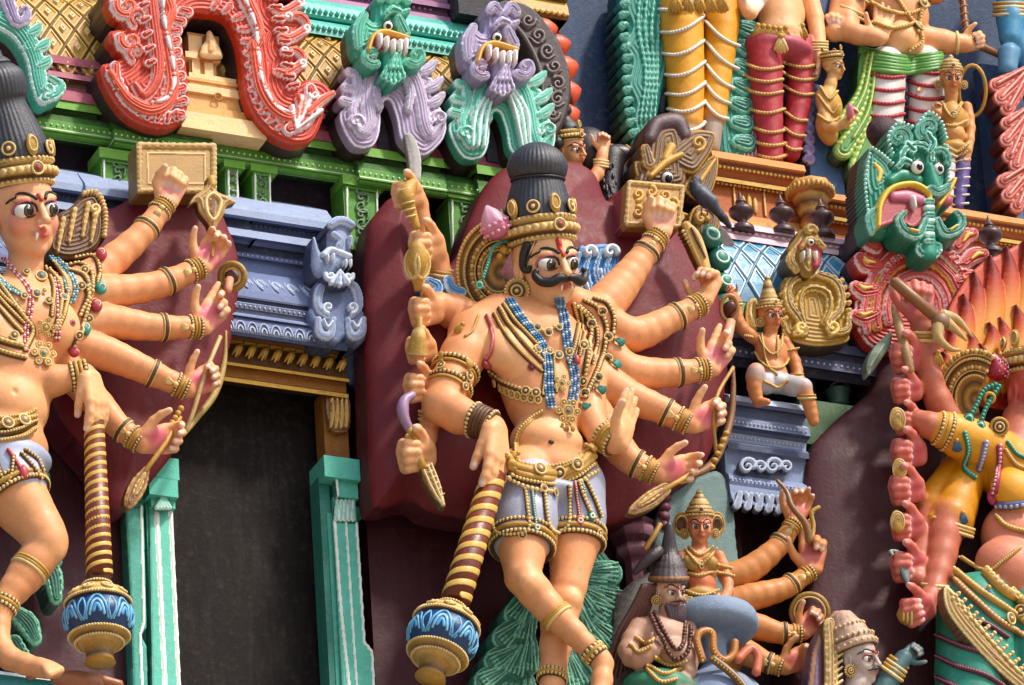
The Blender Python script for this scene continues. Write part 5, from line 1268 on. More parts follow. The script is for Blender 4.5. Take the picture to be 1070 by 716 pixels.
# --- club
def club(label, top, bot, ball_c, ball_r, wz, foot, axis_pts, stripes, rt, rb, grp='giant striped clubs'):
    t = thing('club', label, 'club', (ball_c[0], ball_c[1]+ball_r, wz), grp)
    a = Q(top[0], top[1], wz); b = Q(bot[0], bot[1], wz); ax = nrm(a-b); L = np.linalg.norm(a-b)
    m = M(); lathe(m, b, ax, [(rb, 0), (rb*.95, L*.3), (rt, L)], '6e2c14', 28); obj('shaft', m, 'gloss', t)
    m = M(); bs_ = basis(ax); stripes = int(stripes*.6); n = stripes*24; z = np.arange(n)/n*L
    for th in (np.arange(n)/24*2*math.pi, np.arange(n)/24*2*math.pi+math.pi):
      r_ = rb+(rt-rb)*z/L+.2
      P = b+ax*z[:, None]+(bs_[0]*np.cos(th)[:, None]+bs_[1]*np.sin(th)[:, None])*r_[:, None]
      tube(m, P, L/stripes*.115, 'd2ac52', 8, nvec=(bs_[0]*np.cos(th)[:, None]+bs_[1]*np.sin(th)[:, None]), flat=.12)
    obj('spiral_stripe', m, 'gloss', t)
    c = Q(ball_c[0], ball_c[1], wz); R = ball_r
    m = M(); lathe(m, c, ax, [(R*.3, R*1.35, 'b08a40'), (R*.42, R*1.25, G2), (R*.45, R*1.15, G3), (R*.75, R*.98, G1), (R*.85, R*.86, G2), (R*.95, R*.72, G1), (R*1.04, R*.60, G2), (R*1.02, R*.52, G3), (R*.94, R*.48, G3)][::-1], G1, 36)
    lathe(m, c, ax, [(R*.84, -R*.52, G3), (R*.92, -R*.56, G2), (R*.94, -R*.66, G1), (R*.72, -R*.74, G3), (R*.74, -R*.82, G2), (R*.5, -R*.9, G1), (R*.42, -R*1.3, G3), (R*.5, -R*1.5, G1)], G1, 36)
    for hh, rr in ((.56, 1.05), (1.22, .45), (-.6, .96), (-.82, .76)):
        for k in range(int(rr*R*2.2)):
            an = k*2*math.pi/int(rr*R*2.2); q = basis(ax); ball(m, c+ax*R*hh+(q[0]*math.cos(an)+q[1]*math.sin(an))*R*rr, 1.7, G2, (6, 4))
    for k in range(9):
        an = k*2*math.pi/9; q = basis(ax); dd = q[0]*math.cos(an)+q[1]*math.sin(an); nn = nrm(dd+ax*1.2)
        ring(m, c+ax*R*.85+dd*R*.86, nn, R*.17, 1.3, G2, 12, 5, up=ax, el=1.2); ball(m, c+ax*R*.86+dd*R*.86, R*.07, 'e8d8b0', (6, 4))
    obj('gilt_collars', m, 'gold', t)
    m = M(); lathe(m, c, ax, bez([(R*.86, -R*.56), (R*1.08, -R*.2), (R*1.12, R*.1), (R*1.0, R*.42), (R*.92, R*.52)], 6), '173a66', 40)
    q = basis(ax, RV)
    for k in range(7):
        a0 = k*2*math.pi/7
        for sc_, cc, rad in ((1.0, '6fb4dc', 1.3), (.62, '8cc8e8', 1.5), (.28, '5aa4d0', 2.0)):
            pts = []
            for u in np.linspace(-1, 1, 13):
                x = u*.36*sc_; z = (-.38+.80*(1-abs(u)**2.2))*sc_*R-(1-sc_)*R*.12
                rr = R*np.interp(z/R, [-.56, -.2, .1, .42, .52], [.86, 1.08, 1.12, 1.0, .92])+.4
                pts.append(c+ax*z+(q[0]*math.cos(a0+x)+q[1]*math.sin(a0+x))*rr)
            tube(m, pts, rad, cc, 6, nvec=nrm(np.array(pts)-c), flat=.35)
        for s_ in (-1, 1):
            pts = []
            for u in np.linspace(0, 1, 6):
                x = .45*s_-s_*.12*math.sin(u*3); z = (-.40+.75*u)*R; rr = R*np.interp(z/R, [-.56, -.2, .1, .42, .52], [.86, 1.08, 1.12, 1.0, .92])+.3
                pts.append(c+ax*z+(q[0]*math.cos(a0+x)+q[1]*math.sin(a0+x))*rr)
            tube(m, pts, 1.0, '6fb4dc', 5)
    obj('painted_blue_bulb', m, 'gloss', t); return t
club('striped gold and brown club with a blue lotus-painted bulb leaning under the central statue\'s hand', (516, 496), (476, 628), (462, 668), 32, wB+30, None, None, 9, 12.5, 15)
club('upright striped gold and brown club with a blue lotus-painted bulb beside the left statue', (98, 432), (104, 602), (103, 648), 31, wB+22, None, None, 15, 9.5, 13)

# --- things held by the central statue
def held(name, label, cat, grp=None): return thing(name, label, cat, (0, 0, 0), grp)
t = thing('dagger', 'grey bladed dagger with gilt grip in the uppermost left-hand fist of the central statue', 'dagger', (428, 240, wB))
its = [st([(434, 186), (433, 166), (428, 146), (424, 142)], [5.5, 6.5, 5, 1.5], 4, 0, '9a9590', 'c8c4bc', rw=(.7, .9))]
relief('blade', its, wB-2, 5, '9a9590', '6a6560', 'stone', .8, t)
m = M(); tube(m, cr([Q(432, 190, wB+4), Q(424, 204, wB+6), Q(430, 222, wB+2), Q(436, 240, wB)], 6), np.interp(np.linspace(0, 1, 19), [0, .2, .4, .6, 1], [5, 9, 9, 6, 4]), G1, 12)
for k in range(5): ring(m, Q(423+k*1.6, 198+k*7, wB+6), nrm(UV-RV*.25), 8.5-k*.8, 1.1, G2, 16, 5)
obj('grip', m, 'gold', t)
t = thing('mace', 'gilt bulbous mace with looped head in the central statue\'s second fist from the top left', 'mace', (438, 310, wB))
m = M(); tube(m, [Q(436, 240, wB), Q(444, 330, wB-4)], 3.2, G1, 8); c = Q(436, 276, wB+10)
lathe(m, c, nrm(UV), bez([(3, -28), (5, -20), (11, -6), (12, 6), (8, 18), (3, 24)], 4), G1, 20)
for a in (-1, 0, 1): ring(m, c+TOC*5+RV*a*5, nrm(TOC+RV*a*.8), 9, 2.2, G2, 18, 6, up=UV, el=1.6)
obj('head', m, 'gold', t)
t = thing('bell', 'gilt hand bell with fluted cup in the third fist of the central statue', 'bell', (438, 385, wB))
m = M(); lathe(m, Q(436, 372, wB+12), nrm(UV+RV*.06), [(10, 0, G3), (11, 1, G2), (10, 4, G1), (8, 18, G1), (6, 26, G2), (3, 30, G1), (3, 40, G1)], G1, 24, ribs=12, amp=.06); obj('cup', m, 'gold', t)
t = thing('conch_horn', 'small curved lilac horn between the lower two fists of the central statue', 'horn', (420, 440, wB))
m = M(); tube(m, cr([Q(432, 412, wB+10), Q(422, 420, wB+10), Q(422, 436, wB+8), Q(432, 456, wB+4)], 6), np.interp(np.linspace(0, 1, 19), [0, .5, 1], [4, 6.5, 4]), '9a7a98', 10); tube(m, [Q(428, 448, wB+6), Q(433, 462, wB+5)], 4.5, G1, 8); obj('horn', m, 'gloss', t)
t = thing('dagger', 'gilt downward-pointing dagger in the lowest left fist of the central statue', 'dagger', (455, 530, wB))
its = [poly([(438, 486), (448, 482), (458, 506), (464, 532), (452, 520), (442, 502)], 4, 0, '8a5a20', 3, smooth=False), st([(446, 490), (462, 530)], 1.2, 2, 4, G2), st([(441, 492), (450, 512), (461, 530)], 1.1, 2, 3, G2), st([(449, 486), (457, 506), (463, 530)], 1.1, 2, 3, G2)]
its += [st([(443+k*3, 490+k*6), (447+k*3, 488+k*6)], .9, 2, 4, G2) for k in range(6)]
relief('blade', its, wB+2, 6, '8a5a20', '5a3a18', 'gold', .7, t)
m = M(); tube(m, [Q(426, 456, wB+6), Q(442, 488, wB+6)], 4.5, G1, 8); obj('grip', m, 'gold', t)
t = thing('palm_leaf_book', 'gilt rectangular tablet carved with scrolls behind the topmost fist of the central statue', 'tablet', (684, 240, 80))
its = [poly([(655, 190), (658, 188), (714, 193), (716, 197), (711, 238), (708, 240), (655, 237), (652, 233)], 0, 0, 'a87828', 0, smooth=False)]
its += [st([(657, 191), (713, 196), (709, 237), (655, 234), (657, 191)], 2.2, 3, 0, 'b8924a', 'd8bc80', smooth=False)]
for cx, cy, s_ in ((666, 204, 1), (680, 201, -1), (694, 205, 1), (703, 214, -1), (666, 222, -1), (676, 214, 1), (692, 222, 1)): its.append(st(spiral(cx, cy, 6, 1.2, 90*s_, s_), [1, 2.2], 3, 0, 'd0a040'))
relief('carved_face', its, wB-14, 34, 'a87828', '8c3040', 'gold', .75, t)
t = thing('sceptre', 'gilt ribbed sceptre standing in the second hand from the top of the central statue', 'sceptre', (740, 300, wB))
its = [st([(742, 296), (732, 268), (724, 248), (716, 236)], [3, 7, 7.5, 4], 6, 0, G1, G2, rw=(.62, .8)), st([(734, 272), (726, 254), (720, 242)], [1, 2.2, 1.4], 3, 6, G3)]
its += scallops([(737, 284), (726, 262), (714, 240)], 12, 2, 1.6, -1, G2, None, 3, 0)
relief('blade', its, wB-2, 8, G1, G3, 'gold', .7, t)
t = thing('drinking_horn', 'short tan open-mouthed horn above the third hand of the central statue', 'horn', (762, 340, wB))
m = M(); c = Q(762, 322, wB-4); ring(m, c, nrm(TOC+RV*.2), 9, 2.4, 'b08050', 20, 8, el=1.5); ball(m, c-TOC*4, (7, 10, 7), '5a3428', (16, 12)); tube(m, [Q(764, 336, wB-4), Q(760, 352, wB), Q(757, 362, wB+2)], [5, 6, 5], 'd09878', 8); obj('horn', m, 'gloss', t)
t = thing('bow', 'brown and gilt bow held in the fourth right hand of the central statue', 'bow', (745, 500, 80))
m = M(); P = cr([Q(766, 384, wB-12), Q(766, 410, wB-14), Q(763, 440, wB-16), Q(752, 472, wB-10), Q(738, 490, wB-2), Q(716, 500, wB+4)], 8); tube(m, P, np.interp(np.linspace(0, 1, len(P)), [0, .3, .8, 1], [2, 4, 4.5, 3]), '7a5020', 8); 
P = cr([Q(766, 384, wB-8), Q(750, 412, wB+10), Q(746, 440, wB+14), Q(748, 472, wB-4)], 8); tube(m, P, 2.0, 'b08a48', 8)
for k in range(6): ball(m, Q(744+k*3, 488-k*7, wB), (4, 3, 3), G1, (8, 6))
obj('limb', m, 'gold', t)
t = thing('spoon', 'gilt leaf-shaped ladle hanging from the lowest right hand of the central statue', 'ladle', (680, 530, wB))
its = [st([(694, 512), (680, 522), (664, 532), (657, 536)], [7, 9, 6, 1], 5, 0, '8a5820', 'd0a860', rw=(.72, .92)), st([(690, 514), (678, 522), (666, 530)], [2, 4, 2], 3, 4, 'b88838', 'e0c080')]
relief('bowl', its, wB+16, 8, '8a5820', G3, 'gold', .7, t)
m = M(); tube(m, [Q(692, 513, wB+20), Q(728, 492, wB+16)], 2.6, G1, 8); obj('handle', m, 'gold', t)
# blue wing like ornament behind the right shoulder
BL, BLW = '3f7fb4', 'd4e2ec'
t = thing('blue_wave_ornament', 'sky blue and white wave-carved ornament behind the central statue\'s right shoulder', 'ornament', (620, 340, 70))
its = [poly([(596, 340), (594, 290), (606, 262), (620, 256), (644, 258), (646, 275), (640, 300), (622, 336)], 4, 0, BL, 5)]
for k in range(4):
    x = 600+k*10
    its.append(st([(x+6, 262+k*1.5), (x-2+k, 285), (x+4, 305), (x-4, 335-k*5)], [3, 4, 4, 3], 6, 3, BL, BLW, rw=(.35, .6)))
its += [st(spiral(612, 268, 7, 1, 0, 1), [1.5, 3], 5, 8, BLW), st(spiral(634, 268, 8, 1, 0, 1), [1.5, 3], 5, 8, BLW)]+drops([(604, 290), (612, 310), (606, 330)], 4, 1.8, BLW)+drops([(624, 285), (626, 300), (618, 320)], 4, 1.6, BLW)
relief('carving', its, wB-28, 26, BL, '2a5a88', 'gloss', .8, t)
t = thing('blue_wave_ornament', 'small blue wave carving left of the central statue\'s ear fan', 'ornament', (455, 310, 70))
its = [st([(446, 296), (455, 302), (452, 312)], [5, 7, 6], 6, 2, BL, BLW), st([(466, 294), (470, 304), (480, 308)], [5, 6, 6], 6, 2, BL, BLW)]
relief('carving', its, wB-20, 26, BL, '2a5a88', 'gloss', .8, t)
# ================================================================= shared face details
def face(t, B, H, AX, hs, look=(0, 0), es=1.1, brow='15110f', mous=None, mark=True, beard=None, lid='c06a70', iris='1a1410'):
    eyes(t, H, AX, hs, look=look, size=es, lid=lid, iris=iris)
    for s in (-1, 1):
        P = ondeco(B, [(s*.10, .24), (s*.26, .37), (s*.42, .37), (s*.58, .20)], H, AX, hs*.012)
        if P is not None: m = M(); tube(m, P, np.linspace(.042, .022, len(P))*hs, brow, 6); obj('eyebrow', m, 'hair', t)
    if mark:
        m = M(); P = ondeco(B, [(0, .2), (0, .34)], H, AX, hs*.012); tube(m, P, .05*hs, 'c8402c', 8); obj('forehead_mark', m, 'gloss', t)
    if mous:
        m = M()
        for s in (-1, 1):
            pts = cr([H(s*.02, .92, -.37), H(s*.24, .86, -.40), H(s*.44, .72, -.46)], 5); tt = np.linspace(0, 1, len(pts)); tube(m, pts, hs*(.07-.045*tt), mous, 8)
        obj('moustache', m, 'hair', t)
def disk(m, c, n, r, col=G1, hi=G2, bead=16):
    n = nrm(n); b = basis(n); ball(m, c, (r, r, r*.35), G3, (16, 12), b); ring(m, c+n*r*.15, n, r*.8, r*.16, col, 20, 6)
    for k in range(bead):
        a = k*2*math.pi/bead; ball(m, c+n*r*.15+(b[0]*math.cos(a)+b[1]*math.sin(a))*r, r*.13, hi, (6, 4))
    rosette(m, c+n*r*.25, n, r*.5, hi)
def conecrown(t, H, AX, hs, z0=.42, hgt=1.5, col=G1, hi=G2, rx=.80, name='crown', back=.1, tip='knob'):
    up = nrm(AX[2]-AX[1]*back); base = H(0, -.10, z0); m = M()
    pr = [(.84, 0, G3), (.95, .06, hi), (.97, .16, col), (.88, .2, G3), (.96, .26, hi), (.92, .36, col), (.80, .40, G3), (.84, .52, hi), (.70, .60*1, col), (.66, .62, G3), (.68, .75, hi)]
    pr += [(.66-.46*k/6, .75+(hgt-.75)*k/6, (G3, col, hi)[k % 3]) for k in range(1, 7)]+[(.22, hgt+.06, hi), (.02, hgt+.22, col)]
    lathe(m, base, up, [(r*hs*rx, h*hs, c) for r, h, c in pr], col, 28, up=AX[0], ribs=14, amp=.03)
    f = nrm(AX[1]-up*np.dot(AX[1], up)); r = np.cross(f, up)
    for k in range(22):
        a = k*2*math.pi/22; d = f*math.cos(a)+r*math.sin(a); ball(m, base+up*hs*.10+d*hs*rx*.98, .06*hs, hi, (6, 4))
    rosette(m, base+up*hs*.34+f*hs*rx, f, hs*.15, 'b03a40'); obj(name, m, 'gold', t)
# ================================================================= the left statue
WL = 58
t = thing('statue_backing', 'maroon plaster slab behind the fanned arms of the left statue', 'backing slab', (180, 540, 50))
Lo = [(60, 230), (120, 214), (150, 196), (200, 186), (224, 200), (240, 232), (252, 268), (250, 320), (240, 370), (226, 408), (200, 448), (172, 486), (140, 522), (116, 524), (104, 480), (60, 420), (40, 300)]
relief('slab', [poly(Lo, 18, -10, MAR, 34)], WL-6, 52, MAR, '5c1a26', 'wall', 1.3, t)
t = thing('statue', 'left many-armed statue with red and turquoise bead necklaces, cut by the left edge', 'statue', (10, 700, 100))
B = Body(1.4); wB = 100
def L_(pts, col=SK, k=4, n=0): B.limb(pts, col, k, n)
B.ell(Q(22, 338, wB), (54, 36, 50), SK, 8, basis_w); B.ell(Q(-6, 345, wB+18), (28, 18, 26), SKH, 10, basis_w); B.ell(Q(56, 338, wB+16), (26, 18, 26), SKH, 10, basis_w)
B.ell(Q(14, 390, wB+4), (42, 34, 44), SK, 12, basis_w); B.ell(Q(8, 425, wB+6), (40, 32, 34), SKH, 10, basis_w); B.ell(Q(2, 465, wB), (46, 34, 30), SK, 10, basis_w)
B.ell(Q(16, 408, wB+40), (3, 4, 3.5), '803828', 2, cut=True)
L_([(20, 300, wB, 20), (26, 282, wB+2, 17), (28, 260, wB+6, 18)], SK, 6)
armsL = [((80, 300, wB-14, 20), (108, 280, wB-12, 17), (148, 245, wB-4, 13), (172, 214, wB, 10)),
         ((84, 310, wB-10, 20), (112, 306, wB-6, 17), (165, 298, wB-2, 14), (208, 280, wB+4, 10)),
         ((80, 340, wB-8, 19), (110, 336, wB-6, 18), (160, 342, wB, 13.5), (208, 342, wB+4, 10)),
         ((76, 360, wB-10, 19), (112, 370, wB-6, 17), (150, 386, wB, 13.5), (194, 406, wB+4, 10)),
         ((66, 380, wB-14, 18), (104, 424, wB-12, 15), (124, 446, wB-4, 12), (146, 462, wB+2, 10))]
for a in armsL: L_(a, SK, 2.5, 3)
L_([(50, 312, wB, 22), (78, 310, wB-6, 22), (80, 370, wB-18, 18)], SK, 5)
L_([(20, 396, wB+10, 16), (56, 398, wB+24, 15), (88, 392, wB+36, 12)], SK, 5)
HP((174, 212), (184, 184), wB+2, 60, -1, 'cam', (78, 92, 55), palm='d87078', fat=1.15, tcurl=85, tout=.45)
HP((210, 279), (228, 252), wB+6, 58, -1, 'cam', each=[(30, 55, 30), (40, 70, 40), (30, 60, 40), (20, 50, 40)], fat=1.05)
HP((210, 342), (232, 314), wB+6, 60, -1, 'cam', each=[(4, 4, 4), (35, 70, 40), (50, 80, 50), (60, 85, 50)], fat=1.05)
HP((196, 407), (222, 392), wB+6, 56, -1, 'cam', (45, 75, 45), tcurl=20, fat=1.05)
HP((147, 462), (178, 458), wB+6, 62, -1, 'cam', each=[(25, 55, 40), (40, 60, 40), (45, 65, 40), (45, 70, 45)], fat=1.1)
HP((94, 392), (104, 432), wB+42, 66, -1, (-6, 0, -6), (12, 14, 10), spread=.06, palm=SKH, tout=.15, fat=1.12)
L_([(-6, 470, wB, 34), (14, 515, wB+6, 31), (38, 548, wB+14, 23), (50, 566, wB+20, 20)], SK, 6, 2); B.ell(Q(53, 572, wB+24), (15, 12, 17), SKH, 4)
L_([(48, 572, wB+18, 19), (26, 602, wB+10, 17.5), (6, 628, wB+6, 12), (0, 640, wB+4, 11)], SK, 5, 2)
L_([(0, 640, wB+4, 11), (-2, 668, wB+6, 11), (10, 688, wB+16, 11), (42, 698, wB+34, 9), (58, 701, wB+42, 7)], SK, 5, 2)
for k in range(5): L_([(42+k*1, 694+k*.5, wB+28+k*3, 5), (63-k*3, 700+k*1.2, wB+46-k*4+k*6, 4.2)], SKH, 1)
AX = orient(34, 4, -3); hc = Q(24, 223, wB+20); hs = 47
H = head(B, hc, AX, hs, 'ecb084', lips='c04848', blush='e89a80', jaw=1.25)
B.mesh(); obj('body', B.m(), 'skin', t)
face(t, B, H, AX, hs, look=(.2, -.1), es=1.2)
m = M(); a = H(-.16, .80, -.49); tube(m, [a, a-AX[2]*4-AX[0]*1, a-AX[2]*7-AX[0]*2], [1.8, 1.4, .5], 'f6f0e8', 6); obj('fang', m, 'gloss', t)
base, up, f, r = crown(t, H, AX, hs, z0=.50, petals=9)
m = M(); bb = base+up*hs*.56
lathe(m, bb, nrm(up-AX[0]*.10), [(a*hs*1.08, h*hs) for a, h in bez([(.76, 0), (.72, .4), (.60, .9), (.50, 1.3), (.56, 1.45), (.60, 1.7), (.56, 1.95), (.42, 2.12), (.36, 2.15), (.38, 2.2), (.30, 2.3), (.26, 2.34), (.22, 2.5), (.05, 2.55)], 4)], '36373d', 144, up=AX[0], ribs=40, amp=.016)
obj('hair_bun', m, 'hair', t)
# gilt wing ornament behind the far shoulder
its = [poly([(50, 262), (58, 228), (72, 218), (84, 208), (98, 206), (106, 222), (106, 248), (96, 264), (70, 272)], 5, 0, G3, 4)]
for k, (x, y) in enumerate(((64, 232), (76, 222), (90, 216), (99, 222))): its += [st([(x, y), (x-3, y+16), (x-6, y+34)], [3.4, 3.2, 2], 6, 3, 'a8843c', G2, rw=(.3, .6))]
its += scallops([(84, 206), (99, 205), (107, 224), (106, 250)], 16, 2, 2.2, -1, G1, G2, 4, 3)+[st(spiral(96, 222, 6, 1.2, 90, 1), [1.5, 2.4], 4, 6, G2)]
relief('wing_ornament', its, wB-22, 18, G3, '4a3418', 'gold', .75, t)
# clothing
Bs = Body(1.6); Bs.limb([(-6, 478, wB, 37), (12, 506, wB+6, 35)], 'a8b0c6', 4); Bs.ell(Q(2, 480, wB), (50, 38, 20), 'a8b0c6', 6, basis_w); Bs.mesh(); obj('shorts', Bs.m(), 'gloss', t)
m = M()
for pth in ([(-4, 480), (6, 505), (12, 496), (14, 476)], [(22, 474), (34, 488), (42, 500)], [(26, 470), (38, 480), (44, 492)]): P, N = Bs.drape(pth, .6); tube(m, P, 2.6, G3, 6); beads(m, P+N*1.5, 1.7, G2)
a_, b_ = Q(2, 500, wB), Q(20, 528, wB+8)
for o, rd, bd_ in ((.45, 2.2, True), (.62, 2.6, False), (.8, 2.2, True)): bangle(m, a_, b_, o, 36, rd, bead=bd_)
for y0, rr, cc in ((432, 3, G1), (438, 4.5, G1), (446, 4, G3), (454, 3, G1)):
    P, N = B.drape([(-14, y0+8), (4, y0+8), (22, y0+3), (34, y0-4)], 3, 8); tube(m, P, rr, cc, 8); beads(m, P+N*rr, 1.5, G2)
for x, y in ((6, 446), (22, 443)): h_ = B.hit(x, y); rosette(m, h_[0]+h_[1]*7, h_[1], 7, G2)
obj('belt_and_hem', m, 'gold', t)
m = M()
for pth, c in (([(8, 470), (16, 482), (24, 494)], 'b03a40'),): P, N = Bs.drape(pth, 1.2); tube(m, P, 2.2, c, 6); ball(m, P[-1], (5, 4, 8), c, (16, 12))
obj('red_ribbon', m, 'gloss', t)
m = M(); bangle(m, Q(48, 572, wB+18), Q(26, 602, wB+10), .75, 18, 2, n=3, step=3, bead=False); bangle(m, Q(6, 628, wB+6), Q(0, 640, wB+4), .3, 12.5, 2.2, n=3, step=4); obj('anklets', m, 'gold', t)
for a in armsL: m = M(); armjewel(m, None, a); obj('bangles', m, 'gold', t)
m = M()
a_, b_ = Q(66, 396, wB+28), Q(90, 392, wB+36)
for o in (.4, .6, .8, 1.0): bangle(m, a_, b_, o, 13.5, 2.1, bead=o in (.4, 1.0))
obj('bangles', m, 'gold', t)
m = M()
for pth, r_ in (([(-12, 276), (4, 294), (22, 306)], 2.2), ([(-12, 290), (6, 312), (24, 326)], 2.0), ([(-14, 306), (4, 328), (22, 348)], 2.0), ([(58, 276), (70, 296), (68, 324), (60, 344)], 2.0), ([(48, 280), (56, 300), (54, 330)], 1.8), ([(-10, 282), (6, 305), (24, 330), (34, 345), (26, 366)], 2.4), ([(-10, 300), (8, 322), (24, 338)], 1.8), ([(52, 282), (64, 300), (62, 330), (54, 350)], 2), ([(-8, 352), (8, 358), (22, 362)], 2.8), ([(-8, 364), (10, 370), (26, 374)], 2.4)):
    P, N = B.drape(pth, .8, 8); tube(m, P, r_*1.6, G3, 8, flat=.5, nvec=N); tube(m, P+N*.8, r_, G1, 6); beads(m, P+N*1.7, r_*.8, G2)
for x, y, r_, j in ((27, 286, 4, G2), (42, 291, 6.5, '4a9ab8'), (54, 289, 4, G2), (25, 311, 4, G2), (37, 309, 5, '3f8fa8'), (50, 316, 4.4, G2), (65, 313, 5, '4a9ab8'), (14, 352, 5, G2), (45, 306, 3, G2)):
    h_ = B.hit(x, y)
    if h_: rosette(m, h_[0]+h_[1]*3, nrm(h_[1]+TOC*.5), r_, j)
for x, y, r_, p_, j in ((46, 343, 5, 5, G2), (42, 372, 6.5, 6, '3f8fa8')):
    h_ = B.hit(x, y); rosette(m, h_[0]+h_[1]*5, nrm(h_[1]+TOC), r_, j, p_)
obj('gold_necklaces', m, 'gold', t)
for pth, cc in (([(2, 270), (16, 286), (30, 304), (30, 326), (26, 344), (26, 366)], ('c04858', 'd88a8a', 'f0e0d8')), ([(56, 286), (60, 310), (60, 336), (58, 356)], ('c04858', 'f0e0d8'))):
    m = M()
    for off in (0, 3.2): P, N = B.drape([(x+off, y) for x, y in pth], 2.4, 8); beads(m, P, 1.5, 'c04858', 1.9, cols=cc)
    obj('red_bead_necklace', m, 'gloss', t)
for pth in ([(-4, 290), (10, 304), (24, 310)], [(58, 270), (70, 282), (78, 300), (74, 316)], [(52, 268), (64, 284), (70, 304)]):
    m = M()
    for off in (0, 3): P, N = B.drape([(x+off, y) for x, y in pth], 2.2, 8); beads(m, P, 1.5, '4a8fa8', 1.9, cols=('4a9ab0', '7cc0cc', 'd8e4e4'))
    obj('turquoise_bead_necklace', m, 'gloss', t)
m = M(); m2 = M()
for pth, r_ in (([(70, 278), (86, 276), (96, 286), (96, 304)], 2.4), ([(74, 284), (88, 290), (92, 306), (84, 330)], 2.4), ([(90, 300), (92, 320), (84, 345), (76, 360)], 2.4), ([(80, 270), (98, 268), (104, 282), (102, 296)], 2.2)):
    P, N = B.drape(pth, 1.4, 8); tube(m, P, r_*1.35, G3, 8, flat=.6, nvec=N); beads(m, P+N*1.4, r_*.85, G2)
for x, y in ((104, 300), (98, 318), (92, 334), (80, 350), (84, 300), (88, 284)):
    h_ = B.hit(x, y)
    if h_: rosette(m, h_[0]+h_[1]*3, nrm(h_[1]+TOC), 4.6, G2)
for x, y, c in ((108, 302, '2f8f80'), (104, 322, 'a83040'), (92, 346, '2f8f80'), (110, 268, 'a83040'), (78, 364, 'a83040')):
    h_ = B.hit(x-4, y)
    if h_: m2 = M(); ball(m2, h_[0]+h_[1]*4, (6, 4, 7.5), c, (16, 12)); ring(m2, h_[0]+h_[1]*7, nrm(h_[1]+TOC), 3, 1, 'd8c8b0', 12, 5); obj('jewel_drop', m2, 'gloss', t)
obj('shoulder_garland', m, 'gold', t)
m = M()
for x, y, r_ in ((19, 329, 5), (76, 337, 4)):
    h_ = B.hit(x, y)
    if h_: m = M(); ball(m, h_[0], (r_, r_, 1), 'b8605c', (16, 12), basis(h_[1])); ball(m, h_[0]+h_[1]*.5, (r_*.6, r_*.6, 1.2), '7a2830', (16, 12), basis(h_[1])); obj('nipple', m, 'gloss', t)
its = fanleaf((0, 470), [(40, 490), (44, 500), (36, 520)], 8)+[st([(40, 580), (54, 600), (58, 626)], [6, 11, 7], 5, 0, GS, GSL), st([(56, 576), (60, 588)], [6, 5], 5, 0, GS, GSL)]
relief('leaf_sash', its, 36, 24, GS, '143c2c', 'gloss', .9, t)
its = [st([(14, 640), (28, 652), (36, 668)], [8, 12, 8], 5, 0, GS, GSL), st([(14, 672), (24, 690)], [9, 10], 5, 0, GS, GSL)]
relief('leaf_sash', its, 36, 24, GS, '143c2c', 'gloss', .9, t)
# things in its hands
t = thing('palm_leaf_book', 'plain ochre rectangular tablet behind the topmost fist of the left statue', 'tablet', (184, 200, 80))
its = [poly([(142, 152), (146, 149), (222, 150), (226, 154), (226, 198), (222, 203), (147, 203), (143, 199)], 0, 0, 'a47828', 0, smooth=False), st([(145, 152), (223, 153), (223, 200), (146, 200), (145, 152)], 3, 3, 0, 'b08a48', 'd0b070', smooth=False), st([(154, 160), (214, 161), (214, 192), (155, 192), (154, 160)], .9, 1.2, 0, 'd8bc80', smooth=False)]
relief('face', its, wB-18, 24, 'a47828', '8a6a38', 'gold', .8, t)
t = thing('looped_sceptre', 'gilt oval looped sceptre in the second hand of the left statue', 'sceptre', (222, 250, wB))
its = [poly([(220, 188), (226, 200), (238, 206), (246, 212), (237, 216), (233, 226), (226, 238), (225, 250), (220, 250), (218, 236), (208, 222), (205, 212), (198, 214), (202, 206), (212, 198)], 4, 0, 'b08a50', 3), st([(221, 204), (229, 212), (226, 226), (221, 232), (215, 224), (214, 210), (221, 204)], 1.8, 3, 4, G2), st([(221, 212), (221, 224)], [2, 2], -2, 7, G3, prof='flat'), st([(220, 188), (221, 194)], 4, 4, 2, G1)]
relief('loop', its, wB+4, 8, 'b08a50', G3, 'gold', .7, t); m = M(); tube(m, [Q(223, 248, wB+8), Q(222, 268, wB+16)], [2.5, 1.5], G1, 8); obj('stem', m, 'gold', t)
t = thing('ring_ornament', 'round gilt ring with a peach centre above the third hand of the left statue', 'ring', (242, 300, wB))
m = M(); c = Q(243, 289, wB-6); ring(m, c, nrm(TOC-RV*.3), 13, 3.2, 'a8843c', 28, 8); ring(m, c, nrm(TOC-RV*.3), 8.5, 1.6, G2, 24, 6); ball(m, c-TOC*3, (9, 5, 9), '5a2c28', (16, 12)); tube(m, [Q(240, 292, wB-2), Q(238, 304, wB+4)], 4.5, 'd8906c', 8); obj('ring', m, 'gold', t)
t = thing('bow', 'curved gilt-edged bow held in the fourth hand of the left statue', 'bow', (225, 440, 80))
m = M(); P = cr([Q(236, 346, wB-10), Q(234, 380, wB-14), Q(224, 412, wB-14), Q(206, 436, wB-10), Q(193, 452, wB-4)], 8); tube(m, P, np.interp(np.linspace(0, 1, len(P)), [0, .4, 1], [1.5, 4, 3]), 'a88a48', 8); tube(m, cr([Q(230, 352, wB-2), Q(214, 392, wB+14), Q(202, 430, wB+6), Q(194, 450, wB-2)], 8), 2.4, 'c4a468', 8); obj('limb', m, 'gold', t)
t = thing('ladle', 'leaf-shaped brown and gilt ladle hanging from the lowest right hand of the left statue', 'ladle', (140, 528, wB))
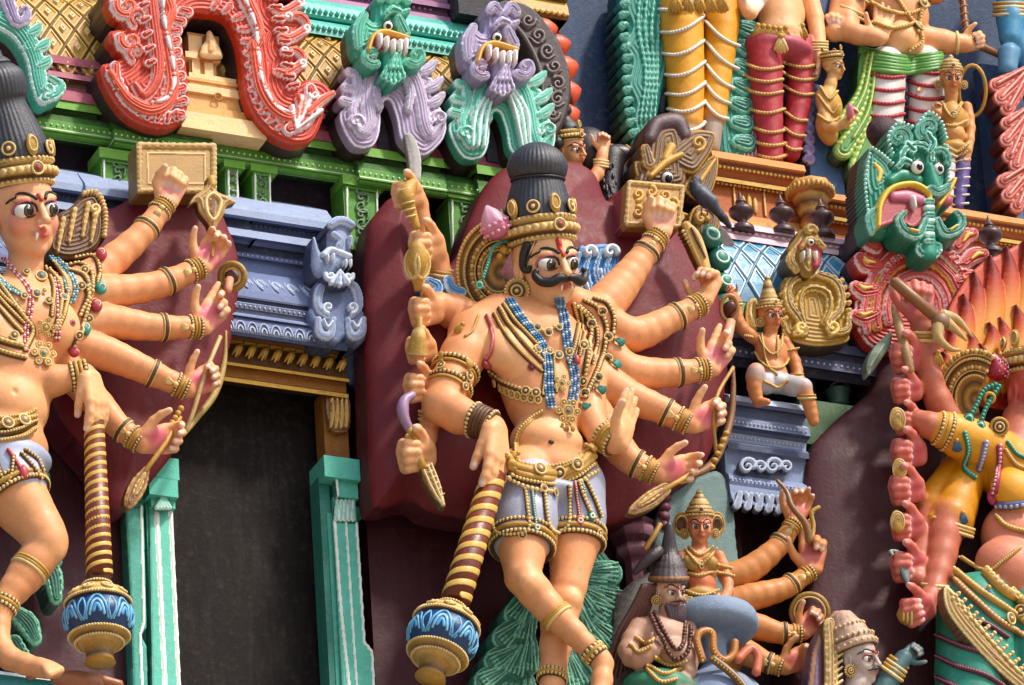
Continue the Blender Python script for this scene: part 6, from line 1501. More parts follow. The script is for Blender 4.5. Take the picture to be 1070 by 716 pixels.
its = [st([(152, 492), (144, 508), (136, 524), (134, 530)], [4, 9, 7, 1], 5, 0, '8a5820', 'd0a860', rw=(.72, .92)), st([(149, 498), (143, 510), (138, 520)], [2, 4, 2], 3, 4, 'b88838', 'e0c080')]
relief('bowl', its, wB+10, 8, '8a5820', G3, 'gold', .7, t)
m = M(); tube(m, [Q(152, 492, wB+14), Q(174, 462, wB+16), Q(188, 436, wB+10)], 2.6, G1, 8)
for k in range(4): ball(m, Q(180+k*3, 442-k*5, wB+13), 3.4, G1, (8, 6))
obj('handle', m, 'gold', t)
# ================================================================= upper right: plinth, statues' legs, lion, roof
OR, ORL, ORD, ORG = 'b0602c', 'd08848', '6e3418', 'cfa24a'
# plinths
def plinth(label, xa, ya, x0, x1, w_, hs_=1.0, panels=()):
    t = thing('plinth', label, 'plinth', ((x0+x1)/2, ya+70*hs_, w_), 'orange moulded plinths of the upper tier')
    m = M(); h = hs_
    pr = [(0, -60), (1, 10), (7, 13), (9, 10), (11, 8), (14, 8), (20, 3), (26, 0), (27, 3), (31, 3), (32, -3), (34, -6), (62, -6), (63, 0), (68, 4), (76, 5), (90, 5)]
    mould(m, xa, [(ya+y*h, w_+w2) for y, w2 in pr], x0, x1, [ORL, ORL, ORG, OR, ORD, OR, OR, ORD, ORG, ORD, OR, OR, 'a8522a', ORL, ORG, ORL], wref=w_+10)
    obj('moulding', m, 'stone', t, flat=True)
    m = M()
    for dy, w2 in ((16, 7), (33, -1)):
        u0 = Q(x0, ya, w_+10)[0]; u1 = Q(x1, ya, w_+10)[0]; p = Q(xa, ya+dy*h, w_+w2); n = int((u1-u0)/5)
        for k in range(n): ball(m, (u0+(k+.5)*(u1-u0)/n, p[1], p[2]), (2.4, 1.5, 2.2), ORG, (6, 4))
    z0 = Q(xa, ya+36*h, w_-5)[2]; z1 = Q(xa, ya+61*h, w_-5)[2]
    for x in panels:
        u = Q(x, ya+48*h, w_-5)[0]
        for dx in (-18, 18): box(m, (u+dx-1, -w_+3, z1), (u+dx+1, -w_+7, z0), ORG)
        for k in (-1, 0, 1): ball(m, (u+k*7, -w_+5, (z0+z1)/2-abs(k)*3), (3, 2, (z0-z1)*.36), ORG, (8, 6))
    obj('gilt_mouldings', m, 'gold', t)
plinth('orange and gilt moulded plinth under the yellow-legged statue', 790, 164, 746, 842, -34, 1.0, (783,))
plinth('orange moulded plinth behind the gilt ear of the brown mask', 640, 150, 590, 748, -60, .9)
plinth('lower orange and gilt plinth between the red-legged statue and the green lion', 885, 204, 862, 915, -40, .9)
plinth('orange plinth edge at the right below the small attendant', 1030, 222, 985, 1080, -44, .9)
sc_ = .82
t = thing('capital', 'orange and gilt bell capital with fringed top between the two orange plinths', 'capital', (852, 240, -20))
m = M(); lathe(m, Q(850, 240, -22), (0, 0, 1), [(12, -6, OR), (12, 2, ORG), (14, 6, OR), (13, 14, ORD), (15, 20, ORG), (17, 28, ORD), (20, 36, ORG), (20, 40, OR), (26, 42, ORL), (27, 49, ORL), (24, 54, ORG), (18, 56, OR)], OR, 8, up=(1, .41, 0))
for k in range(30): a = k*2*math.pi/30; ball(m, Q(850, 240, -22)+[math.cos(a)*25.5, math.sin(a)*25.5, 45], (2.2, 2.2, 4.5), ORG, (6, 4))
obj('bell', m, 'gold', t)
# finials on the ridge
f0 = thing('finial', 'dark brown turned finial nearest the pigeon on the pink ridge', 'finial', (776, 238, 10), 'dark turned finials on the pink ridge')
m = M(); lathe(m, ORIG[f0.name], (0, 0, 1), bez([(13, -6), (12, 0), (6, 5), (6, 9), (13, 16), (13, 22), (7, 26), (5, 29), (6, 31), (3, 36), (.6, 44)], 4), '4a3030', 20); obj('spindle', m, 'gloss', f0)
for (x, y), lb in zip(((818, 240), (860, 244), (1036, 262)), ('dark brown finial in the middle of the three on the pink ridge', 'dark brown finial right of the others, beside the green lion', 'dark brown finial at the far right under the orange plinth edge')):
    clone(f0, Q(x, y, 10)-ORIG[f0.name], lb)
# pink ridge, blue scale roof
m = M(); mould(m, 820, [(240, -40), (241, 12), (246, 14), (247, 9), (252, 9), (253, 13), (258, 14), (259, 8), (262, 6)], 742, 1100, ['dcb8c4', 'e6c6d0', 'b890a0', 'd8b0bc', 'b890a0', 'e2c0ca', 'a87e90', 'c8a0ae'])
for k in range(60): ball(m, (Q(742, 250, 10)[0]+k*8, -9.5, Q(820, 249.5, 10)[2]), (3.2, 1.6, 2), 'e8ccd4', (6, 4))
tag(obj('roof_ridge', m, 'stone', flat=True), 'pale pink carved ridge above the blue scale roof', 'roof ridge')
scale_roof('scale_roof', 820, 262, 2, 322, 32, 752, 990, '246a8c', '3684a8', 'b8d0dc', '888888', 25, 2.5, 'blue diamond-scale roof with white edges behind the gilt lion ornament', mat='gloss', stud_on=False)
m = M(); mould(m, 820, [(322, 10), (323, 36), (334, 38), (336, 30), (352, 26), (356, 24)], 740, 1090, ['4a7a3c', '5c8f4c', '3c6630', '4a7a3c', '3a6030']); tag(obj('green_ledge', m, 'stone', flat=True), 'plain green ledge under the blue scale roof', 'ledge')
m = M(); mould(m, 830, [(352, -40), (353, 36), (362, 38), (364, 30), (370, 28), (371, 34), (381, 36), (383, 24), (392, 20), (396, -40)], 742, 1090, ['565a74', '4a4e68', '33364a', '4a4e68', '6a6e88', '4a4e68', '33364a', '33364a', '2a2c3c'])
for k in range(44): ball(m, (Q(742, 372, 34)[0]+k*7, -35.5, Q(830, 376, 35)[2]), 1.5, 'b8bccc', (6, 4))
tag(obj('cornice', m, 'stone', flat=True), 'dark slate dotted cornice behind the seated crowned figure', 'cornice')
m = M(); wbox(m, 846, 390, 854, 470, -20, -60, '3f6a8c'); tag(obj('pillar_strip', m, 'stone', flat=True), 'narrow blue upright strip under the slate cornice', 'pillar')
t = thing('bucket', 'small dark teal bucket in the shadow under the slate cornice', 'bucket', (877, 424, 0))
m = M(); lathe(m, Q(877, 426, 0), (0, 0, 1), [(10, 0), (11, 3), (12.5, 17), (14, 18), (14, 20), (11, 20), (10, 6)], '35564c', 20); obj('pail', m, 'gloss', t)
m = M(); tube(m, cr([Q(865, 408, 2), Q(872, 400, 8), Q(884, 401, 8), Q(889, 410, 2)], 5), 1, '556a66', 6); obj('handle', m, 'gloss', t)
m = M(); wbox(m, 838, 424, 940, 470, 20, -60, '55704c'); tag(obj('green_ledge', m, 'stone', flat=True), 'mossy green block under the teal bucket', 'ledge')

# brown and gilt mask with fan ears, seen over the tablet
GB, GBL = '6e4a18', 'c8983c'
t = thing('mask_ornament', 'brown and gilt mask with fan ears peering over the central statue\'s tablet', 'ornament', (690, 230, 30))
its = [poly([(664, 200), (668, 170), (672, 146), (684, 132), (704, 130), (714, 144), (716, 170), (712, 200)], 12, 0, GB, 12), st([(676, 148), (684, 134), (704, 132), (712, 146)], [8, 9, 9, 7], 8, 7, '4a2c30')]
its += [poly([(690, 168), (706, 150), (722, 140), (742, 142), (744, 152), (734, 172), (718, 186)], 7, 6, GB, 5, GBL, 1.6), st(spiral(724, 156, 8, 1.3, 90, 1), [1.5, 2.5], 5, 11, GBL)]
its += [st([(675, 190), (690, 176), (706, 168)], [3, 4, 3], 5, 12, GBL), st([(670, 160), (674, 176)], [5, 7], 5, 9, GB, GBL), st([(690, 172), (696, 160)], [4, 5], 5, 12, GBL)]
its += [poly([(714, 200), (722, 182), (746, 162), (750, 176), (744, 200), (732, 212)], 6, 0, GB, 5, GBL, 1.6), st([(724, 200), (736, 182), (744, 170)], [1.5, 2.5, 1.5], 3, 5, GBL), poly([(664, 186), (662, 170), (672, 176), (678, 196)], 5, 2, GB, 4, GBL)]
its += [poly([(718, 235), (724, 218), (740, 214), (752, 226), (748, 246), (730, 262), (720, 256)], 6, 0, GB, 6, GBL), st(spiral(729, 232, 7, 1.2, 0, 1), [2, 3], 4, 6, GBL)]
relief('mask', its, 24, 26, GB, '3a2820', 'gold', .8, t)
m = M(); c = Q(697, 186, 44); ball(m, c, 6.5, 'eae4dc', (16, 12)); ball(m, c+nrm(TOC+RV*.4-UV*.2)*3, 4.8, '101010', (16, 12)); ring(m, c, nrm(TOC+RV*.4), 7, 1.2, '5a3c1c', 18, 6); obj('eye', m, 'eye', t)
m = M()
for x, y, r in ((742, 248, 14), (752, 272, 14), (757, 296, 12), (758, 318, 12)):
    m = M(); c = Q(x, y, 26); ball(m, c, (r*.9, r*.7, r), '24725c', (16, 12)); ring(m, c-np.array([0, r*.55, 0]), (0, -1, .1), r*.5, 1.6, 'b4dccc', 18, 5); obj('green_bead', m, 'gloss', t)
its = [st([(744, 236), (760, 258), (770, 290), (770, 330)], [7, 8, 9, 8], 4, 0, '43302f', prof='flat')]
relief('dark_rim', its, 16, 26, '43302f', '2c2022', 'stone', 1.0, t)
# pigeon
t = thing('pigeon', 'grey pigeon perched beside the brown and gilt mask', 'pigeon', (738, 216, 48))
B = Body(.9); wp = 52
B.ell(Q(736, 206, wp), (9.5, 9, 15), '4e5664', 4, ax=np.array([nrm(RV+UV*.75), TOC, nrm(UV-RV*.9)]))
B.limb([(728, 200, wp, 7), (726, 194, wp+1, 5.2), (727, 189, wp+2, 5)], '3c4650', 3); B.ell(Q(728, 189, wp+2), (5.4, 5, 5.2), '44505c', 1.5)
B.limb([(724, 190, wp+3, 2), (720, 191, wp+4, .8)], '2a2a2c', 1)
B.limb([(744, 214, wp-2, 6), (756, 228, wp-4, 4.2), (762, 236, wp-5, 3)], '2e3038', 3)
B.limb([(732, 200, wp+5, 5), (744, 210, wp+6, 6), (752, 222, wp+2, 3)], '5c6472', 2)
B.mesh(); obj('body', B.m(), 'skin', t)
m = M(); ball(m, Q(726, 188, wp+8), 1.2, 'c8622a'); obj('eye', m, 'eye', t)
m = M()
for dx in (-2, 4): tube(m, [Q(735+dx, 216, wp), Q(735+dx, 225, wp-4)], 1, 'a8506a', 5)
obj('feet', m, 'gloss', t)

# gilt lion ornament on the blue roof
GO, GOL = '96701f', 'dcb860'
t = thing('lion_mask_ornament', 'small gilt lion ornament with scrolled horseshoe body on the blue roof', 'ornament', (850, 358, 60))
its = [poly([(820, 352), (816, 330), (815, 300), (824, 288), (840, 284), (862, 286), (876, 300), (882, 325), (886, 345), (884, 358), (850, 362)], 3, 0, 'a8802c', 3)]
its += [st([(846, 290), (828, 294), (820, 306), (822, 322), (832, 336), (838, 350), (828, 352)], [5, 6, 6, 6, 6, 5, 4], 8, 2, GO, GOL, rw=(.45, .7)), st([(852, 290), (868, 296), (876, 310), (874, 328), (864, 340), (866, 350), (882, 348), (884, 332)], [5, 6, 6, 6, 6, 5, 5, 3], 8, 2, GO, GOL, rw=(.45, .7)),
        st([(836, 338), (832, 322), (836, 308), (848, 304), (862, 310), (864, 326), (858, 340)], [3, 4, 4, 4, 4, 4, 3], 7, 3, GO, GOL), st(spiral(834, 346, 6, 1.2, 90, -1), [1.5, 3], 5, 6, GOL), st(spiral(866, 346, 7, 1.2, 90, 1), [1.5, 3], 5, 6, GOL)]
its += scallops([(818, 340), (814, 310), (822, 290)], 6, 2, 3, 1, GO, GOL, 5, 2)+scallops([(874, 292), (882, 312), (884, 330)], 5, 2, 3, -1, GO, GOL, 5, 2)
relief('scrolled_body', its, 54, 24, 'a8802c', '4a3a20', 'gold', .75, t)
its = [poly([(828, 270), (822, 262), (830, 250), (834, 242), (842, 240), (854, 246), (856, 258), (852, 276), (846, 290), (836, 288)], 9, 0, GO, 7), st([(834, 262), (842, 256), (850, 264), (849, 280)], [5, 6, 6, 5], 5, 6, '9c3034'), st([(833, 264), (840, 255), (851, 260)], [2.4, 3, 2.4], 5, 10, GO, GOL)]
its += [st([(x, y), (x+.4, y+7)], [1.9, .8], 5, 11, 'f0e8dc') for x, y in ((834, 270), (840, 268), (847, 270))]+[st(spiral(842, 246, 6, 1, 0, 1), [2, 3], 6, 8, GO, GOL), st([(850, 258), (855, 264)], [3, 3], 6, 10, GO, GOL), st([(828, 262), (824, 274), (830, 284)], [3, 5, 4], 5, 3, GO, GOL)]
relief('lion_face', its, 66, 18, GO, '3a2c18', 'gold', .7, t)
m = M(); c = Q(847, 253, 84); ball(m, c, 3.6, 'ece6dc', (16, 12)); ball(m, c+nrm(TOC+RV*.3)*1.6, 2.5, '101010', (8, 6)); obj('eye', m, 'eye', t)

# big green lion head on red scrolled arch
GT, GTL, RE, REL = '1f7f66', 'a8dccb', 'b02c1e', 'e6c8c4'
t = thing('lion_mask_ornament', 'large green lion head with gaping red mouth on a red scrolled horseshoe, right side', 'ornament', (965, 350, 70))
its = [poly([(898, 350), (892, 335), (894, 312), (906, 300), (900, 280), (896, 268), (908, 262), (904, 245), (914, 240), (930, 250), (940, 245), (996, 250), (1012, 244), (1018, 250), (1010, 262), (1028, 262), (1030, 272), (1016, 282), (1018, 300), (1012, 330), (1004, 356), (960, 370), (915, 366)], 4, 0, RE, 4, REL)]
for R_, rr, c in ((62, 5, RE), (50, 6.5, RE), (36, 5.5, 'b8403a'), (24, 5, RE)):
    a = np.linspace(200, -20, 12)*D2R; its.append(st([(956+R_*math.cos(x)*.9, 326-R_*math.sin(x)*1.05) for x in a], rr, 8, 2, c, REL if R_ != 50 else 'e0b848', rw=(.6, .82)))
for (x, y, a) in ((904, 250, 235), (902, 276, 205), (898, 304, 190), (898, 332, 175), (1008, 252, -40), (1018, 272, -25), (1012, 296, -5)):
    dx, dy = math.cos(a*D2R), math.sin(a*D2R); its += [st([(x-dx*14, y-dy*14), (x-dx*2+dy*3, y-dy*2-dx*3), (x+dx*7, y+dy*7)], [8, 10, 7], 8, 3, RE, REL, rw=(.72, .9)), st([(x-dx*8, y-dy*8), (x+dy*2, y-dx*2), (x+dx*4, y+dy*4)], [1.5, 2.6, 1.6], 3, 10, 'd8b048')]
its += scallops([(918, 300), (924, 280), (940, 268)], 6, 5, 3.6, 1, RE, REL, 5, 6)+scallops([(985, 268), (998, 284), (1004, 304)], 6, 5, 3.6, -1, RE, REL, 5, 6)
relief('scrolled_arch', its, 52, 44, RE, '3a2428', 'gloss', .85, t)
its = [poly([(903, 228), (899, 190), (904, 160), (914, 170), (924, 176), (922, 150), (934, 132), (950, 142), (964, 124), (976, 134), (980, 150), (986, 180), (984, 210), (976, 232), (972, 258), (950, 262), (938, 238), (922, 250), (906, 246)], 14, 0, GT, 12, None)]
its += [poly([(901, 190), (903, 160), (912, 166), (924, 178), (928, 196), (918, 206), (906, 208)], 6, 8, GT, 5, GTL, 1.6), st([(908, 178), (914, 186), (912, 196)], [2, 3, 2], 3, 13, 'd8b040'), st(spiral(932, 152, 12, 1.1, 40, 1), [3, 6], 8, 12, GT, GTL, rw=(.6, .8)), st(spiral(964, 142, 11, 1, 140, -1), [3, 6], 8, 12, GT, GTL, rw=(.6, .8))]
a = np.linspace(200, -10, 9)*D2R
its += [st([(950+16*math.cos(x), 174-14*math.sin(x)) for x in a], [4, 5, 5, 5, 5, 5, 5, 4, 4], 7, 15, GT, GTL, rw=(.4, .62)), st([(974+10*math.cos(x), 176-12*math.sin(x)) for x in a], 3.4, 7, 14, GT, GTL)]
its += [st([(962, 184), (966, 196), (970, 206)], [6, 8, 8], 12, 14, GT), st([(924, 196), (936, 190), (952, 196)], [6, 7, 6], 8, 13, GT)]
# mouth
its += [poly([(910, 244), (914, 218), (928, 204), (950, 204), (960, 214), (958, 236), (946, 246), (930, 240)], -4, 22, '9c3038', 3), st([(926, 214), (940, 214), (954, 218)], [5, 6, 5], 4, 19, 'b8627a'), st([(944, 218), (946, 228)], [3, 1.4], 6, 22, 'ece6dc'), st([(984, 216), (978, 214), (972, 216)], [6, 7, 5], 6, 12, 'a8485c')]
its += [st([(909, 246), (911, 224), (922, 207), (944, 202), (960, 210), (963, 220)], [2.6, 3, 3.2, 3.2, 3, 2.6], 6, 19, 'd8b438'), st([(974, 222), (984, 208), (990, 196)], 2.4, 5, 16, 'd8b438')]
its += [st([(904, 250), (902, 234), (908, 226)], [4, 5, 3], 6, 14, GT, GTL), st([(962, 208), (970, 212), (980, 206)], [4, 5, 4], 6, 22, GT, GTL)]
its += [st([(964, 222), (962, 250), (964, 272)], [6, 9, 9], 8, 14, GT), poly([(950, 262), (964, 258), (978, 262), (976, 274), (966, 280), (952, 274)], 5, 14, GT, 4, GTL)]
for k in range(7): its.append(st([(959, 220+k*7), (965, 220+k*7)], 3, 5, 20, 'c8e6d8' if k % 2 else GT, GTL))
its += [st([(958, 240), (950, 256), (936, 252), (930, 240), (936, 232)], [4, 6, 6, 5, 3], 8, 18, GT, GTL, rw=(.5, .75)), st([(970, 240), (978, 254), (992, 250), (996, 240), (990, 232)], [4, 6, 6, 5, 3], 8, 18, GT, GTL, rw=(.5, .75)), st([(940, 252), (948, 254)], 1.5, 3, 26, 'd8b438'), st([(982, 252), (988, 248)], 1.5, 3, 26, 'd8b438')]
def edgedots(path, n, r_, col, b=12):
    p = cr(path, 8); d = np.cumsum(np.r_[0, np.hypot(*np.diff(p, axis=0).T)]); return [st([(np.interp(q, d, p[:, 0]), np.interp(q, d, p[:, 1]))], r_, 3, b, col) for q in np.linspace(0, d[-1], n)]
its += edgedots([(902, 230), (899, 195), (904, 162)], 16, 1.8, GTL)+edgedots([(905, 162), (914, 168), (926, 178)], 8, 1.8, GTL, 15)+edgedots([(926, 168), (921, 150), (932, 136), (946, 140)], 12, 1.8, GTL, 16)+edgedots([(954, 134), (964, 125), (976, 134), (982, 152)], 12, 1.8, GTL, 16)+edgedots([(984, 158), (986, 180), (984, 204)], 12, 1.6, GTL, 12)+edgedots([(952, 266), (962, 278), (976, 270)], 10, 1.8, GTL, 16)
its += [st([(930, 184), (936, 178), (944, 182)], [3, 4, 3], 5, 20, GT, GTL), st([(960, 150), (966, 160), (962, 168)], [3, 4, 3], 5, 20, GT, GTL), st([(940, 160), (946, 166)], [4, 4], 5, 18, GT, GTL)]
relief('lion_face', its, 70, 34, GT, '33262a', 'gloss', .75, t)
for ex, ey, r in ((958, 175, 7.5), (980, 177, 6.5)):
    m = M(); c = Q(ex, ey, 92); ball(m, c, r, 'f0ebe4', (16, 12)); ff = nrm(TOC+RV*.5+UV*.1); ball(m, c+ff*r*.5, r*.62, '0c0c0c', (16, 12)); ring(m, c, nrm(TOC+RV*.4), r*1.05, 1.2, '4a3a28', 18, 5); obj('eye', m, 'eye', t)
m = M(); ball(m, Q(925, 140, 50), (22, 16, 20), '42282c', (16, 12)); obj('dark_hump', m, 'stone', t)

# ================================================================= upper standing statues
wu = -60
def rings_on(m, a, b, ra, rb, fs, col, r=2.0, tilt=.1):
    for f in fs:
        c = a+(b-a)*f; d = nrm(nrm(b-a)+RV*tilt); rr = ra+(rb-ra)*f; ring(m, c, d, rr*1.06, r, col, 26, 6)
def legs(label, cat, body, ringc, L, Rr, extra=None, wide=0):
    pass
# yellow legs
t = thing('statue', 'statue cut at the waist by the top edge, yellow trousers wound with white cords', 'statue', (720, 165, wu))
B = Body(1.5); YE = 'd89a28'
B.limb([(711, -30, wu, 27), (712, 30, wu+4, 24.5), (716, 88, wu+2, 21), (717, 128, wu, 18.5)], YE, 1, 2); B.limb([(756, -30, wu-6, 22), (754, 30, wu-2, 19), (749, 80, wu-4, 16.5), (744, 122, wu-6, 16)], YE, 1, 2)
B.limb([(717, 124, wu, 16), (716, 160, wu, 14)], '9a8c80', 1); B.limb([(744, 118, wu-6, 14), (741, 154, wu-6, 12)], '9a8c80', 1)
B.ell(Q(732, -40, wu), (40, 26, 30), YE, 5, basis_w); B.ell(Q(730, -95, wu), (36, 26, 55), SKH, 6, basis_w); B.limb([(728, -140, wu, 14), (727, -160, wu, 13)], SKH, 4); B.ell(Q(727, -185, wu), (24, 26, 32), SKH, 3, basis_w)
B.mesh(); obj('body', B.m(), 'skin', t)
def cords(B, lst, r_, col, bc=None, name='cords', mat='gloss'):
    m = M()
    for x0, y0, x1, y1, sag in lst:
        P, N = B.drape([(x0, y0), ((x0*2+x1)/3, (y0*2+y1)/3+sag), ((x0+2*x1)/3, (y0+2*y1)/3+sag), (x1, y1)], .6, 8)
        if P is not None:
            tube(m, P, r_, col, 8)
            if bc: beads(m, P+N*r_*.5, r_*.75, bc)
    obj(name, m, mat, t)
cords(B, [(689, 34, 736, 16, 6), (691, 56, 736, 42, 6), (694, 78, 737, 64, 6), (697, 98, 737, 86, 6), (699, 114, 737, 106, 6), (702, 133, 737, 128, 6), (737, 22, 772, 48, 4), (738, 44, 771, 72, 4), (737, 66, 766, 92, 4), (736, 86, 762, 108, 4), (736, 106, 760, 124, 4), (688, 10, 736, -6, 6)], 2.2, 'd8cfc0', 'e8e0d4')
m = M()
for k in range(5):
    tassel(m, Q(706+k*12, -4, wu+34), -UV, TOC, 18, G1)
obj('belt_drops', m, 'gold', t)
GC, GCL = '1f7a68', '6cc0a8'
its = [poly([(652, -20), (700, -20), (698, 60), (690, 100), (684, 130), (676, 168), (664, 150), (658, 128), (660, 110), (652, 90), (656, 66), (648, 50), (656, 30), (650, 10)], 6, 0, GC, 5)]
its += [st([(668+k*8, -20), (664+k*7, 30), (672+k*4, 80), (666+k*5, 130)], [2, 2.6, 2.6, 1.6], 5, 4, GC, GCL, rw=(.2, .5)) for k in range(4)]+scallops([(654, 0), (652, 30), (656, 60), (656, 90), (660, 130), (668, 155)], 14, 3, 5, 1, GC, GCL, 5, 2)
relief('rear_cape', its, wu-4, 34, GC, '1a3c38', 'gloss', 1.0, t)
its = scallops([(772, 0), (772, 40), (768, 80), (766, 120), (770, 160)], 8, 10, 11, -1, GC, GCL, 7, 2)+[poly([(756, -20), (780, -20), (784, 60), (780, 110), (782, 160), (752, 158)], 3, 0, GC, 3)]
relief('rear_cape', its, wu-10, 26, GC, '1a3c38', 'gloss', 1.0, t)
# red legs
t = thing('statue', 'statue in crimson trousers wound with gilt cords, bare belly at the top edge', 'statue', (815, 168, wu))
B = Body(1.5); RT = 'a83038'
B.limb([(798, 50, wu, 21), (801, 100, wu, 18), (805, 150, wu, 14), (806, 166, wu, 13)], RT, 1, 2); B.limb([(836, 50, wu-6, 18), (836, 95, wu-6, 15), (831, 130, wu-6, 12), (826, 160, wu-6, 11)], RT, 1, 2)
B.ell(Q(814, 52, wu), (40, 26, 14), 'a84858', 4, basis_w); B.ell(Q(815, 10, wu), (28, 22, 30), SKH, 4, basis_w); B.limb([(815, -30, wu, 26), (815, 20, wu+2, 22), (815, 36, wu, 26)], SKH, 4)
B.limb([(842, -10, wu-4, 12), (852, 20, wu, 10), (856, 48, wu+6, 8)], SKH, 2); hand(B, Q(856, 50, wu+6), V(856, 50, wu, 0, 30), -RV, 40, 1, (5, 8, 5), col=SKH, palm=SKH)
B.limb([(786, -20, wu-4, 12), (776, 0, wu+10, 10), (784, 14, wu+20, 8)], SKH, 2); hand(B, Q(784, 14, wu+20), V(784, 14, wu, 12, -20), TOC, 36, -1, (10, 20, 10), col='e8d0c0', palm='e8d0c0')
B.ell(Q(815, -60, wu), (32, 24, 45), SKH, 6, basis_w); B.limb([(814, -100, wu, 12), (814, -118, wu, 12)], SKH, 4); B.ell(Q(814, -140, wu), (21, 23, 28), SKH, 3, basis_w)
B.ell(Q(816, 20, wu+24), 1.8, '8a3830', 1, cut=True)
B.mesh(); obj('body', B.m(), 'skin', t)
m = M()
for k in range(4): ring(m, Q(855, 44+k*3, wu+5), nrm(UV), 10.5, 1.6, G2, 16, 6)
obj('bangles', m, 'gold', t)
cords(B, [(778, 66+k, 817, 70+k, 4) for k in (0, 13, 26)]+[(784, 114, 819, 114, 4), (786, 132, 820, 136, 4), (789, 148, 821, 150, 3), (792, 162, 822, 162, 3), (818, 64, 852, 68, 4), (818, 76, 852, 82, 4), (820, 90, 850, 98, 4), (822, 118, 842, 126, 3), (820, 134, 840, 142, 3), (818, 150, 836, 156, 3)], 2.2, 'b08440', 'd8b478', mat='gold')
m = M(); 
for k in range(9): tassel(m, Q(792+k*5.8, 30-abs(k-4)*.8, wu+26-abs(k-4)*2), -UV, TOC, 15, G1)
tassel(m, Q(816, 38, wu+30), -UV, TOC, 18, G2); obj('girdle', m, 'gold', t)
its = [poly([(772, 60), (790, 60), (796, 168), (776, 168), (770, 120)], 3, 0, 'b06a78', 3)]+[st([(778+k*4, 70), (776+k*4, 168)], 1.4, 3, 3, 'd89aa4') for k in range(5)]
relief('pink_cape', its, wu-12, 20, 'b06a78', '6a3440', 'gloss', 1.0, t)
its = scallops([(838, 90), (842, 130), (842, 172)], 8, 3, 6, -1, '8a7ab0', 'c8bcdc', 5, 1)
relief('lilac_cape', its, wu-12, 18, '8a7ab0', '4a4060', 'gloss', 1.0, t)
# archer
t = thing('statue', 'archer statue in white trousers with red cords and a green sash at the top edge', 'statue', (930, 180, wu))
B = Body(1.5); WH = 'd4d0cc'
B.ell(Q(938, 10, wu), (36, 24, 36), SK, 6, basis_w); B.ell(Q(940, 42, wu+4), (28, 22, 22), SKH, 6, basis_w)
B.limb([(925, 70, wu, 23), (924, 110, wu, 22), (923, 160, wu, 20), (922, 190, wu, 18)], WH, 1.5, 2); B.limb([(967, 68, wu-6, 21), (968, 110, wu-6, 20), (965, 170, wu-6, 17)], WH, 1.5, 2)
B.limb([(905, -20, wu-4, 17), (888, 10, wu+2, 15), (886, 32, wu+10, 13), (908, 38, wu+22, 10), (918, 40, wu+26, 9)], SK, 3, 2)
hand(B, Q(920, 40, wu+26), V(920, 40, wu, 4, -26), TOC, 46, -1, (3, 4, 3), col=SKH, palm=SKH)
B.limb([(884, -20, wu-8, 14), (876, 20, wu, 12), (872, 34, wu+4, 11)], SK, 3); hand(B, Q(874, 40, wu+4), V(874, 40, wu, -2, -18), TOC, 44, -1, (60, 80, 50), col=SKH, palm=SKH)
B.limb([(976, -10, wu-4, 16), (985, -20, wu, 14), (1010, -30, wu+6, 12)], SK, 3); B.limb([(960, 40, wu-4, 16), (985, 44, wu, 14), (1008, 46, wu+4, 10)], SK, 3); hand(B, Q(1006, 48, wu+4), V(1006, 48, wu, 18, -6), TOC, 42, -1, (60, 85, 50), col=SKH, palm=SKH)
B.limb([(968, 55, wu, 8), (973, 90, wu+6, 8)], SKH, 2); hand(B, Q(973, 88, wu+8), V(973, 88, wu, -1, 26), TOC, 34, 1, (8, 10, 6), col=SKH, palm=SKH)
B.ell(Q(936, -40, wu), (44, 26, 44), SK, 6, basis_w); B.limb([(934, -80, wu, 14), (934, -98, wu, 13)], SK, 4); B.ell(Q(934, -122, wu), (24, 26, 31), SK, 3, basis_w)
B.ell(Q(953, 46, wu+28), 1.8, '8a3830', 1, cut=True)
B.mesh(); obj('body', B.m(), 'skin', t)
cords(B, [(900+k*0, 72+k*15, 944, 80+k*13, 4) for k in range(5)]+[(948, 70+k*14, 988, 76+k*13, 3) for k in range(5)], 2.4, 'a82c34', 'c04850')
m = M()
for k in range(6):
    P, N = B.drape([(898, 50+k*4), (920, 56+k*3.6), (950, 60+k*3.2), (984, 56+k*3)], 2.5, 8); tube(m, P, 3.4, '6a9c48' if k % 2 else '4a8438', 8)
obj('waist_sash', m, 'gloss', t)
GN, GNL = '4f8a34', 'b8c860'
its = [poly([(900, 56), (918, 54), (916, 90), (912, 130), (920, 170), (900, 180), (882, 150), (876, 130), (892, 110), (896, 80)], 3, 0, GN, 3)]
for a_ in (((908, 60), (900, 100), (884, 128)), ((912, 70), (904, 120), (880, 158)), ((916, 90), (912, 130), (896, 175))): its += [st(a_, [5, 8, 11], 6, 2, GN, GNL, rw=(.55, .85))]
for a_ in (((908, 60), (900, 98), (890, 120)), ((912, 70), (904, 118), (888, 148))): its.append(st(a_, 1.4, 3, 9, GNL))
relief('sash_tail', its, wu+4, 22, GN, '2a4a20', 'gloss', .9, t)
m = M()
for pth in ([(908, 0), (925, 10), (950, 14), (972, 4)], [(912, 24), (935, 30), (960, 24)], [(930, -10), (945, 10), (962, 40), (950, 52)], [(968, -10), (962, 10), (958, 34)]):
    P, N = B.drape(pth, 1.5, 8)
    if P is not None: tube(m, P, 2.4, G1, 6); beads(m, P+N*1.6, 1.8, G2)
for a_, r_ in ((Q(896, -4, wu), 17), (Q(890, 14, wu+4), 16)):
    for k in (-1, 1): ring(m, a_+UV*k*3, nrm(UV+RV*.4), r_, 1.9, G2, 20, 6)
ring(m, Q(876, 30, wu+4), UV, 13, 2, G2, 18, 6); ring(m, Q(1000, 45, wu+3), RV, 12, 2, G2, 18, 6)
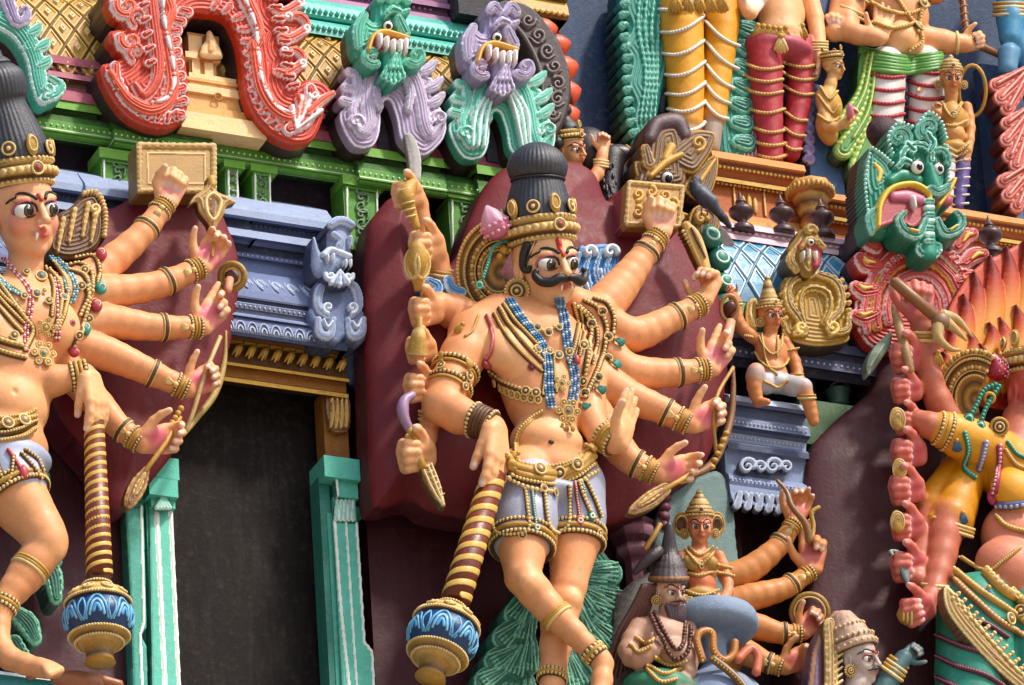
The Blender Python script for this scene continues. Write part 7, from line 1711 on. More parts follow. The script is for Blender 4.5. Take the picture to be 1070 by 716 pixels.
for x, y in ((962, 4), (958, 30), (900, -4)): h_ = B.hit(x, y); h_ and rosette(m, h_[0]+h_[1]*4, h_[1], 7, G2)
obj('jewellery', m, 'gold', t)
t = thing('bow', 'brown twisted bow held out to the right by the archer statue', 'bow', (1030, 60, wu))
m = M(); P = cr([Q(998, -30, wu), Q(1006, 0, wu+2), Q(1010, 30, wu+6), Q(1022, 46, wu+6), Q(1044, 58, wu+4), Q(1052, 70, wu+2)], 8); tube(m, P, np.interp(np.linspace(0, 1, len(P)), [0, .7, 1], [4, 4.5, 2]), '7a4a28', 8)
for k in range(0, 28, 2): p_ = P[k]; ring(m, p_, nrm(P[k+1]-P[k]+RV*.8), 4.4, 1.0, 'a87a48', 10, 5)
obj('limb', m, 'gloss', t)
# far-right fragments
t = thing('statue', 'sky blue arm with gilt armband at the top right corner', 'statue', (1052, 75, wu))
B = Body(1.5); B.limb([(1054, -40, wu+4, 17), (1056, 20, wu+8, 16), (1056, 40, wu+10, 13)], '3f86ac', 3); B.limb([(1054, 56, wu+10, 12), (1053, 72, wu+10, 11)], '5a8cb0', 3); B.limb([(1056, 30, wu+8, 12), (1075, 70, wu+6, 14), (1085, 110, wu, 15)], '3f7fa8', 3); B.mesh(); obj('body', B.m(), 'skin', t)
m = M()
for k in range(4): ring(m, Q(1055, 4+k*4, wu+7), nrm(UV), 17.5, 2.2, G2 if k % 2 else G1, 24, 6)
obj('armband', m, 'gold', t)
t = thing('feather_sash', 'coral red feathered sash hanging at the right edge of the photo', 'sash', (1060, 220, wu))
CO, COL = 'b8402e', 'e8a898'
its = []
for (a_, tips) in (((1076, 70), [(1040, 90), (1044, 104), (1052, 114)]), ((1078, 110), [(1052, 130), (1050, 148), (1054, 164), (1060, 174)]), ((1080, 170), [(1048, 190), (1052, 206), (1062, 216)])):
    for k, tp in enumerate(tips): its += [st([a_, ((a_[0]+tp[0])/2+3, (a_[1]+tp[1])/2), tp], [4, 6, 8], 6, k % 2*2, CO, COL, rw=(.66, .86)), st([a_, tp], [1, 1.4], 3, 7, COL)]
relief('feathers', its, wu+16, 22, CO, '5a2420', 'gloss', .85, t)
m = M(); wbox(m, 1034, 70, 1062, 240, -80, -100, '3a5a80'); tag(obj('blue_strip', m, 'stone', flat=True), 'lighter blue upright panel behind the coral red sash', 'panel')
m = M(); wbox(m, 846, 90, 880, 250, -70, -108, '45648c'); tag(obj('blue_strip', m, 'stone', flat=True), 'lighter blue buttress beside the crimson-trousered statue', 'panel')
m = M(); wbox(m, 846, -10, 880, 26, -70, -108, '3a4f70'); wbox(m, 843, 26, 884, 40, -66, -108, '2f4464'); tag(obj('blue_bracket', m, 'stone', flat=True), 'dark blue moulded bracket above the buttress by the crimson trousers', 'bracket')
# ================================================================= small figures
def mini(name, label, cat, hx, hy, w_, hs, skin, orx, torso, limbs, hands, crownf=None, group=None, cloth=(), h=1.1, chest=None, brow='15110f', fshow=True, es=1.0, mous=None, mark=True, lips='b04038', skull=True, headcol=None, facelook=(.1, -.05)):
    t = thing(name, label, cat, (hx, hy+hs*5, w_), group)
    B = Body(h)
    for (c, r, col, k) in torso: B.ell(Q(*c), r, col or skin, k, basis_w)
    for l, col, k in limbs: B.limb(l, col or skin, k, 2)
    for (wr, dv, n, L, th, cu, col) in hands: hand(B, Q(*wr), V(*wr, *dv), n, L, th, cu, col=col or skin, palm=col or skin, fat=1.1)
    AX = orient(*orx); hc = Q(hx, hy, w_); H = head(B, hc, AX, hs, headcol or skin, lips=lips)
    B.mesh(); obj('body', B.m(), 'skin', t)
    face(t, B, H, AX, hs, look=facelook, es=es, mous=mous, mark=mark)
    return t, B, H, AX
def earrings(t, H, AX, hs, r=.28, fan=False):
    for s in (-1, 1):
        m = M(); disk(m, H(s*.82, .1, -.42), nrm(AX[1]+AX[0]*s*.5), hs*r); obj('earring', m, 'gold', t)
        if fan:
            m = M(); c = H(s*.95, -.1, .1)
            for k, rr in enumerate((.42, .32, .2)): ring(m, c+AX[1]*k*.6, nrm(AX[1]+AX[0]*s*.3), hs*rr, hs*.07, (G1, G2, G3)[k], 20, 6, up=AX[2], el=1.5)
            ball(m, c-AX[1]*1, np.array([.38, .12, .6])*hs, G3, (16, 12), np.array([AX[0], AX[1], AX[2]])); obj('ear_fan', m, 'gold', t)
def bandset(B, t, paths, r=1.6, name='jewellery', ros=()):
    m = M()
    for pth in paths:
        P, N = B.drape(pth, .8, 6)
        if P is not None: tube(m, P, r, G1, 6); beads(m, P+N*r*.6, r*.7, G2)
    for x, y, rr, j in ros:
        h_ = B.hit(x, y)
        if h_: rosette(m, h_[0]+h_[1]*1.5, nrm(h_[1]+TOC*.5), rr, j)
    if m.n: obj(name, m, 'gold', t)
# --- seated crowned figure on the grey bracket
SB = 'c8824e'
t, B, H, AX = mini('seated_figure', 'seated bare-chested figure with tall gilt cone crown, arm raised, on the grey bracket', 'statue', 805, 330, 62, 17, SB, (30, 2, 0),
    [((806, 368, 54), (18, 13, 20), None, 4), ((808, 388, 54), (15, 12, 14), None, 4), ((810, 400, 54), (19, 14, 11), 'b8b4b4', 3)],
    [([(805, 350, 56, 7), (805, 338, 60, 7)], None, 3), ([(792, 356, 52, 7), (776, 344, 54, 6.5), (770, 330, 56, 6), (769, 316, 58, 5.5), (765, 308, 60, 5)], None, 2.5),
     ([(820, 358, 52, 7), (830, 378, 52, 6.5), (834, 394, 56, 5.5), (830, 402, 64, 5)], None, 2.5),
     ([(800, 402, 54, 11), (790, 396, 74, 10), (790, 390, 80, 9)], 'b8b4b4', 3), ([(790, 388, 80, 9), (788, 404, 76, 7.5), (792, 420, 72, 6)], None, 2), ([(793, 420, 74, 5), (802, 420, 82, 3.5)], None, 2),
     ([(822, 402, 54, 11), (832, 404, 68, 10), (840, 404, 74, 9)], 'b8b4b4', 3), ([(840, 406, 74, 8.5), (846, 424, 70, 7), (850, 440, 66, 6)], None, 2)],
    [((830, 400, 66), (6, 2), TOC, 20, 1, (20, 30, 20), None), ((767, 310, 60), (-6, -10), TOC, 20, 1, (50, 70, 40), None)], es=1.0)
conecrown(t, H, AX, 17, hgt=1.9); earrings(t, H, AX, 17)
bandset(B, t, [[(793, 352), (800, 364), (808, 370), (816, 362), (818, 350)], [(796, 350), (802, 380), (812, 392)], [(790, 368), (800, 382), (816, 384), (824, 374)], [(786, 352), (778, 350)], [(824, 366), (834, 364)], [(798, 398), (812, 404), (824, 398)], [(812, 352), (812, 372)]], 1.5)
m = M()
for p_, ax_, r_ in ((Q(769, 318, 58), UV, 6.4), (Q(833, 394, 57), UV, 6.4), (Q(843, 416, 72), UV, 9), (Q(790, 412, 74), UV, 0)):
    if r_: ring(m, p_, ax_, r_, 1.6, G2, 16, 6); ring(m, p_+UV*3, ax_, r_, 1.2, G1, 16, 6)
obj('bangles', m, 'gold', t)
its = [poly([(780, 318), (790, 312), (792, 330), (790, 346), (780, 342)], 3, 0, G1, 3), st([(784, 318), (783, 330), (788, 342)], 1.6, 2, 3, G2)]
relief('ear_fan', its, 54, 5, G1, G3, 'gold', .7, t)
# --- grey bracket capital
t = thing('bracket_capital', 'slate blue and white carved bracket capital under the seated crowned figure', 'capital', (803, 530, 50))
m = M()
pr = [(418, -20), (419, 56), (424, 58), (428, 52), (430, 44), (440, 42), (442, 50), (450, 52), (454, 46), (458, 40), (466, 38), (468, 44), (474, 44)]+arc_prof(474, 500, 38, 34, 4)+[(502, 40), (508, 42), (512, 40)]+arc_prof(512, 528, 40, 46, 3, 'in')+[(530, 46), (534, 10)]
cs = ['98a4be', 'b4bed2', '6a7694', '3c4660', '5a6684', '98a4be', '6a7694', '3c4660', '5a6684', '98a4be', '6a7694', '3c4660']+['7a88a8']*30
mould(m, 805, pr, 764, 848, cs, wref=50); obj('moulding', m, 'stone', t, flat=True)
m = M()
u0 = Q(764, 480, 50)[0]; u1 = Q(848, 480, 50)[0]
for y, w_ in ((446, 52), (462, 40), (506, 42)):
    for k in range(int((u1-u0)/4.6)): ball(m, (u0+(k+.5)*4.6, -w_-.5, Q(805, y, w_)[2]), 1.2, 'c4ccdc', (6, 4))
obj('bead_row', m, 'stone', t)
its = []
for cx in (785, 812): its += [st(spiral(cx-5, 488, 9, 1.4, 0, 1), [1.4, 2.6], 4, 0, 'a8b4ca'), st(spiral(cx+9, 489, 7, 1.2, 180, -1), [1.2, 2.2], 4, 0, 'a8b4ca')]
for k in range(6): its += [st([(773+k*11, 516+k*1.3), (770+k*11, 528+k*1.3)], [3, 4.5], 3, 0, '8a96b0', 'ccd4e2'), st([(779+k*11, 516+k*1.3), (782+k*11, 527+k*1.3)], [2, 3], 3, 0, '8a96b0', 'ccd4e2')]
relief('scroll_carving', its, 45, 6, '6a7490', '3a4460', 'stone', .7, t)
# --- attendants of the upper tier
SA = 'c8944e'
t, B, H, AX = mini('attendant_figure', 'small gilt-draped attendant in profile holding a pink bud, beside the crimson trousers', 'statue', 871, 70, -44, 15, 'd8a868', (55, 0, 0),
    [((866, 108, -52), (15, 12, 20), G1, 4), ((864, 135, -54), (12, 11, 20), 'c09048', 4)],
    [([(866, 96, -50, 7), (870, 80, -46, 6)], None, 3), ([(860, 100, -50, 7), (864, 132, -44, 6), (880, 130, -34, 5), (889, 124, -30, 4.5)], None, 2.5)],
    [((890, 124, -30), (4, -10), TOC, 20, -1, (50, 70, 40), None)], es=.9)
crown(t, H, AX, 15, z0=.5, petals=3)
bandset(B, t, [[(858, 92), (866, 104), (874, 96)], [(856, 100), (868, 118), (876, 110)], [(856, 120), (866, 128), (876, 122)]], 1.8)
m = M(); lathe(m, Q(888, 124, -24), UV, bez([(3, 0), (4.5, 5), (4, 12), (2, 16), (.5, 17)], 3), 'd07888', 14); obj('bud', m, 'gloss', t)
t, B, H, AX = mini('attendant_figure', 'small gilt-jacketed attendant in violet striped trousers under the archer\'s arm', 'statue', 994, 82, -30, 17, 'c88e54', (8, 0, 0),
    [((996, 122, -40), (16, 12, 18), 'b88c3c', 4), ((997, 140, -40), (13, 11, 12), 'd09858', 3), ((998, 156, -42), (18, 13, 9), 'b88c3c', 3)],
    [([(994, 104, -38, 7), (994, 92, -34, 7)], None, 3), ([(982, 112, -40, 6.5), (974, 128, -38, 5.5), (980, 118, -26, 4.5)], None, 2.5), ([(1010, 112, -42, 6.5), (1014, 134, -40, 5.5), (1012, 158, -36, 4.5)], None, 2.5),
     ([(990, 160, -42, 9), (990, 190, -42, 8), (989, 218, -42, 6)], 'c8c8d4', 2), ([(1006, 160, -44, 9), (1005, 190, -44, 8), (1001, 216, -44, 6)], '5a4a86', 2)],
    [((980, 118, -26), (1, -10), TOC, 17, -1, (40, 70, 40), None), ((1012, 158, -36), (-2, 10), TOC, 17, 1, (10, 20, 10), None)], es=.95)
conecrown(t, H, AX, 17, hgt=.95); earrings(t, H, AX, 17)
bandset(B, t, [[(984, 108), (995, 122), (1006, 108)], [(982, 128), (996, 132), (1010, 126)], [(984, 150), (998, 158), (1012, 150)], [(986, 158), (998, 164), (1010, 158)]], 2, ros=((996, 120, 4, G2),))
m = M()
for k in range(6): ring(m, Q(990, 168+k*9, -42), nrm(UV+RV*.2), 9.6-k*.4, 1.2, G1, 18, 5); ring(m, Q(1005, 168+k*9, -44), nrm(UV-RV*.1), 9.4-k*.4, 1.2, 'd8d0c8', 18, 5)
obj('leg_cords', m, 'gold', t)
m = M(); ring(m, Q(1016, 95, -46), nrm(TOC), 15, 2.2, G1, 24, 6, up=UV, el=1.9); obj('side_halo', m, 'gold', t)
# --- figure behind the central bun
t, B, H, AX = mini('statue', 'small figure with black knotted hair and raised arm behind the central hair bun', 'statue', 596, 158, 10, 21, 'e0a070', (50, 2, 0),
    [((600, 222, -2), (20, 14, 30), None, 4)],
    [([(598, 200, 2, 9), (598, 178, 6, 8)], None, 3), ([(604, 212, 6, 9), (608, 200, 14, 8), (624, 182, 16, 7), (629, 164, 18, 6), (630, 158, 18, 5)], None, 2.5)],
    [((630, 158, 18), (1, -14), TOC, 30, -1, (45, 70, 40), None)], es=1.0)
crown(t, H, AX, 21, z0=.42, petals=3)
m = M(); bb = H(0, -.15, .9); lathe(m, bb, nrm(AX[2]-AX[1]*.2), [(a*21, h*21) for a, h in bez([(.7, 0), (.62, .35), (.36, .7), (.3, .9), (.42, 1.1), (.4, 1.35), (.2, 1.5), (.02, 1.55)], 4)], '2a2a2d', 24); ball(m, H(-.9, -.1, .4), 7, '232325', (16, 12)); obj('hair_knot', m, 'hair', t)
bandset(B, t, [[(596, 192), (606, 198), (614, 192)], [(600, 200), (612, 204), (620, 196)], [(596, 210), (608, 214)]], 2.4)
m = M(); 
for k in range(3): ring(m, Q(628, 168+k*3, 17), nrm(UV+RV*.1), 7.4, 1.5, G2, 16, 6)
obj('bangles', m, 'gold', t)
its = [poly([(592, 232), (604, 226), (608, 240), (606, 262), (596, 272), (590, 262)], 4, 0, 'a89ac4', 3, 'e0d8ec'), st(spiral(600, 240, 6, 1.1, 0, 1), [1.5, 2.6], 4, 4, 'e0d8ec')]
relief('lilac_shield', its, 24, 8, 'a89ac4', '5a4a78', 'gloss', .8, t)
t = thing('coiled_mane', 'black and ochre finned mane between the central hair bun and the tablet', 'ornament', (655, 280, 0))
m = M(); ball(m, Q(616, 160, -10), (24, 22, 30), '2f2628', (32, 24)); 
P = cr([Q(640, 160, -6), Q(636, 200, -6), Q(638, 240, -4), Q(636, 290, -4)], 6); tube(m, P, 14, '2a2224', 12)
for k in range(60): rr = rng.random(3); ball(m, Q(628+rr[0]*16, 165+rr[1]*110, 6+rr[2]*2), (2, 2, 4), '3a2e30', (6, 4))
obj('mane_core', m, 'hair', t)
for k, (x, y, r) in enumerate(((648, 164, 13), (654, 188, 17), (656, 220, 16), (652, 246, 12), (648, 270, 12))):
    m = M(); lathe(m, Q(x-8, y, -18), nrm(np.array([.85, -.35, .12])), bez([(r, -8), (r*1.02, 4), (r*.9, 12), (r*.6, 20), (r*.2, 25), (.5, 26)], 3), '35292b', 20)
    tube(m, cr([Q(x+6, y-r*.9, -6), Q(x+15, y-r*.2, -2), Q(x+4, y+r*.85, -6)], 6), [2]*13, 'b87c2c', 8); obj('fin', m, 'gloss', t)
m = M(); wbox(m, 585, 215, 680, 300, -2, -60, '4a3c44'); tag(obj('dark_panel_wall', m, 'dark', flat=True), 'dark purple-grey stone behind the finned mane', 'wall')

# ================================================================= the right statue with flame hair
WR = 70; RS, RSH, RP = 'b8684e', 'c87c60', 'cc7264'
t = thing('statue_backing', 'dark maroon peaked plaster slab left of the flame-haired statue', 'backing slab', (900, 716, 50))
Lo = [(846, 500), (852, 466), (872, 440), (898, 418), (918, 400), (924, 370), (934, 350), (952, 345), (966, 360), (990, 380), (1100, 380), (1100, 800), (850, 800), (846, 600)]
relief('slab', [poly(Lo, 24, -14, '401216', 46)], WR-20, 66, '451820', '3a1a20', 'wall', 1.5, t)
t = thing('statue', 'red-faced flame-haired statue in orange bodice and green skirt, cut by the right edge', 'statue', (1040, 780, 90))
B = Body(1.4); wB = 96
def L_(pts, col=RS, k=4, n=0): B.limb(pts, col, k, n)
OY, OYL = 'cc8a1e', 'dc9c2a'
B.ell(Q(1070, 500, wB), (50, 34, 44), OY, 6, basis_w); B.ell(Q(1062, 516, wB+20), (28, 20, 26), OYL, 8, basis_w)
B.ell(Q(1068, 570, wB), (44, 34, 46), RSH, 6, basis_w); B.ell(Q(1056, 596, wB+14), (38, 28, 34), RSH, 10, basis_w)
L_([(1060, 470, wB, 26), (1068, 440, wB, 22)], RS, 6)
L_([(1056, 482, wB+4, 26), (1020, 464, wB+10, 25), (988, 450, wB+14, 20)], OYL, 4, 2); L_([(988, 450, wB+14, 16), (970, 444, wB+12, 14), (960, 440, wB+8, 12)], RS, 3)
L_([(992, 440, wB-10, 15), (972, 400, wB-6, 14), (968, 360, wB-2, 14), (962, 332, wB+2, 12)], RS, 4, 2)
L_([(1022, 484, wB-14, 16), (1004, 514, wB-10, 21), (994, 542, wB-8, 25)], OY, 4, 2); L_([(990, 540, wB-4, 19), (984, 580, wB, 16), (976, 616, wB+8, 12), (966, 634, wB+12, 11)], RS, 4, 2)
L_([(1004, 484, wB-24, 16), (972, 528, wB-20, 19)], OY, 3)
for k in range(5): L_([(1000+k*3, 496, wB-8, 5), (974+k*9, 540, wB-2+k*2, 4)], OYL, 3); L_([(972, 530, wB-18, 13), (966, 560, wB-16, 12), (960, 590, wB-12, 11), (958, 606, wB-4, 10)], RS, 3)
def RH(wr, dx, dy, L, th=1, cu=(70, 90, 60), nv=None, **k):
    hand(B, Q(*wr), V(*wr, dx, dy), TOC if nv is None else nv, L, th, cu, col=RP, palm='bc4a56', **k)
for x_, y_, L0 in ((964, 374, 68), (960, 408, 58), (962, 442, 56), (964, 474, 66), (962, 512, 66), (962, 550, 62), (964, 592, 66)): RH((x_, y_, wB-4), -30, 1, L0, fat=1.15, tcurl=50)
RH((962, 334, wB+6), -2, -26, 66, -1, (72, 90, 60), fat=1.15)
RH((972, 634, wB+16), -26, 8, 64, 1, (60, 80, 50), fat=1.1)
L_([(1020, 640, wB, 42), (1018, 700, wB+4, 40), (1014, 780, wB+6, 38)], '2f8a74', 6); L_([(1080, 650, wB, 44), (1090, 720, wB, 42)], '2f8a74', 6)
AX = orient(32, 4, 4); hc = Q(1084, 411, wB+10); hs = 43
H = head(B, hc, AX, hs, 'c05a4c', lips='a03038', blush='c04a4a')
B.mesh(); obj('body', B.m(), 'skin', t); face(t, B, H, AX, hs, look=(.2, -.1), es=1.1, lid='a03040')
base, up, f, r = crown(t, H, AX, hs, z0=.46, rx=.78)
earfan(t, 1018, 416, wB+2, 50, 60, 290, rings=((1.0, .07, 2), (.84, .05, 1), (.66, .06, 2), (.48, .05, 1)))
m = M(); lathe(m, Q(1044, 398, wB+12), nrm(UV-RV*.2), bez([(3, 0), (11, 6), (12, 12), (9, 20), (3, 28), (.5, 31)], 4), '9c2038', 24)
for k in range(60): a = k*2.4; z = 4+k*.35; rr = 11.5-abs(z-11)*.35; ball(m, Q(1044, 398, wB+12)+UV*z+(RV*math.cos(a)+TOC*math.sin(a))*rr, 1.1, 'e0a0a8', (6, 4))
obj('bud', m, 'gloss', t)
m = M()
for pth in ([(1040, 402), (1028, 408), (1020, 424), (1012, 438)], [(1044, 404), (1036, 416), (1028, 432), (1024, 446)]):
    P = cr([Q(x, y, wB+30) for x, y in pth], 8); beads(m, P, 3, '1f7a64', 1.6); ball(m, P[-1], 6.5, '1f7a64', (16, 12)); ring(m, P[-1]+TOC*5, TOC, 3.6, 1.2, '8cd0bc', 14, 5)
obj('ear_bead_strings', m, 'gloss', t)
m = M(); disk(m, Q(1044, 446, wB+36), nrm(TOC+RV*.1), 11, bead=0); ring(m, Q(1034, 416, wB+30), TOC, 5, 2, G1, 16, 6); obj('ear_disk', m, 'gold', t)
# flame hair
FR, FO, FY = '7c1206', 'b03a04', 'cc8a14'
fl = [(985, 400, 990, 345, 10), (996, 392, 1004, 312, 12), (1012, 384, 1016, 288, 13), (1028, 378, 1032, 272, 14), (1046, 372, 1050, 262, 14), (1064, 368, 1068, 256, 14), (1082, 366, 1088, 250, 14), (978, 404, 982, 372, 9)]
f2 = [(1004, 398, 1008, 352, 10), (1022, 392, 1028, 344, 10), (1042, 388, 1040, 338, 10), (1058, 385, 1056, 326, 11), (1074, 380, 1070, 322, 11), (1014, 400, 1018, 366, 8), (1034, 392, 1046, 352, 8)]
its = [poly([(974, 410), (976, 370), (988, 330), (1004, 300), (1018, 282), (1040, 268), (1090, 262), (1100, 420)], 2, 0, 'b83c1a', 4)]
for j, ff in enumerate((fl, f2)):
    for k, (x0, y0, x1, y1, r_) in enumerate(ff):
        H_ = y0-y1; pts = [(x0+2, y0+22), (x0+4, y0-H_*.2), ((x0+x1)/2+7, y0-H_*.5), (x1+4, y1+H_*.2), (x1-1, y1)]
        its.append(st(pts, [r_*.7, r_*1.05, r_, r_*.6, r_*.15], 8, 1+j*6+(k % 2)*2, grad=[FY, FY, FY, 'c8740e', FO, FR, '641008'], rim='7e2410', rw=(.86, 1.0)))
relief('flame_hair', its, wB-24, 20, FR, '5a1c14', 'plain', .85, t)
# clothes
m = M()
def bp(pth, r_, col, lift=1.0, bc=None, flat=1):
    P, N = B.drape(pth, lift, 8)
    if P is not None: tube(m, P, r_, col, 8, flat=flat, nvec=N if flat != 1 else None); bc and beads(m, P+N*r_*.7*flat, r_*.55, bc)
bp([(1008, 452), (1012, 470), (1008, 490), (1018, 500)], 3, '1f7a64', 1, '7cc8b0'); bp([(1030, 462), (1026, 480), (1022, 492)], 3.4, '7a7aa0', 1, 'c8c8dc'); bp([(1044, 466), (1044, 490), (1040, 515)], 3.6, 'a02848', 1, 'e0b0bc')
h_ = B.hit(1038, 520); ball(m, h_[0]+h_[1], (6, 4, 9), 'a02848', (16, 12)); ring(m, h_[0]+h_[1]*4, h_[1], 3, 1, 'e0b8c0', 12, 5)
bp([(1044, 528), (1058, 528), (1072, 526)], 4.5, '5a5f80', 1, 'a8acc4'); bp([(1052, 462), (1062, 474), (1074, 480)], 2.4, '1f7a64', 1, '7cc8b0')
obj('bead_straps', m, 'gloss', t)
m = M()
for a_, b_, r_ in ((Q(990, 451, wB+14), Q(976, 446, wB+13), 19),):
    for o in (0, .35, .7): bangle(m, a_, b_, o, r_-o*4, 2.2, bead=o != .35)
bp([(1050, 470), (1062, 486), (1074, 492)], 2.4, G1, 1, G2); bp([(1042, 540), (1052, 550), (1072, 556)], 3, G1, 1, G2); bp([(1004, 582), (1020, 592), (1034, 596), (1048, 586), (1066, 572)], 2.4, G1, 1, G2)
obj('bead_bands', m, 'gold', t); m = M()
for k in range(3): ring(m, Q(993, 546+k*4, wB-8), nrm(UV*.95+RV*.3), 26-k, 2.2, G2 if k != 1 else G1, 28, 6)
obj('sleeve_band', m, 'gold', t); m = M()
for k in range(3): ring(m, Q(972, 540+k*4, wB-18), nrm(UV), 17-k, 2.0, G2, 22, 6)
obj('sleeve_band', m, 'gold', t); m = M()
for k in range(4): ring(m, Q(977, 612+k*4, wB+8), nrm(UV+RV*.1), 13.5-k*.5, 2.4, G1 if k % 2 else G2, 22, 6)
obj('bangles', m, 'gold', t); m = M()
for k in range(3): ring(m, Q(966, 348+k*4, wB), nrm(UV), 14, 2.2, G1 if k % 2 else G2, 22, 6)
tassel(m, Q(980, 368, wB+14), -UV, TOC, 14, G1)
obj('bangles', m, 'gold', t); m = M()
bp([(998, 596), (1020, 614), (1046, 632), (1072, 650)], 4, G1, 1, G2); bp([(996, 604), (1016, 624), (1044, 650), (1070, 664)], 4, 'a86a3c', 1, G2); bp([(1030, 600), (1048, 618), (1072, 630)], 6, G1, 2, G2)
for x, y in ((1056, 622), (1068, 640), (1052, 648)): h_ = B.hit(x, y); h_ and rosette(m, h_[0]+h_[1]*5, h_[1], 7, G2)
obj('gold_bands', m, 'gold', t)
m = M()
for x, y in ((1040, 606), (1032, 616)): h_ = B.hit(x, y); tassel(m, h_[0]+h_[1]*4, nrm(-UV-RV*.3), nrm(h_[1]+TOC), 13, '3f7aa8')
for x, y in ((1000, 460), (1006, 536)): h_ = B.hit(x, y); h_ and tassel(m, h_[0]+h_[1], -UV, nrm(h_[1]+TOC), 12, '2f5f7c')
obj('blue_tassels', m, 'gloss', t)
its = [poly([(986, 614), (996, 618), (1030, 660), (1060, 694), (1084, 716), (1080, 730), (1050, 708), (1018, 676), (990, 640)], 3, 0, 'a88440', 3, G2, 2)]
for k in range(14): 
    for j in range(3): its.append(st([(994+k*6.2+j*3, 626+k*6.9-j*2.6), (995+k*6.2+j*3, 627+k*6.9-j*2.6)], 1.6, 2.4, 3, G2))
relief('girdle_band', its, wB+46, 14, 'a88440', '5a4420', 'gold', .8, t)
m = M()
for y in (640, 672, 694, 716): 
    P, N = B.drape([(980, y-8), (1000, y+2), (1030, y+12), (1052, y+26)], 1, 8); 
    if P is not None: tube(m, P, 3, '5c2434', 8); beads(m, P+N*2, 1.4, '9a6470')
obj('skirt_cords', m, 'gloss', t)
# its held things
t = thing('trident', 'short brown rod with claw-like three-pronged head in the topmost fist of the flame-haired statue', 'trident', (980, 340, wB))
m = M(); tube(m, [Q(934, 294, wB+26), Q(976, 330, wB+26)], 6.5, '8a5c34', 10); ball(m, Q(983, 336, wB+26), (11, 9, 11), '7a5a3c', (16, 12))
for pts in (((982, 334), (980, 352), (992, 364), (1004, 366)), ((984, 334), (998, 344), (1010, 356)), ((984, 330), (1000, 334), (1016, 352))): tube(m, cr([Q(x, y, wB+26) for x, y in pts], 6), np.linspace(8, 1.2, len(cr(pts, 6))), 'b89860', 10)
obj('head', m, 'gloss', t)
t = thing('dagger', 'pointed brown-gilt dagger in the second fist of the flame-haired statue', 'dagger', (945, 370, wB))
m = M(); P = [Q(932, 318, wB+10), Q(938, 336, wB+12), Q(946, 366, wB+16), Q(952, 388, wB+18)]; tube(m, P, [1, 5, 5.5, 4], 'a07c4c', 8, flat=.6, nvec=TOC); obj('blade', m, 'gold', t)
t = thing('sheet_drape', 'pale green leaf-shaped drape behind the second fist of the flame-haired statue', 'drape', (912, 380, 50))
its = [poly([(906, 378), (914, 362), (926, 350), (932, 346), (930, 362), (922, 374), (914, 386), (907, 392)], 4, 0, '8a9c84', 4), st([(908, 384), (922, 362)], 1, 2, 4, 'b4c0ac')]
relief('leaf', its, wB-20, 12, '8a9c84', '5a6a58', 'stone', .9, t)
for (x, y, lb, rx, ry) in ((938, 438, 'gilt ribbed shell shape in the third fist of the flame-haired statue', 9, 14), (940, 490, 'gilt bell shape in the fourth fist of the flame-haired statue', 8, 12), (938, 545, 'gilt knob handle in the fifth fist of the flame-haired statue', 8, 13)):
    t = thing('gilt_emblem', lb, 'emblem', (x, y, wB)); m = M(); ball(m, Q(x, y, wB+14), (rx, 6, ry), G1, (16, 12))
    for k in range(3): ring(m, Q(x, y, wB+18), TOC, rx*(.85-k*.25), 1.1, G2, 18, 5, up=UV, el=1.45)
    obj('emblem_body', m, 'gold', t)
t = thing('knife', 'small grey curved blade below the fifth fist of the flame-haired statue', 'knife', (944, 590, wB))
its = [poly([(936, 578), (944, 580), (950, 592), (950, 608), (946, 608), (940, 594)], 2, 0, '6a7474', 2), st([(932, 580), (930, 576), (938, 577)], 1.2, 2, 1, '9aa2a2')]
relief('blade', its, wB+10, 3, '6a7474', '4a5454', 'stone', .7, t)
t = thing('conch_shell', 'banded gilt conch held in the lowest fist of the flame-haired statue', 'shell', (944, 642, wB))
m = M(); lathe(m, Q(954, 642, wB+22), nrm(-RV-UV*.05), bez([(8, 0), (12, 4), (11, 9), (7, 14), (1, 17)], 5), 'a8803c', 24)
for k in range(3): ring(m, Q(952-k*4, 642, wB+22), RV, 12-k*2.6, 1.3, G2, 20, 5)
obj('spiral_shell', m, 'gold', t)

# ================================================================= bottom centre and right
BG = '6f8490'
t = thing('stele', 'tall plain grey-green slab with rounded top behind the crowned woman figure', 'slab', (735, 650, 20))
relief('slab', [poly([(686, 545), (696, 520), (706, 508), (730, 498), (752, 494), (764, 520), (768, 560), (770, 650), (690, 650), (684, 600)], 3, 0, '5c7674', 5)], 34, 30, '5c7674', '42585a', 'stone', 1.3, t)
t = thing('pillar', 'small maroon and lilac stepped pillar capital left of the grey-green slab', 'pillar', (662, 590, 10))
m = M(); lathe(m, Q(664, 590, 10), (0, 0, 1), [(12, -60, '5a2c3c'), (12, 0, '7a4858'), (14, 4, '6a3448'), (20, 12, 'b88898'), (21, 18, '5a2c3c'), (26, 24, '5a2c3c'), (27, 34, 'a87888'), (24, 40, '5a2c3c'), (24, 46, '7a4858')], 'fff', 8); obj('capital', m, 'stone', t, flat=True)
m = M()
for k in range(4): ball(m, Q(694, 520+k*10, 36), (9-k, 6, 6), '6a2c40', (8, 6))
tube(m, cr([Q(690, 548, 44), Q(682, 562, 46), Q(674, 574, 46)], 5), 3, G1, 8); obj('tassel_string', m, 'gold', t)
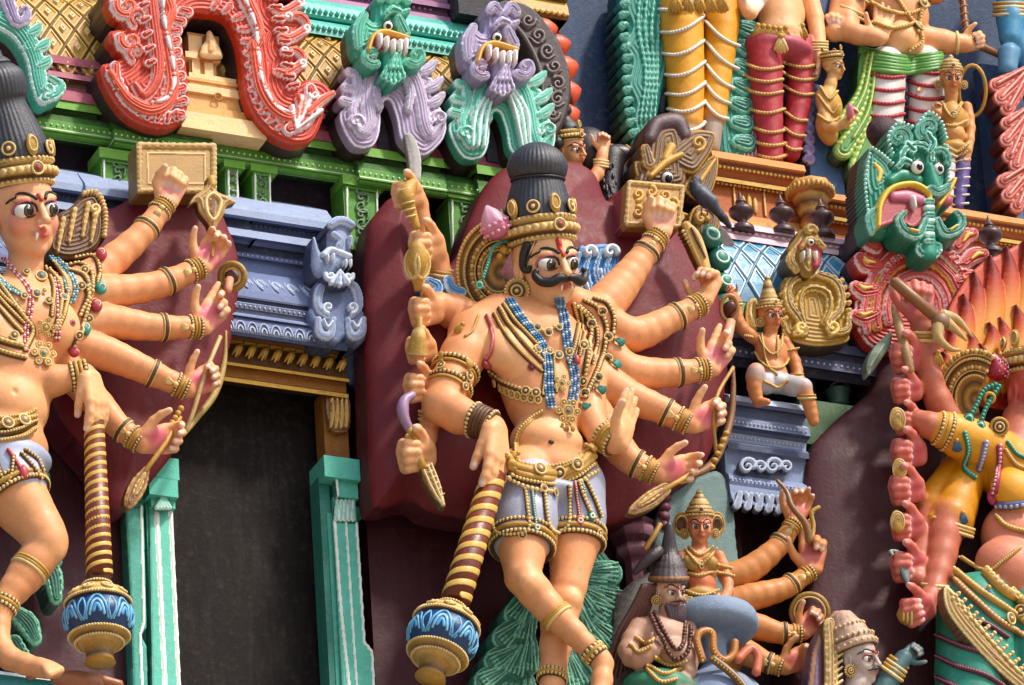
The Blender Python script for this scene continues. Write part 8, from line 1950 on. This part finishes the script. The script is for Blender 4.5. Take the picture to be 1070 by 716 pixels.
# arms statue (hidden torso)
SO = 'c88448'
t = thing('statue', 'statue mostly hidden behind the slab, only its four gesturing right arms showing', 'statue', (770, 716, 20))
B = Body(1.3); wB = 40
B.ell(Q(748, 640, wB-22), (30, 16, 70), SO, 6, basis_w)
armsR = [((756, 604, wB-10, 13), (782, 596, wB-4, 14), (812, 572, wB+6, 11), (829, 548, wB+12, 8)),
         ((756, 632, wB-8, 13), (786, 624, wB, 14), (822, 614, wB+6, 11), (846, 598, wB+12, 8)),
         ((756, 656, wB-8, 13), (785, 654, wB, 14), (815, 662, wB+6, 10.5), (836, 662, wB+12, 8)),
         ((756, 672, wB-8, 13), (780, 682, wB, 13), (800, 692, wB+6, 10), (816, 697, wB+12, 8))]
for a in armsR: B.limb(a, SO, 3, 3)
def OH(wr, tip, L, each=None, cu=(30, 50, 30), th=-1, **k): hand(B, Q(*wr, 54), Q(*tip, 54)-Q(*wr, 54), TOC, L, th, cu, col='d08c54', palm='c05a5c', each=each, fat=1.1, **k)
OH((830, 546), (838, 520), 50, [(40, 60, 40)]*2+[(20, 40, 30)]*2); OH((848, 597), (850, 556), 60, [(0, 2, 2), (0, 2, 2), (60, 80, 50), (60, 80, 50)]); OH((838, 662), (852, 646), 48, None, (60, 70, 40)); OH((818, 697), (840, 686), 50, None, (40, 60, 40))
B.mesh(); obj('body', B.m(), 'skin', t)
for a in armsR: m = M(); armjewel(m, None, a, mid=True, wrist=3); obj('bangles', m, 'gold', t)
t = thing('snake', 'thin brown snake wound through the uppermost of the four right arms\' hand', 'snake', (840, 540, 50))
m = M(); P = cr([Q(812, 502, 66), Q(822, 514, 68), Q(828, 530, 70), Q(842, 548, 70), Q(846, 566, 66)], 8); tube(m, P, np.linspace(2, 4.5, len(P)), '8a6034', 8); P = cr([Q(856, 530, 66), Q(848, 536, 64), Q(850, 550, 62), Q(848, 566, 62)], 6); tube(m, P, 2.6, 'a8843c', 8); obj('body', m, 'gloss', t)
t = thing('ring_ornament', 'large gilt hoop in the third hand of the four right arms', 'ring', (846, 650, 50))
m = M(); ring(m, Q(846, 640, 48), nrm(TOC-RV*.1), 19, 2.8, 'a8843c', 32, 8); ring(m, Q(846, 640, 50), nrm(TOC-RV*.1), 16, 1.2, G2, 32, 5); obj('hoop', m, 'gold', t)
# dark trumpet lotus pedestal
PD = '7c8ea4'
t = thing('pedestal', 'blue-grey lotus pedestal with wide rounded rim under the crowned woman figure', 'pedestal', (745, 716, 60))
m = M(); lathe(m, Q(742, 654, 66), nrm(np.array([0, .0, 1])), bez([(15, -50), (15, -24), (19, -16), (38, -13), (48, -7), (50, 2), (47, 11), (40, 14), (10, 14)], 5), PD, 48); obj('rim', m, 'stone', t)
m = M(); lathe(m, Q(748, 728, 66), (0, 0, 1), bez([(66, -70), (60, -30), (50, -2), (36, 14), (22, 24), (14, 32)], 6), '7c8ca4', 48); obj('bell_base', m, 'stone', t)
t = thing('snake', 'orange and green snake coiled on the blue-grey pedestal', 'snake', (740, 680, 120))
m = M()
for P, cc in ((cr([Q(734, 690, 112), Q(728, 668, 112), Q(734, 654+6, 112), Q(744, 662, 112), Q(746, 680, 112), Q(756, 690, 112), Q(766, 684, 112), Q(768, 670, 112)], 8), 'a86a28'), (cr([Q(744, 688, 114), Q(760, 700, 120), Q(776, 716, 126), Q(790, 740, 130)], 8), '7a5a2c')):
    tube(m, P, 4.2, cc, 10); beads(m, P+TOC*3, 1.6, 'd8b050', 2.4)
tube(m, cr([Q(770, 690, 112), Q(784, 678, 112), Q(792, 686, 112), Q(790, 704, 112)], 6), 5, 'c06848', 8); obj('coil', m, 'gloss', t)
# woman on the pedestal
SW = 'd08860'
t, B, H, AX = mini('woman_figure', 'small crowned woman figure with clasped belt sitting on the blue-grey pedestal', 'statue', 731, 550, 74, 19, SW, (6, 0, 0),
    [((731, 590, 62), (20, 14, 20), None, 4), ((722, 588, 74), (9, 7, 8), 'a8843c', 3), ((742, 588, 74), (9, 7, 8), 'a8843c', 3), ((733, 610, 64), (15, 12, 14), 'c86c44', 4), ((734, 624, 62), (20, 14, 10), 'a8843c', 3), ((736, 636, 62), (26, 18, 9), '3f6450', 3)],
    [([(731, 576, 62, 8), (731, 562, 66, 7.5)], None, 3), ([(712, 582, 62, 7), (708, 604, 62, 6), (708, 622, 66, 5.5)], None, 2.5), ([(751, 582, 60, 7), (758, 600, 62, 6), (761, 618, 70, 5.5), (754, 628, 80, 5)], None, 2.5)],
    [((752, 629, 82), (-10, 0), TOC, 22, 1, (15, 20, 15), 'd08858')], es=1.0)
conecrown(t, H, AX, 19, hgt=1.3, z0=.5); earrings(t, H, AX, 19, fan=True)
bandset(B, t, [[(716, 574), (724, 584), (731, 590), (740, 584), (748, 574)], [(720, 572), (731, 580), (744, 572)], [(714, 596), (730, 602), (748, 596)], [(718, 618), (734, 622), (750, 617)], [(716, 624), (734, 629), (752, 623)], [(706, 590), (716, 594)], [(750, 590), (764, 594)], [(750, 598), (766, 602)]], 2.0, ros=((731, 590, 4.5, G2),))
# seated sage
SG = 'b89078'
t, B, H, AX = mini('sage_figure', 'seated bearded sage figure with dark matted hair cone and green loincloth', 'statue', 700, 618, 100, 21, 'c8a890', (32, -4, 0),
    [((694, 668, 84), (32, 22, 26), SG, 5), ((706, 684, 96), (22, 16, 16), SG, 5), ((692, 720, 84), (42, 26, 20), '2a7a5c', 4)],
    [([(698, 645, 90, 10), (700, 632, 96, 10)], SG, 3), ([(668, 656, 84, 11), (656, 680, 86, 10), (666, 690, 98, 9), (682, 680, 108, 8)], SG, 3), ([(718, 658, 84, 10), (722, 680, 88, 9), (720, 702, 98, 8)], SG, 3)],
    [((682, 680, 110), (8, -10), TOC, 26, -1, (60, 80, 50), SG), ((718, 704, 100), (-4, 14), TOC, 28, 1, (20, 30, 20), 'b08a78')], es=.9, mous='2c2024', lips='a83838')
m = M(); lathe(m, H(0, -.15, .42), nrm(AX[2]-AX[1]*.05), [(a*21, h*21, c) for a, h, c in ((.9, 0, '7a5440'), (.98, .1, '5a4440'), (.98, .3, 'a87444'), (.9, .36, '4a3c40'), (.84, .7, '5a4a4c'), (.80, .75, '3c3034'), (.76, 1.0, '4c3c3c'), (.68, 1.05, '33282a'), (.58, 1.35, '4c3c3c'), (.46, 1.4, '33282a'), (.36, 1.8, '44363a'), (.26, 2.3, '3c3034'), (.18, 2.8, '3c3034'), (.02, 3.0, '33282a'))], 'fff', 60, ribs=20, amp=.03)
tube(m, [H(-.55, -.2, 2.0), H(-1.1, -.2, 1.6), H(-1.9, -.3, .9)], [7, 6, 3], '33262a', 12)
for k in range(8):
    s_ = -1; tube(m, cr([H(-.7-k*.1, -.2, .3), H(-1.0-k*.13, -.3, -.8), H(-1.3-k*.2, -.4, -2.2), H(-1.5-k*.25, -.4, -4.2)], 6), 3.2, '54342c' if k % 2 else '6a3a30', 6)
obj('matted_hair', m, 'hair', t)
m = M()
for k in range(7): x = (k-3)*.1; tube(m, cr([H(x*1.6, .62-abs(x)*.3, -.62), H(x*1.3, .80-abs(x)*.3, -1.1), H(x*.8, .72, -1.7), H(x*.3, .62, -2.3)], 5), [3.2, 3.4, 3.4, 3.2, 3, 3, 3, 2.8, 2.4, 2.2, 2, 1.8, 1.4, 1.2, .9, .6], '54424a', 6)
obj('beard', m, 'hair', t)
earrings(t, H, AX, 21, r=.25)
bandset(B, t, [[(664, 666), (674, 672), (684, 668)], [(658, 674), (668, 682), (680, 676)], [(676, 694), (694, 704), (712, 698)], [(684, 686), (700, 694), (716, 690)], [(676, 700), (690, 712), (706, 710)]], 2.2)
m = M()
for pth in ([(684, 640), (694, 660), (706, 678), (714, 672), (716, 650)], [(680, 644), (690, 666), (704, 688), (718, 680), (720, 656)]): P, N = B.drape(pth, 2.4, 8); beads(m, P, 2.6, '5a3424', 1.7, cols=('6a3c28', '4a2a20'))
obj('seed_bead_garland', m, 'gloss', t)
t = thing('rock', 'rough grey-brown rock mound behind the seated sage', 'rock', (660, 716, 40))
relief('mound', [poly([(640, 800), (642, 640), (650, 618), (668, 604), (690, 596), (700, 620), (706, 800)], 8, 0, '4c4440', 14)], 50, 40, '4c4440', '3a3432', 'stone', 1.4, t)
# crowned purple head at the bottom right
t, B, H, AX = mini('crowned_head', 'pale cream head in profile with a gilt-edged violet backed crown, cut by the bottom edge', 'statue', 898, 690, 112, 26, 'c4b2a8', (52, 6, 2),
    [((900, 760, 100), (40, 26, 34), 'c4b2a8', 4)], [([(896, 730, 104, 14), (896, 712, 108, 13)], 'c4b2a8', 4)], [], es=.9, mous='1c181c', lips='a85868')
its = [poly([(846, 740), (845, 700), (852, 668), (866, 644), (874, 638), (882, 644), (888, 660), (886, 700), (880, 740)], 6, 0, '6a4460', 6, 'a87c50', 3)]
relief('violet_back', its, 100, 16, '6a4460', '4a3048', 'gloss', 1, t)
m = M(); up = nrm(AX[2]-AX[1]*.35); lathe(m, H(0, -.2, .35), up, [(a*26, h*26, c) for a, h, c in ((.9, 0, G3), (1.0, .06, 'c8a890'), (1.0, .3, 'b89078'), (.92, .36, G3), (.95, .5, 'c8a890'), (.8, .7, 'b89078'), (.72, 1.0, 'c8a890'), (.55, 1.3, 'b89078'), (.4, 1.6, 'c8a890'), (.1, 1.75, 'c8a890'))], 'fff', 36, ribs=12, amp=.03)
for z_, rr in ((.16, 1.0), (.5, .95), (1.0, .74)):
    b_ = basis(up)
    for k in range(24): a = k*math.pi/12; ball(m, H(0, -.2, .35)+up*z_*26+(b_[0]*math.cos(a)+b_[1]*math.sin(a))*rr*26, 1.7, G2, (6, 4))
obj('crown', m, 'gold', t)
its = [st([(866, 652), (868, 680), (868, 716), (866, 740)], [6, 7, 7, 7], 6, 0, 'b08a48', G2)]+[st([(870+0, 656+k*7), (878, 650+k*7)], 1.6, 4, 2, G2) for k in range(10)]
relief('crown_side', its, 112, 14, 'b08a48', G3, 'gold', .8, t)
earrings(t, H, AX, 26, r=.25)
t = thing('statue', 'teal arm and clenched hand with gilt cuff rising at the bottom right', 'statue', (930, 716, 100))
B = Body(1.1); B.limb([(918, 730, 100, 12), (930, 708, 104, 11), (944, 688, 108, 9)], '3f6468', 3); hand(B, Q(944, 688, 108), V(944, 688, 108, 20, -14), TOC, 34, 1, (50, 80, 50), col='4a6a70', palm='4a6a70', fat=1.2); B.mesh(); obj('arm', B.m(), 'skin', t)
m = M()
for k in range(4): ring(m, Q(932+k*2.4, 704-k*4, 105), nrm(RV+UV*1.4), 12.5-k*.6, 2.2, G1 if k % 2 else G2, 22, 6)
obj('cuff', m, 'gold', t)
# foreground lump at the left statue's feet
t = thing('serpent_ornament', 'brown glazed scrolled serpent at the foot of the left club', 'ornament', (90, 712, 90))
m = M(); P = cr([Q(30, 706, 96), Q(50, 700, 98), Q(72, 706, 98), Q(96, 708, 98), Q(126, 716, 98)], 8); tube(m, P, [5]*len(P), 'a0643c', 10); ball(m, Q(82, 712, 94), (30, 12, 10), '9a6040', (16, 12)); obj('coil', m, 'gloss', t)
# ------------------------------------------------------------ camera, light
sc = bpy.context.scene
cd = bpy.data.cameras.new('camera'); cam = bpy.data.objects.new('camera', cd); sc.collection.objects.link(cam); sc.camera = cam
cd.sensor_width = 36; cd.lens = 36/(2*535*KPX); cd.clip_start = 1; cd.clip_end = 500
mw = Matrix.Identity(4)
for i in range(3):
    mw[i][0] = RV[i]; mw[i][1] = UV[i]; mw[i][2] = -F[i]; mw[i][3] = CAM[i]*S
cam.matrix_world = mw
SUN = nrm(np.array([.42, -.62, .92]))
el = math.asin(SUN[2]); az = math.atan2(SUN[0], SUN[1])
w = bpy.data.worlds.new('World'); sc.world = w; w.use_nodes = True
nt = w.node_tree; bg = nt.nodes['Background']; sky = nt.nodes.new('ShaderNodeTexSky'); sky.sky_type = 'NISHITA'; sky.sun_disc = False
sky.sun_elevation = el; sky.sun_rotation = az; sky.dust_density = 3.0; sky.air_density = 1.0
nt.links.new(sky.outputs[0], bg.inputs[0]); bg.inputs[1].default_value = .15
ld = bpy.data.lights.new('sun', 'SUN'); ld.energy = 2.7; ld.angle = 6.0*D2R; ld.color = (1, .95, .87)
so = bpy.data.objects.new('sun', ld); sc.collection.objects.link(so)
so.rotation_euler = Vector(SUN).to_track_quat('Z', 'Y').to_euler()
sc.view_settings.view_transform = 'Standard'; sc.view_settings.look = 'None'; sc.view_settings.exposure = .52
sc.view_settings.gamma = 1; sc.render.engine = 'CYCLES'
g = M(); g.add([(-60000, -60000, -1150), (60000, -60000, -1150), (60000, 2000, -1150), (-60000, 2000, -1150)], [(0, 1, 2, 3)], col='9c9080'); struct(obj('ground', g, 'stone'))  # unseen sheet below the wall, added to bounce sunlight up as fill
sc.cycles.max_bounces = 6; sc.cycles.diffuse_bounces = 4
